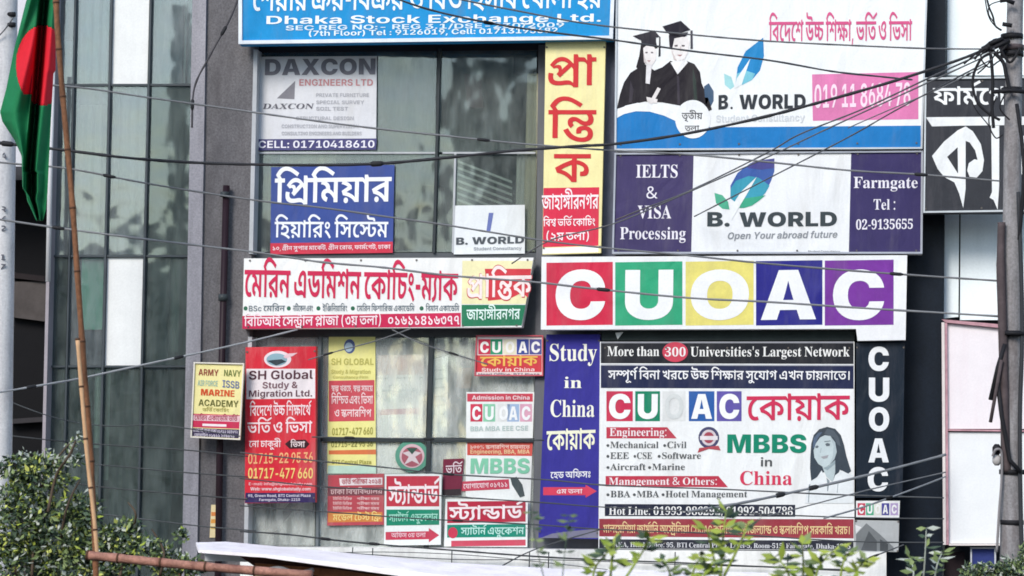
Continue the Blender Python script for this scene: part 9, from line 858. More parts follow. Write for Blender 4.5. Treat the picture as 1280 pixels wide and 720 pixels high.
o.area([(264,640),(275.4,640),(275,645),(264,645)],'#e08b4e'); o.area([(264,649),(275,649),(275,654),(263.5,654)],'#e5a04f'); o.area([(263.5,658),(274.6,658),(274.4,661),(263.4,661)],'#d9b34f')
# SH Global
s=Sign('signboard','red SH Global study sign with white middle band and yellow phone numbers','signboard',[(307,434),(395,433),(394,628),(306,629)],-.02,'#d62c3d',t=.1,matk=dict(var=.08))
s.area([(308,461),(394,461),(394,498),(308,499)],'#f0e6e8',name='white_band'); s.text('SH Global','S',311,474.5,391,473.5,11,'#5b3843',w=42); s.text('Study &','S',328,485.5,372,485,8,'#7d5a64',w=30); s.text('Migration Ltd.','S',311,496,390,495.5,8,'#6b4a55',w=25)
s.area(ell(347,449,17,10.5,26),'#f0dfe4',l=1,name='globe'); s.area(ell(346,449.5,13,7.8,24),'#8fb0bd',l=2,name='globe'); s.area([(334,451),(345,457),(358,452),(352,449),(341,450)],'#333f48',l=3,name='globe'); s.area([(354,446),(360,442),(372,441),(366,445),(357,448)],'#f0c9d0',l=3,name='plane')
s.text('বিদেশে উচ্চ শিক্ষার্থে','B',312,520,389,519,13,'#f8dfe2',w=28); s.text('ভর্তি ও ভিসা','B',309,542,390,541,14,'#f8dfe2',w=30)
s.text('নো চাকুরী','B',311,559,351,559,8,'#f8dfe2',w=20); s.area([(356,555),(362,550),(382,549.5),(387,555),(382,560.5),(362,561)],'#3b1a22',name='badge'); s.text('ভিসা','B',363,559,381,559,7,'#f3dfdf',w=20)
s.text('01715-22 95 36','S',310,580,391,578,13,'#f2b27e',w=38); s.text('01717-477 660','S',310,598,391,598,13,'#f3d07e',w=38)
s.text('E-mail: info@shglobalstudy.com','S',311,606.5,390,606.5,3.5,'#f6c6ca',w=20); s.text('Web: www.shglobalstudy.com','S',313,613,388,613,4,'#f8dfe2',w=35)
s.area([(307,616),(394,616),(394,628),(306,628.5)],'#33285a',name='navy_strip'); s.text('95, Green Road, BTI Central Plaza','S',310,621.3,388,621,3.4,'#dcd5e6',w=25); s.text('Farmgate, Dhaka-1215','S',324,626.3,375,626,3.2,'#dcd5e6',w=20)
# lower window posters; glass haze is mixed into their paler inks
pk_=dict(var=.05)
s=Sign('poster','yellow and red poster, inks paled for glass haze, beside the red study sign','poster',[(411,420),(469,420),(470,592),(409,592)],.285,'#efea98',t=.008,matk=pk_)
s.area(ell(437,433,7,9,20),'#5a6a9a',name='globe'); s.area(ell(436,434,5,6,16),'#bcd2e2',l=2,name='globe')
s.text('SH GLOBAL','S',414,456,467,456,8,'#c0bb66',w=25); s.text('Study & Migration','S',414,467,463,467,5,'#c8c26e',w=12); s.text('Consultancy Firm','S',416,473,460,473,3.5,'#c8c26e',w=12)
s.area([(411,476),(468,475),(468,526),(411,527)],'#d25560',name='red_block')
for t,x0,x1,y,H in (('স্বল্প খরচে, স্বল্প সময়ে','414','466',489,7),('নিশ্চিত এবং ভিসা','414','466',505,10),('ও স্কলারশিপ!','418','464',521,9)): s.text(t,'B',float(x0),y,float(x1),y,H,'#f7dfe0',w=26)
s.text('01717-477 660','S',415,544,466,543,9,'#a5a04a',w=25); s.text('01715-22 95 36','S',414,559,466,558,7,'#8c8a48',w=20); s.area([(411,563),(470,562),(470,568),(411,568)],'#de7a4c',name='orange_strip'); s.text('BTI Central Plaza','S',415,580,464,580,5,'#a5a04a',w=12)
s.area([(410,582),(470,582),(470,592),(409.5,592)],'#c5e3d2',name='mint_strip')
s=Sign('poster','washed out pinkish white poster behind glass right of the yellow one','poster',[(472,444),(530,443),(528,592),(471,592)],.32,'#fafaf6',t=.008,matk=pk_)
s.area([(472,444),(530,443),(530,468),(472,469)],'#e9d5cb',name='pink_block'); s.area([(473,512),(525,510),(525,517),(473,519)],'#e3b9bd',name='pink_strip'); s.area([(472,472),(528,471),(528,473),(472,474)],'#cfd2cc',name='rule'); s.area(ell(500,455,9,9,20),'#e3c3ba',l=2,name='ring'); s.text('ভর্তি চলছে','B',477,503,523,502,16,'#dfe6e2',w=20)
s=Sign('poster','tall blank white sheet behind the glass right of the dark mullion','poster',[(542,449),(560,444),(559,546),(538,546)],.322,'#f2f5f1',t=.01,matk=pk_)
for i in range(7): s.area([(543,462+i*11),(556,461+i*11),(556,463+i*11),(543,464+i*11)],'#d3dad5',name='print_line')
s=Sign('poster','small CUOAC poster with red block high in the right lower window','poster',[(595,419),(679,419),(679,470),(593,470)],.18,'#efe2de',t=.02,frame='#d0606c',fw=1.5)
for x0,h,ch in ((598,'#cf3b56','C'),(613,'#2f9a72','U'),(630,'#ebe6cd','O'),(646,'#3f4f9c','A'),(662,'#54549a','C')):
    s.area([(x0,424),(x0+15,424),(x0+15,443),(x0,443)],h,name='letter_tile'); s.text(ch,'S',x0+2,441,x0+13,441,14,'#f6f4f2',w=70)
s.area([(595,444),(677,444),(677,465),(595,465)],'#d6404a',name='red_block'); s.text('কোয়াক','B',600,458,672,457,12,'#f0c060',w=40); s.text('Study in China','S',602,464.5,668,464,4.5,'#f8e0dc',w=25)
s.text('Head Office: BTI Plaza','S',598,469,674,469,2.6,'#55506a',w=20)
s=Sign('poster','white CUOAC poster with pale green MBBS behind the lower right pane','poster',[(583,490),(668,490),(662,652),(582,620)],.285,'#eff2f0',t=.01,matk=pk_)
s.area([(584,492),(666,492),(666,502),(584,502)],'#cf4a5c',name='red_strip'); s.text('Admission in China','S',590,499.5,662,499.5,5,'#f8e6e8',w=20)
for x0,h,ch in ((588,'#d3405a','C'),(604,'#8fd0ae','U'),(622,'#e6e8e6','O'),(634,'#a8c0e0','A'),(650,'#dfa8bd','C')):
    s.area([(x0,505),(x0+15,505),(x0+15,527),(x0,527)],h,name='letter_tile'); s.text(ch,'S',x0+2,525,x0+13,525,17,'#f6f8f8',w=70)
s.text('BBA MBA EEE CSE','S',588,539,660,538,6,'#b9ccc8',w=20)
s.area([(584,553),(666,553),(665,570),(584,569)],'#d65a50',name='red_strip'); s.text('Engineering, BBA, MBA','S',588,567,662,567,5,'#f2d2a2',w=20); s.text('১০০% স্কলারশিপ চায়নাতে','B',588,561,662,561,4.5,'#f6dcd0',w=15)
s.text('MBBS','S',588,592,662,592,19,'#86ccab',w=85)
s.area([(576,602),(636,599),(637,611),(577,614)],'#cd4a60',name='red_label',l=2); s.text('যোগাযোগ ০১৭১১','B',579,611,634,608.5,6,'#f8e0e4',w=20)
P=lambda q,h,l,n='portrait':s.area(q,h,l,n)
P([(638,598),(646,596),(653,606),(656,620),(650,622),(640,606)],'#4a5558',2)
s=Sign('round_emblem','round green and pink emblem sticker on the glass by the dark mullion','emblem',ell(515,570,21,20,32),.26,'#5f9c86',t=.006)
s.area(ell(515,570,15.5,15,28),'#d9b9bf',name='ring'); s.area(ell(515,571,13,12.5,28),'#a9606c',l=2,name='disc'); s.area([(503,566),(515,563),(527,566),(519,571),(525,581),(515,576),(505,581),(511,571)],'#d7c9cc',l=3,name='device'); s.area([(508,560),(522,560),(515,568)],'#3c5a50',l=4,name='device')
s=Sign('poster','red notice with white band and yellow line low on the left lower pane','poster',[(410,594),(480,592),(480,656),(409,657)],.26,'#bb4d58',t=.008,matk=dict(var=.15))
s.area([(424,598),(478,597),(478,606),(425,607)],'#eee2e4',name='white_band'); s.text('ভর্তি পরীক্ষা ২০১৪','B',427,605.5,476,604.5,6,'#b8505c',w=15); s.area([(410,610),(480,609),(480,619),(410,620)],'#7d4a52',name='grey_band'); s.text('ঢাকা বিশ্ববিদ্যালয়','B',413,618,478,617,6,'#d8b8b8',w=15)
for y in (625,631,637): s.text('ইউনিট ভিত্তিক','B',416,y,440,y,3,'#f0c8c8',w=8); s.text('পরীক্ষা সময়','B',446,y,474,y,3,'#f0c8c8',w=8)
s.area([(410,640),(478,640),(478,652),(410,653)],'#d88a4a',name='orange_band'); s.text('মডেল টেস্ট ফ্রি','B',416,651,476,650.5,8,'#f2d98a',w=30)
s=Sign('poster','maroon Bangla notice beside the red arrow poster in the right lower window','poster',[(554,574),(580,573),(576,619),(553,620)],.27,'#7c2f45',t=.008)
s.text('ভর্তি','B',557,592,578,591,10,'#e9d5da',w=24); s.area([(553,612),(576,611),(576,619),(553,620)],'#3c3438',name='dark_foot')
for q,(x0,x1,yy),lab in (([(481,593),(552,592),(551,681),(480,682)],(484,549,0),'square red and green Bangla poster with a red arrow on the mullion'),([(557,624),(660,624),(659,684),(555,683)],(560,657,0),'wider red and green Bangla poster lowest in the right window')):
    s=Sign('poster',lab,'poster',q,.19 if x0==484 else .2,'#eaeeec',t=.02,matk=dict(var=.04))
    if x0==484:
        s.area([(483,595),(549,595),(549,633),(483,633)],'#c43c4e',name='red_block'); s.text('স্ট্যান্ডার্ড','B',485,630,549,629,22,'#f6e6e8',w=34)
        s.area([(483,637),(549,637),(549,656),(483,657)],'#1f8a6c',name='green_block'); s.text('স্যাটার্ন এডুকেশন','B',486,652,547,651,9,'#a6e0cc',w=22)
        s.area([(482,665),(536,664),(536,660),(549,669),(536,678),(536,674),(482,675)],'#c84158',name='arrow'); s.text('অফিস ৩য় তলা','B',489,672,532,671.5,5.5,'#f0c8d0',w=14)
    else:
        s.area([(559,627),(657,626),(657,652),(559,654)],'#b92f47',name='red_block'); s.text('স্ট্যান্ডার্ড','B',561,650,655,648,16,'#f6e6e8',w=40)
        s.area([(559,656),(657,655),(657,671),(559,672)],'#178c74',name='green_block'); s.text('স্যাটার্ন এডুকেশন','B',576,668.5,655,668,9,'#c0ebe0',w=22)
        s.area(ell(566,666,6,7,16)[:],'#cc3f58',l=2,name='red_dot'); s.area([(564,676),(657,674.5),(657,682),(564,683)],'#cc5064',name='red_strip')
# ================================================================ FOREGROUND
Yp=-5
pole=thing('utility_pole','weathered concrete utility pole loaded with cables at the right edge','utility pole',Vector((U(1262,700,Yp).x+.0,Yp,0)))
con=mat('#989698',rough=.85,var=.25,scale=6,fine=.25,bump=.4,streak=.3,dirt=('#4c3c3a',.8))
base=U(1264,700,Yp); 
MB().tube([(base.x,Yp,0),U(1264,720,Yp),U(1264,400,Yp),U(1265.5,200,Yp),U(1269,0,Yp),U(1271,-140,Yp)],[.125,.115,.10,.09,.082,.078],18).build('shaft',con,pole)
brn=mat('#5a5052',rough=.7,var=.35,scale=9,bump=.4)
MB().tube(spline([U(1252,278,Yp-.12),U(1251,330,Yp-.12),U(1253,400,Yp-.13),U(1255,480,Yp-.12),U(1257,560,Yp-.1),U(1259,590,Yp-.08)]),[.04]*6+[.046]*24+[.03],10).build('conduit',brn,pole)
blk=mat('#26262a',rough=.6,var=.3)
for y,r in ((46,.115),(60,.125),(68,.12),(113,.11),(417,.13),(418,.12),(590,.13),(653,.12)): 
    MB().tube([U(1265,y-3,Yp),U(1265,y+3,Yp)],r,18).build('clamp',blk if y!=60 else brn,pole)
for P in ([(1238,500),(1247,460),(1256,430)],[(1246,470),(1252,520),(1262,575),(1276,590)],[(1238,62),(1252,55),(1262,50)],[(1236,55),(1254,48)],[(1240,115),(1262,113),(1285,115)],[(1253,30),(1265,32)],[(1256,416),(1280,417)],[(1250,1),(1258,0),(1268,4)]):
    MB().tube([U(x,y,Yp-.17) for x,y in P],.022,8).build('bracket',blk,pole)
MB().tube([U(1238,528,Yp-.2),U(1252,450,Yp-.2)],.018,8).build('strut',brn,pole)
for x,y in ((1246,562),(1246,575)): MB().tube([U(x,y-7,Yp-.1),U(x,y-3,Yp-.1),U(x,y+3,Yp-.1),U(x,y+7,Yp-.1)],[.02,.045,.045,.02],10).build('insulator',blk if y<570 else mat('#b9b6b4'),pole)
MB().tube(spline([U(1241,570,Yp-.15),U(1245,562,Yp-.18),U(1252,566,Yp-.15),U(1252,600,Yp-.12),U(1249,640,Yp-.12),U(1246,690,Yp-.1)]),.014,8).build('wire_drop',mat('#8d8a8c'),pole)
MB().tube(spline([U(1273,240,Yp-.14),U(1278,400,Yp-.15),U(1275,520,Yp-.14),U(1276,640,Yp-.14),U(1279,720,Yp-.14)]),.022,8).build('wire_drop',mat('#3a3c40'),pole)
MB().tube(spline([U(1271,130,Yp-.14),U(1280,210,Yp-.2),U(1274,300,Yp-.14)]),.02,8).build('wire_drop',blk,pole)
for P,r in (([(1244,64),(1228,72),(1218,90),(1216,108),(1222,128),(1236,142),(1250,150)],.014),([(1238,64),(1240,85),(1241,105),(1240,130),(1242,160)],.017),([(1243,66),(1254,78),(1258,95),(1262,112)],.02),([(1248,62),(1235,80),(1222,92)],.008),([(1256,0),(1238,6),(1236,18),(1244,30)],.006),([(1232,-10),(1236,8),(1241,20),(1244,32),(1252,38)],.010),([(1230,-10),(1234,14),(1238,25),(1246,35)],.006),([(1218,74),(1232,60),(1248,66),(1262,52)],.012),([(1205,80),(1226,62),(1244,50),(1258,60)],.009),([(1240,58),(1226,70),(1236,84),(1252,76),(1260,96)],.008),([(1246,120),(1236,150),(1244,172),(1254,168)],.007),([(1248,56),(1262,78),(1275,60)],.014),([(1215,128),(1222,140),(1232,152),(1238,160)],.006),([(1256,118),(1250,135),(1262,150)],.008)):
    MB().tube(spline([U(x,y,Yp-.16) for x,y in P]),r,8).build('cable_loop',blk,pole)
bm=MB()
for i in range(7):
    a=random.uniform(-.05,.05); bm.tube([U(1228+i*3,64-i*2+random.uniform(-3,3),Yp-.12+a),U(1238+i*3,56-i+random.uniform(-3,3),Yp-.15-a)],.03,8)
bm.build('cable_clump',blk,pole)
# left pole
Yl=-3
lp=thing('painted_pole','pale white pole with faded painted lettering at the left edge','pole',Vector((U(2,700,Yl).x,Yl,0)))
MB().tube([(U(-3,720,Yl).x,Yl,0),U(-3,720,Yl),U(6,0,Yl),U(8,-140,Yl)],.15,20).build('shaft',mat('#dedddd',rough=.7,var=.15,scale=5,streak=.3,fine=.15,dirt=('#8d909a',.5)),lp)
for ch,y in (('4',193),('R',260),('K',272),('2',284),('1',320),('7',332)): 
    m=MB(); text(m,ch,'S',3-(y*.012),y+5,11-(y*.012),y+5,7,Yl-.142,w=50); m.build('painted_mark',mat('#5a5c66'),lp)
for x,y in ((18,18),(18,31)): MB().tube([U(x-8,y,Yl-.1),U(x+1,y,Yl-.1)],.03,8).build('clamp',blk,lp)
# flag
Yf=-8
fl=thing('national_flag','green flag with red disc hanging limp beside the bamboo pole','flag',U(55,276,Yf))
def flag():
    yr=[-60+i*2 for i in range(169)]
    import bisect
    Lk=[(-60,52),(0,33),(60,18),(110,8),(140,0),(152,3),(175,18),(195,27),(235,28),(245,36),(262,42),(276,46)]
    Rk=[(-60,72),(0,69.5),(88,69.5),(92,67),(180,62),(240,59),(262,57),(276,53)]
    def ip(K,y):
        for (a,b),(c,d) in zip(K,K[1:]):
            if y<=c: return b+(d-b)*(y-a)/(c-a)
        return K[-1][1]
    S=[i/100 for i in range(101)]; G=MB(); Rm=MB(); G.sm=Rm.sm=True; pts=[]
    for y in yr:
        L,Rr=ip(Lk,y),ip(Rk,y); c=max(L+2,min(Rr-3,56-(y*.085) if y<215 else 40)); f0=min(7.5,.28*(Rr-L)); row=[]
        for sx in S:
            if sx<.45: u=sx/.45; x=L+(c-f0-L)*u; d=.10*math.sin(u*3.0)+.035*math.sin(u*7+y*.03)+.02*math.sin(y*.06+u*4)
            elif sx<.525: u=(sx-.45)/.075; x=c-f0+f0*.9*u; d=.10*math.sin(3.0)-.62*u
            elif sx<.60: u=(sx-.525)/.075; x=c-f0*.1+f0*1.1*u; d=-.62+(.62+.05)*u
            else: u=(sx-.6)/.4; x=c+f0+(Rr-c-f0)*u; d=.05+.06*math.sin(u*3.1+y*.01)
            row.append((x,y,d))
        pts.append(row)
    def put(M,q):
        k=len(M.v); M.v+=[U(x,y,Yf-d) for x,y,d in q]; M.f.append((k,k+1,k+2,k+3))
    for i in range(len(pts)-1):
        for j in range(100):
            q=(pts[i][j],pts[i+1][j],pts[i+1][j+1],pts[i][j+1]); mx=sum(p[0] for p in q)/4; my=sum(p[1] for p in q)/4
            put(Rm if ((mx-53)/33)**2+((my-82)/50)**2<1 and not (mx<40 and my>118) else G,q)
    return G,Rm
G,Rm=flag()
def merge(M):
    d={};nv=[];mp=[]
    for v in M.v:
        k=(round(v.x,5),round(v.y,5),round(v.z,5))
        if k not in d: d[k]=len(nv); nv.append(v)
        mp.append(d[k])
    M.v=nv; M.f=[tuple(mp[i] for i in f) for f in M.f]; return M
o=merge(G).build('cloth',mat('#1d7a4c',rough=.7,var=.12,scale=6,spec=.2),fl); o2=merge(Rm).build('red_disc',mat('#dc2232',rough=.7,var=.08,scale=6,spec=.2),fl)
for a in (o,o2):
    md=a.modifiers.new('s','SOLIDIFY'); md.thickness=.004
# bamboo
bam=mat('#8a5f44',rough=.6,var=.35,scale=10,streak=.3,fine=.3,bump=.3,dirt=('#3c2a20',.8)); tan=mat('#d6ac84',rough=.6,var=.2,scale=10,streak=.3)
red=mat('#b08070',rough=.6,var=.4,scale=7,fine=.3,bump=.6,dirt=('#5e302a',.9))
def bamboo(P,r,m,name,label,Y,n=9):
    o=thing(name,label,'bamboo pole',U(P[-1][0],P[-1][1],Y)); Q=spline([U(x,y,Y) for x,y in P],5)
    rr=[r*(1+.12*(1 if i%4==0 else 0)+.04*math.sin(i*2.3)) for i in range(len(Q))]
    MB().tube(Q,rr,n).build('culm',m,o)
    for i in range(0,len(Q)-1,4):
        d=(Q[i+1]-Q[i]).normalized(); MB().tube([Q[i]-d*.008,Q[i]+d*.008],rr[i]*1.1,n).build('node',mat('#5a4032',rough=.7),o)
    return o
bamboo([(68,-60),(71,20),(76,90),(83,170),(91,260),(98,360),(106,470),(113,560),(117,640),(120,720),(124,860)],.024,bam,'bamboo_pole','long brown bamboo flagpole leaning up beside the green flag',-10.6)
bamboo([(97,424),(103,500),(110,580),(118,650),(122,700)],.017,tan,'bamboo_pole','shorter pale tan bamboo strip lashed to the brown flagpole',-10.75)
bamboo([(110,694),(160,699),(230,706),(300,712),(390,719)],.036,red,'bamboo_pole','reddish horizontal bamboo pole leading right from the flagpole foot',-10.9)
# tin roof and timber at the bottom
rf=thing('stall_roof','white sheet roof of a roadside stall with brown timber under it','roof',U(500,740,-6.5))
MB().prism([U(245,678,-6.6),U(282,677,-6.4),U(330,683,-6.3),U(420,690,-6.2),U(560,703,-6.1),U(700,711,-6.0),U(960,716,-5.8),U(960,745,-7.2),U(690,735,-7.3),U(540,722,-7.4),U(420,705,-7.5),U(330,693,-7.5),U(248,687,-7.5)],Vector((0,.0,-.03))).build('roof_sheet',mat('#f8f2f4',rough=.5,var=.10,scale=3,dirt=('#cfc4c6',.5),k=1,wr=.02),rf)
MB().px([(300,695.5),(345,698),(440,709),(600,731),(600,760),(420,740),(330,716)],-7.0,.06).build('timber',mat('#5a3d38',rough=.7,var=.4,scale=8),rf)
MB().px([(318,704),(420,712),(520,726),(520,733),(420,722),(322,712)],-7.2,.06).build('timber',mat('#a8704e',rough=.7,var=.4,scale=8),rf)
MB().px([(256,689),(300,693),(330,703),(256,701)],-6.9,.04).build('white_board',mat('#e9ecee',rough=.6),rf)
MB().px([(316,713),(380,716),(380,740),(316,740)],-7.25,.04).build('timber',mat('#c9b48d',rough=.7,var=.4,scale=8),rf)
MB().tube(spline([U(330,713,-7.3),U(350,710,-7.35),U(370,716,-7.3),U(392,712,-7.3)]),.02,8).build('rope',mat('#c9c9cc'),rf)
for x in (-2.4,-.6): MB().tube([(x,-6.6,0),(x,-6.6,U(450,722,-6.6).z)],.05,8).build('post',bam,rf)
# ---- foliage
def leafmb(m,c,n,d,l,wd):
    t=n.cross(d).normalized()*wd; d=d.normalized()*l; k=len(m.v)
    m.v+=[c,c+d*.5+t-n*wd*.3,c+d,c+d*.5-t-n*wd*.3]; m.f+=[(k,k+1,k+2),(k,k+2,k+3)]
def rv(): 
    while 1:
        v=Vector((random.uniform(-1,1),random.uniform(-1,1),random.uniform(-1,1)))
        if .05<v.length<1: return v
def leafmat(h,h2,tr=.25):
    k=('leaf',h,h2)
    if k in MC: return MC[k]
    m=mat(h,rough=.5,var=.25,scale=4).copy(); n=m.node_tree; p=n.nodes['Principled BSDF']
    g=n.nodes.new('ShaderNodeNewGeometry'); mx=n.nodes.new('ShaderNodeMix'); mx.data_type='RGBA'
    mx.inputs[6].default_value=(*lin(h),1); mx.inputs[7].default_value=(*lin(h2),1); n.links.new(g.outputs['Random Per Island'],mx.inputs[0]); n.links.new(mx.outputs[2],p.inputs['Base Color'])
    MC[k]=m; return m
def bush(name,label,blobs,Y,mats,leaf,dens,stems,cat='shrub'):
    b=max(blobs,key=lambda e:e[1]+e[3]); o=thing(name,label,cat,Vector((U(b[0],700,Y).x,Y,0)))
    sc_=30+Y; k=(Y+30)/3000.
    ms=[MB() for _ in mats]
    for (cx,cy,rx,ry) in blobs:
        c=U(cx,cy,Y); n=int(rx*ry*dens)
        for _ in range(n):
            v=rv(); v=v*(v.length**-.35); v*=.95
            p=c+Vector((v.x*rx*k,v.y*.55*min(rx,ry)*k*1.3,v.z*ry*k)); nn=(Vector((0,-.5,.8))+rv()*.9).normalized()
            leafmb(random.choices(ms,weights=[q[1] for q in mats])[0],p,nn,rv(),leaf*random.choice((.5,.7,1,1.15,1.5)),leaf*.26*random.uniform(.6,1.5))
    for m,(mt,_) in zip(ms,mats): m.build('foliage',mt,o)
    for P in stems:
        Q=spline([U(x,y,Y+random.uniform(-.2,.2)) for x,y in P],4); MB().tube(Q,[.012*(1-.7*i/len(Q))+.003 for i in range(len(Q))],6).build('branch',mat('#5a4d40',rough=.8),o)
    return o
SY=leafmat('#6d8a2c','#a9b552'); LD=leafmat('#2c3a2c','#50634f'); LM=leafmat('#56693f','#8a9a66'); LG=leafmat('#8a938c','#c3c9bd'); LY=leafmat('#93a53e','#c6cc70')
random.seed(11)
bush('leafy_shrub','large dusty green shrub filling the lower left corner behind the bamboo',
 [(25,650,48,52),(75,665,50,48),(20,705,50,40),(95,705,55,40),(45,605,32,26),(20,585,26,18),(50,578,16,12),(75,600,18,14),(105,640,24,26),(70,578,10,9),(150,672,30,22),(135,700,40,28),(185,690,34,20),(215,705,28,18),(165,655,14,9),(95,575,8,8),(240,708,18,12),(228,668,10,8)],-9.2,
 [(LD,4),(LM,3),(LG,1.3),(LY,1.1)],.06,.62,[[(40,720),(45,640),(60,590),(92,548)],[(70,720),(82,640),(100,600)],[(20,720),(22,640),(12,590)],[(150,720),(160,680),(170,645),(160,628)],[(200,720),(205,690),(190,662)],[(60,600),(85,575),(98,540)]])
bush('leafy_shrub','thin spray of pale leaves reaching up above the large left shrub',[(92,556,12,9),(84,575,10,8),(70,572,12,6),(99,546,6,6),(58,566,10,6),(30,568,10,6)],-9.6,[(LG,3),(LM,2)],.045,.35,[[(60,640),(70,595),(86,570),(98,543)]])
bush('leafy_shrub','dark green shrub around the foot of the right utility pole',[(1262,714,22,18),(1235,714,16,12),(1284,700,12,24),(1215,716,16,12),(1275,720,26,20)],-6.5,[(LD,4),(LM,3),(LG,2)],.05,1.2,[[(1262,740),(1264,700)]])
def sprig(label,stems,Y,leaf,mats,r=.006):
    o=thing('young_plant',label,'plant',Vector((U(stems[0][0][0],740,Y).x,Y,0)))
    for P in stems:
        Q=spline([U(x,y,Y+random.uniform(-.15,.15)) for x,y in P],4); MB().tube(Q,[r*(1.2-.8*i/len(Q)) for i in range(len(Q))],6).build('stem',mats[0],o)
        m=[MB() for _ in mats]
        for q in Q[len(Q)//3:]:
            for _ in range(3):
                d=rv(); d.z=abs(d.z)*.4-.05; d.y*=.5; leafmb(random.choice(m),q,(Vector((0,-.6,.7))+rv()*.5).normalized(),d,leaf*random.uniform(.5,1.2),leaf*.2)
        for mm,mt in zip(m,mats):
            if mm.v: mm.build('leaves',mt,o)
L2=[SY,SY,LM,LD]
sprig('tall young plant with yellow green leaves in front of the hot line strip',[[(900,760),(902,700),(905,660),(908,640)],[(915,760),(893,700),(884,662)],[(905,720),(925,680),(935,655)]],-19,.085,L2)
sprig('young plant with yellow green leaves below the left end of the board',[[(745,760),(742,715),(760,690)],[(760,760),(765,700),(768,680)],[(770,740),(800,695),(812,672)]],-19.5,.08,L2)
sprig('low bushy young plant in the middle of the white ledge',[[(840,760),(838,720),(830,700)],[(860,760),(866,716),(878,694)],[(880,760),(880,720),(890,705)]],-19.2,.08,L2)
sprig('young plant with drooping green leaves right of the tall one',[[(1000,760),(1004,715),(1003,680)],[(1015,760),(1022,712),(1040,690)],[(990,760),(985,715),(968,696)]],-18.8,.09,L2)
sprig('young plant with pale leaves nearest the small gabled building picture',[[(1050,760),(1052,710),(1062,690)],[(1060,760),(1070,715),(1083,700)]],-19,.075,L2)
sprig('dusty grey green plant against the dark navy wall',[[(1150,760),(1155,715),(1158,660)],[(1165,760),(1170,712),(1178,690)],[(1140,760),(1142,715),(1136,695)]],-14,.09,[LG,LM,LD])
sprig('small dark sprig in front of the lower blue Study sign',[[(700,760),(706,690),(712,644)],[(690,760),(672,690),(664,640)]],-20,.05,[LD,LM],.0025)
# ================================================================ CABLES
Gc='overhead cables strung across the street front'
def cable(label,P,Y,r,h,Y2=None):
    n=len(P); Y2=Y if Y2 is None else Y2
    rr=random.Random(len(label)*7+int(P[0][1])); Q=spline([U(x,y+rr.uniform(-.9,.9),Y+(Y2-Y)*i/(n-1)) for i,(x,y) in enumerate(P)],8)
    m=MB().tube(Q,[r*rr.uniform(.85,1.18) for _ in Q],7)
    o=m.build('overhead_cable',mat(h,rough=.5,var=.15)); o['label']=label; o['category']='cable'; o['group']=Gc
    for _ in range(2 if r>.0095 else (1 if rr.random()<.4 else 0)):
        i=rr.randrange(4,len(Q)-4); d=(Q[i+1]-Q[i]).normalized(); MB().tube([Q[i]-d*.06,Q[i]-d*.04,Q[i]+d*.05,Q[i]+d*.08],[r,r*1.9,r*1.8,r],7).build('splice',mat('#2f3033',rough=.6),o)

K='#3b3c40'; Gy='#7d7f82'; Lg='#a4a6a8'
cable('thick black cable sagging across the flag, upper windows and white billboard',[(-40,174),(0,178),(80,188),(160,197),(240,203),(320,205.5),(400,207),(480,204),(560,197),(640,189),(720,183),(770,180),(850,169),(940,149),(1020,130),(1110,104),(1190,78),(1245,57)],-6.2,.016,'#37383c',-5.1)
cable('light grey cable from behind the flag across the engineers poster',[(60,106),(110,111),(180,121),(290,137),(390,151),(480,162),(560,170),(650,179),(760,187),(860,193),(960,203),(1060,213),(1150,219),(1250,226)],-6,.010,Gy,-5.1)
cable('grey cable crossing the blue Bangla poster in the window',[(-40,200),(30,205),(90,212),(190,231),(320,250),(400,259),(480,270),(550,281),(610,290),(680,300),(745,309),(860,319),(960,330),(1100,341),(1252,352)],-6.1,.010,'#77797c',-5.1)
cable('light grey cable crossing the top of the crimson sign and coloured tiles',[(-40,270),(0,275),(60,283),(180,298),(320,315),(400,328),(480,334),(560,344),(665,352),(740,360),(860,372),(960,378),(1080,385),(1252,395)],-6.05,.011,'#85878a',-5.1)
cable('pale cable rising from the left pole to the crimson sign corner',[(-40,496),(0,490),(60,480),(100,473),(170,458),(240,443),(310,428),(372,412)],-4,.012,Lg,-.3)
cable('thin grey cable highest across the blue board and billboard',[(520,-20),(560,-4),(650,15),(740,30),(860,43),(960,52),(1060,57),(1160,60),(1238,62)],-5.9,.009,'#66686c',-5.1)
cable('dark cable slanting down over the blue board and graduates',[(480,-8),(540,13),(620,30),(700,42),(770,50),(860,63),(960,76),(1040,89),(1100,95),(1140,99)],-5.8,.011,'#55575b',-1)
cable('lower diagonal cable from the utility pole to the column beside the purple block',[(1243,61),(1190,84),(1150,103),(1080,135),(1000,168),(960,190),(865,237),(800,262),(770,274)],-5.2,.009,'#5f6166',-.4)
cable('diagonal cable running just below its twin over the white billboard',[(1243,66),(1150,108),(1040,158),(960,196),(866,238),(768,280),(690,300),(640,330)],-5.2,.008,'#66686c',-.3)
cable('shorter diagonal cable from the pole across the leaf logo',[(1241,74),(1130,133),(1060,172),(960,224),(868,270)],-5.2,.008,'#5f6166',-.4)
cable('faint diagonal cable between pink block and black Bangla sign',[(1235,80),(1180,108),(1120,133),(1060,160)],-5.2,.007,'#77797c',-.5)
cable('black rope slanting from the top down to the pillar edge',[(306,-30),(290,18),(262,70),(243,110),(240,160)],-.6,.013,'#4c4a4e')
cable('short thin wire reaching the left pole near the top',[(-30,68),(0,44),(16,24)],-3.2,.008,'#55575b')
cable('thin cable draped over the faded yellow poster',[(385,449),(420,440),(470,426),(515,411)],-.3,.008,'#6d7073')
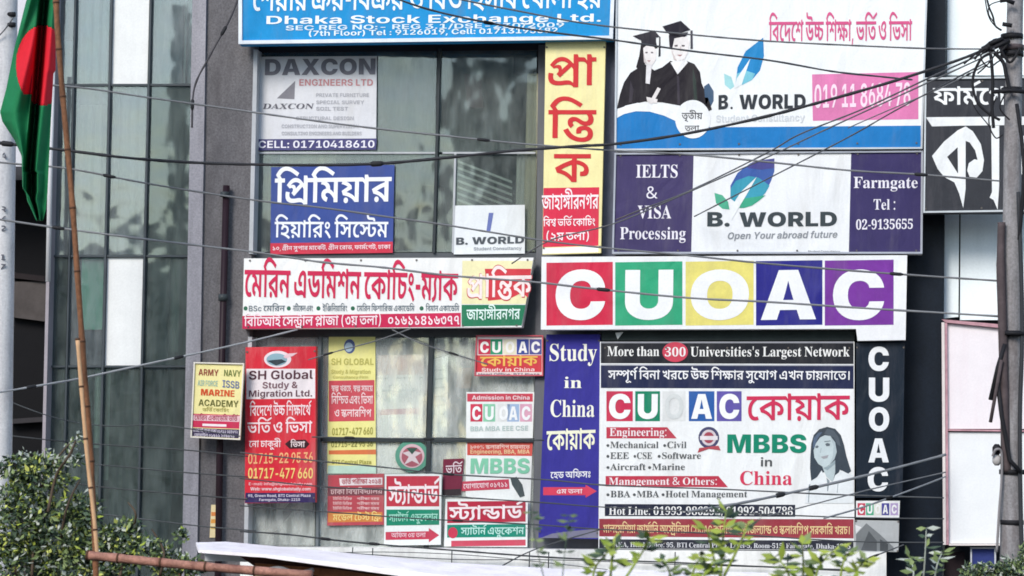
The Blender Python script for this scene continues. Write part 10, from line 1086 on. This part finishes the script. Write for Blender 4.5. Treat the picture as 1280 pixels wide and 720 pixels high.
cable('thin cable hanging from crimson sign over the dark mullion',[(490,412),(520,427),(560,440),(610,455)],-.3,.008,'#6d7073')
cable('dark cable along the window transom to the blue sign',[(390,546),(470,548),(560,549),(680,550)],-.35,.010,'#4c5053')
cable('grey cable crossing the round emblem and pale MBBS poster',[(300,565),(395,576),(480,584),(560,592),(680,600),(760,606),(900,612),(1040,618),(1180,622)],-1.2,.009,'#56595c')
cable('dark cable crossing the two red and green posters',[(300,598),(400,608),(480,612),(560,620),(680,628),(760,634),(900,640),(1060,646),(1180,648)],-1.3,.008,'#4c5053')
cable('dark cable just below the red study sign',[(300,632),(360,636),(420,641),(520,648),(660,655),(760,662),(900,668),(1060,676),(1180,678)],-1.4,.008,'#4c5053')
cable('low cable sagging towards the white ledge',[(300,665),(360,669),(440,678),(560,688),(700,697),(860,704),(1070,714)],-1.5,.010,'#44474a')
cable('dark cable high across the green lower glass of the left building',[(-30,485),(60,520),(130,533),(200,532),(300,545)],-1.8,.007,'#4c5053')
cable('dark cable across the middle of the green lower glass',[(-30,540),(60,549),(140,556),(230,563),(310,571)],-1.9,.008,'#44474a')
cable('dark cable below the middle of the green lower glass',[(60,575),(140,583),(230,591),(310,597)],-2,.008,'#44474a')
cable('dark cable above the left shrub top',[(60,600),(140,610),(230,618),(310,625)],-2,.008,'#44474a')
cable('dark cable skimming the left shrub and pillar foot',[(110,640),(180,650),(250,658),(320,664)],-2,.008,'#4c5053')
cable('upper grey cable over the woman portrait to the hoarding',[(860,640),(930,628),(990,615),(1060,600),(1120,585),(1182,568)],-2.5,.016,'#85888c',-.2)
cable('middle thin cable from hot line strip to the hoarding',[(960,645),(1000,635),(1080,614),(1130,602),(1182,590)],-2.5,.008,'#77797c',-.2)
cable('lower thin cable over the small letter strip to the hoarding',[(1030,648),(1080,634),(1140,612),(1182,596)],-2.5,.010,'#8d9094',-.2)
cable('thin dark wire rising from ledge across the blue sign foot',[(620,712),(660,690),(700,676),(750,662)],-.5,.008,'#55585c')
cable('thin dark wire sloping up near the gabled picture',[(1068,705),(1100,693),(1130,680)],-.5,.008,'#55585c')
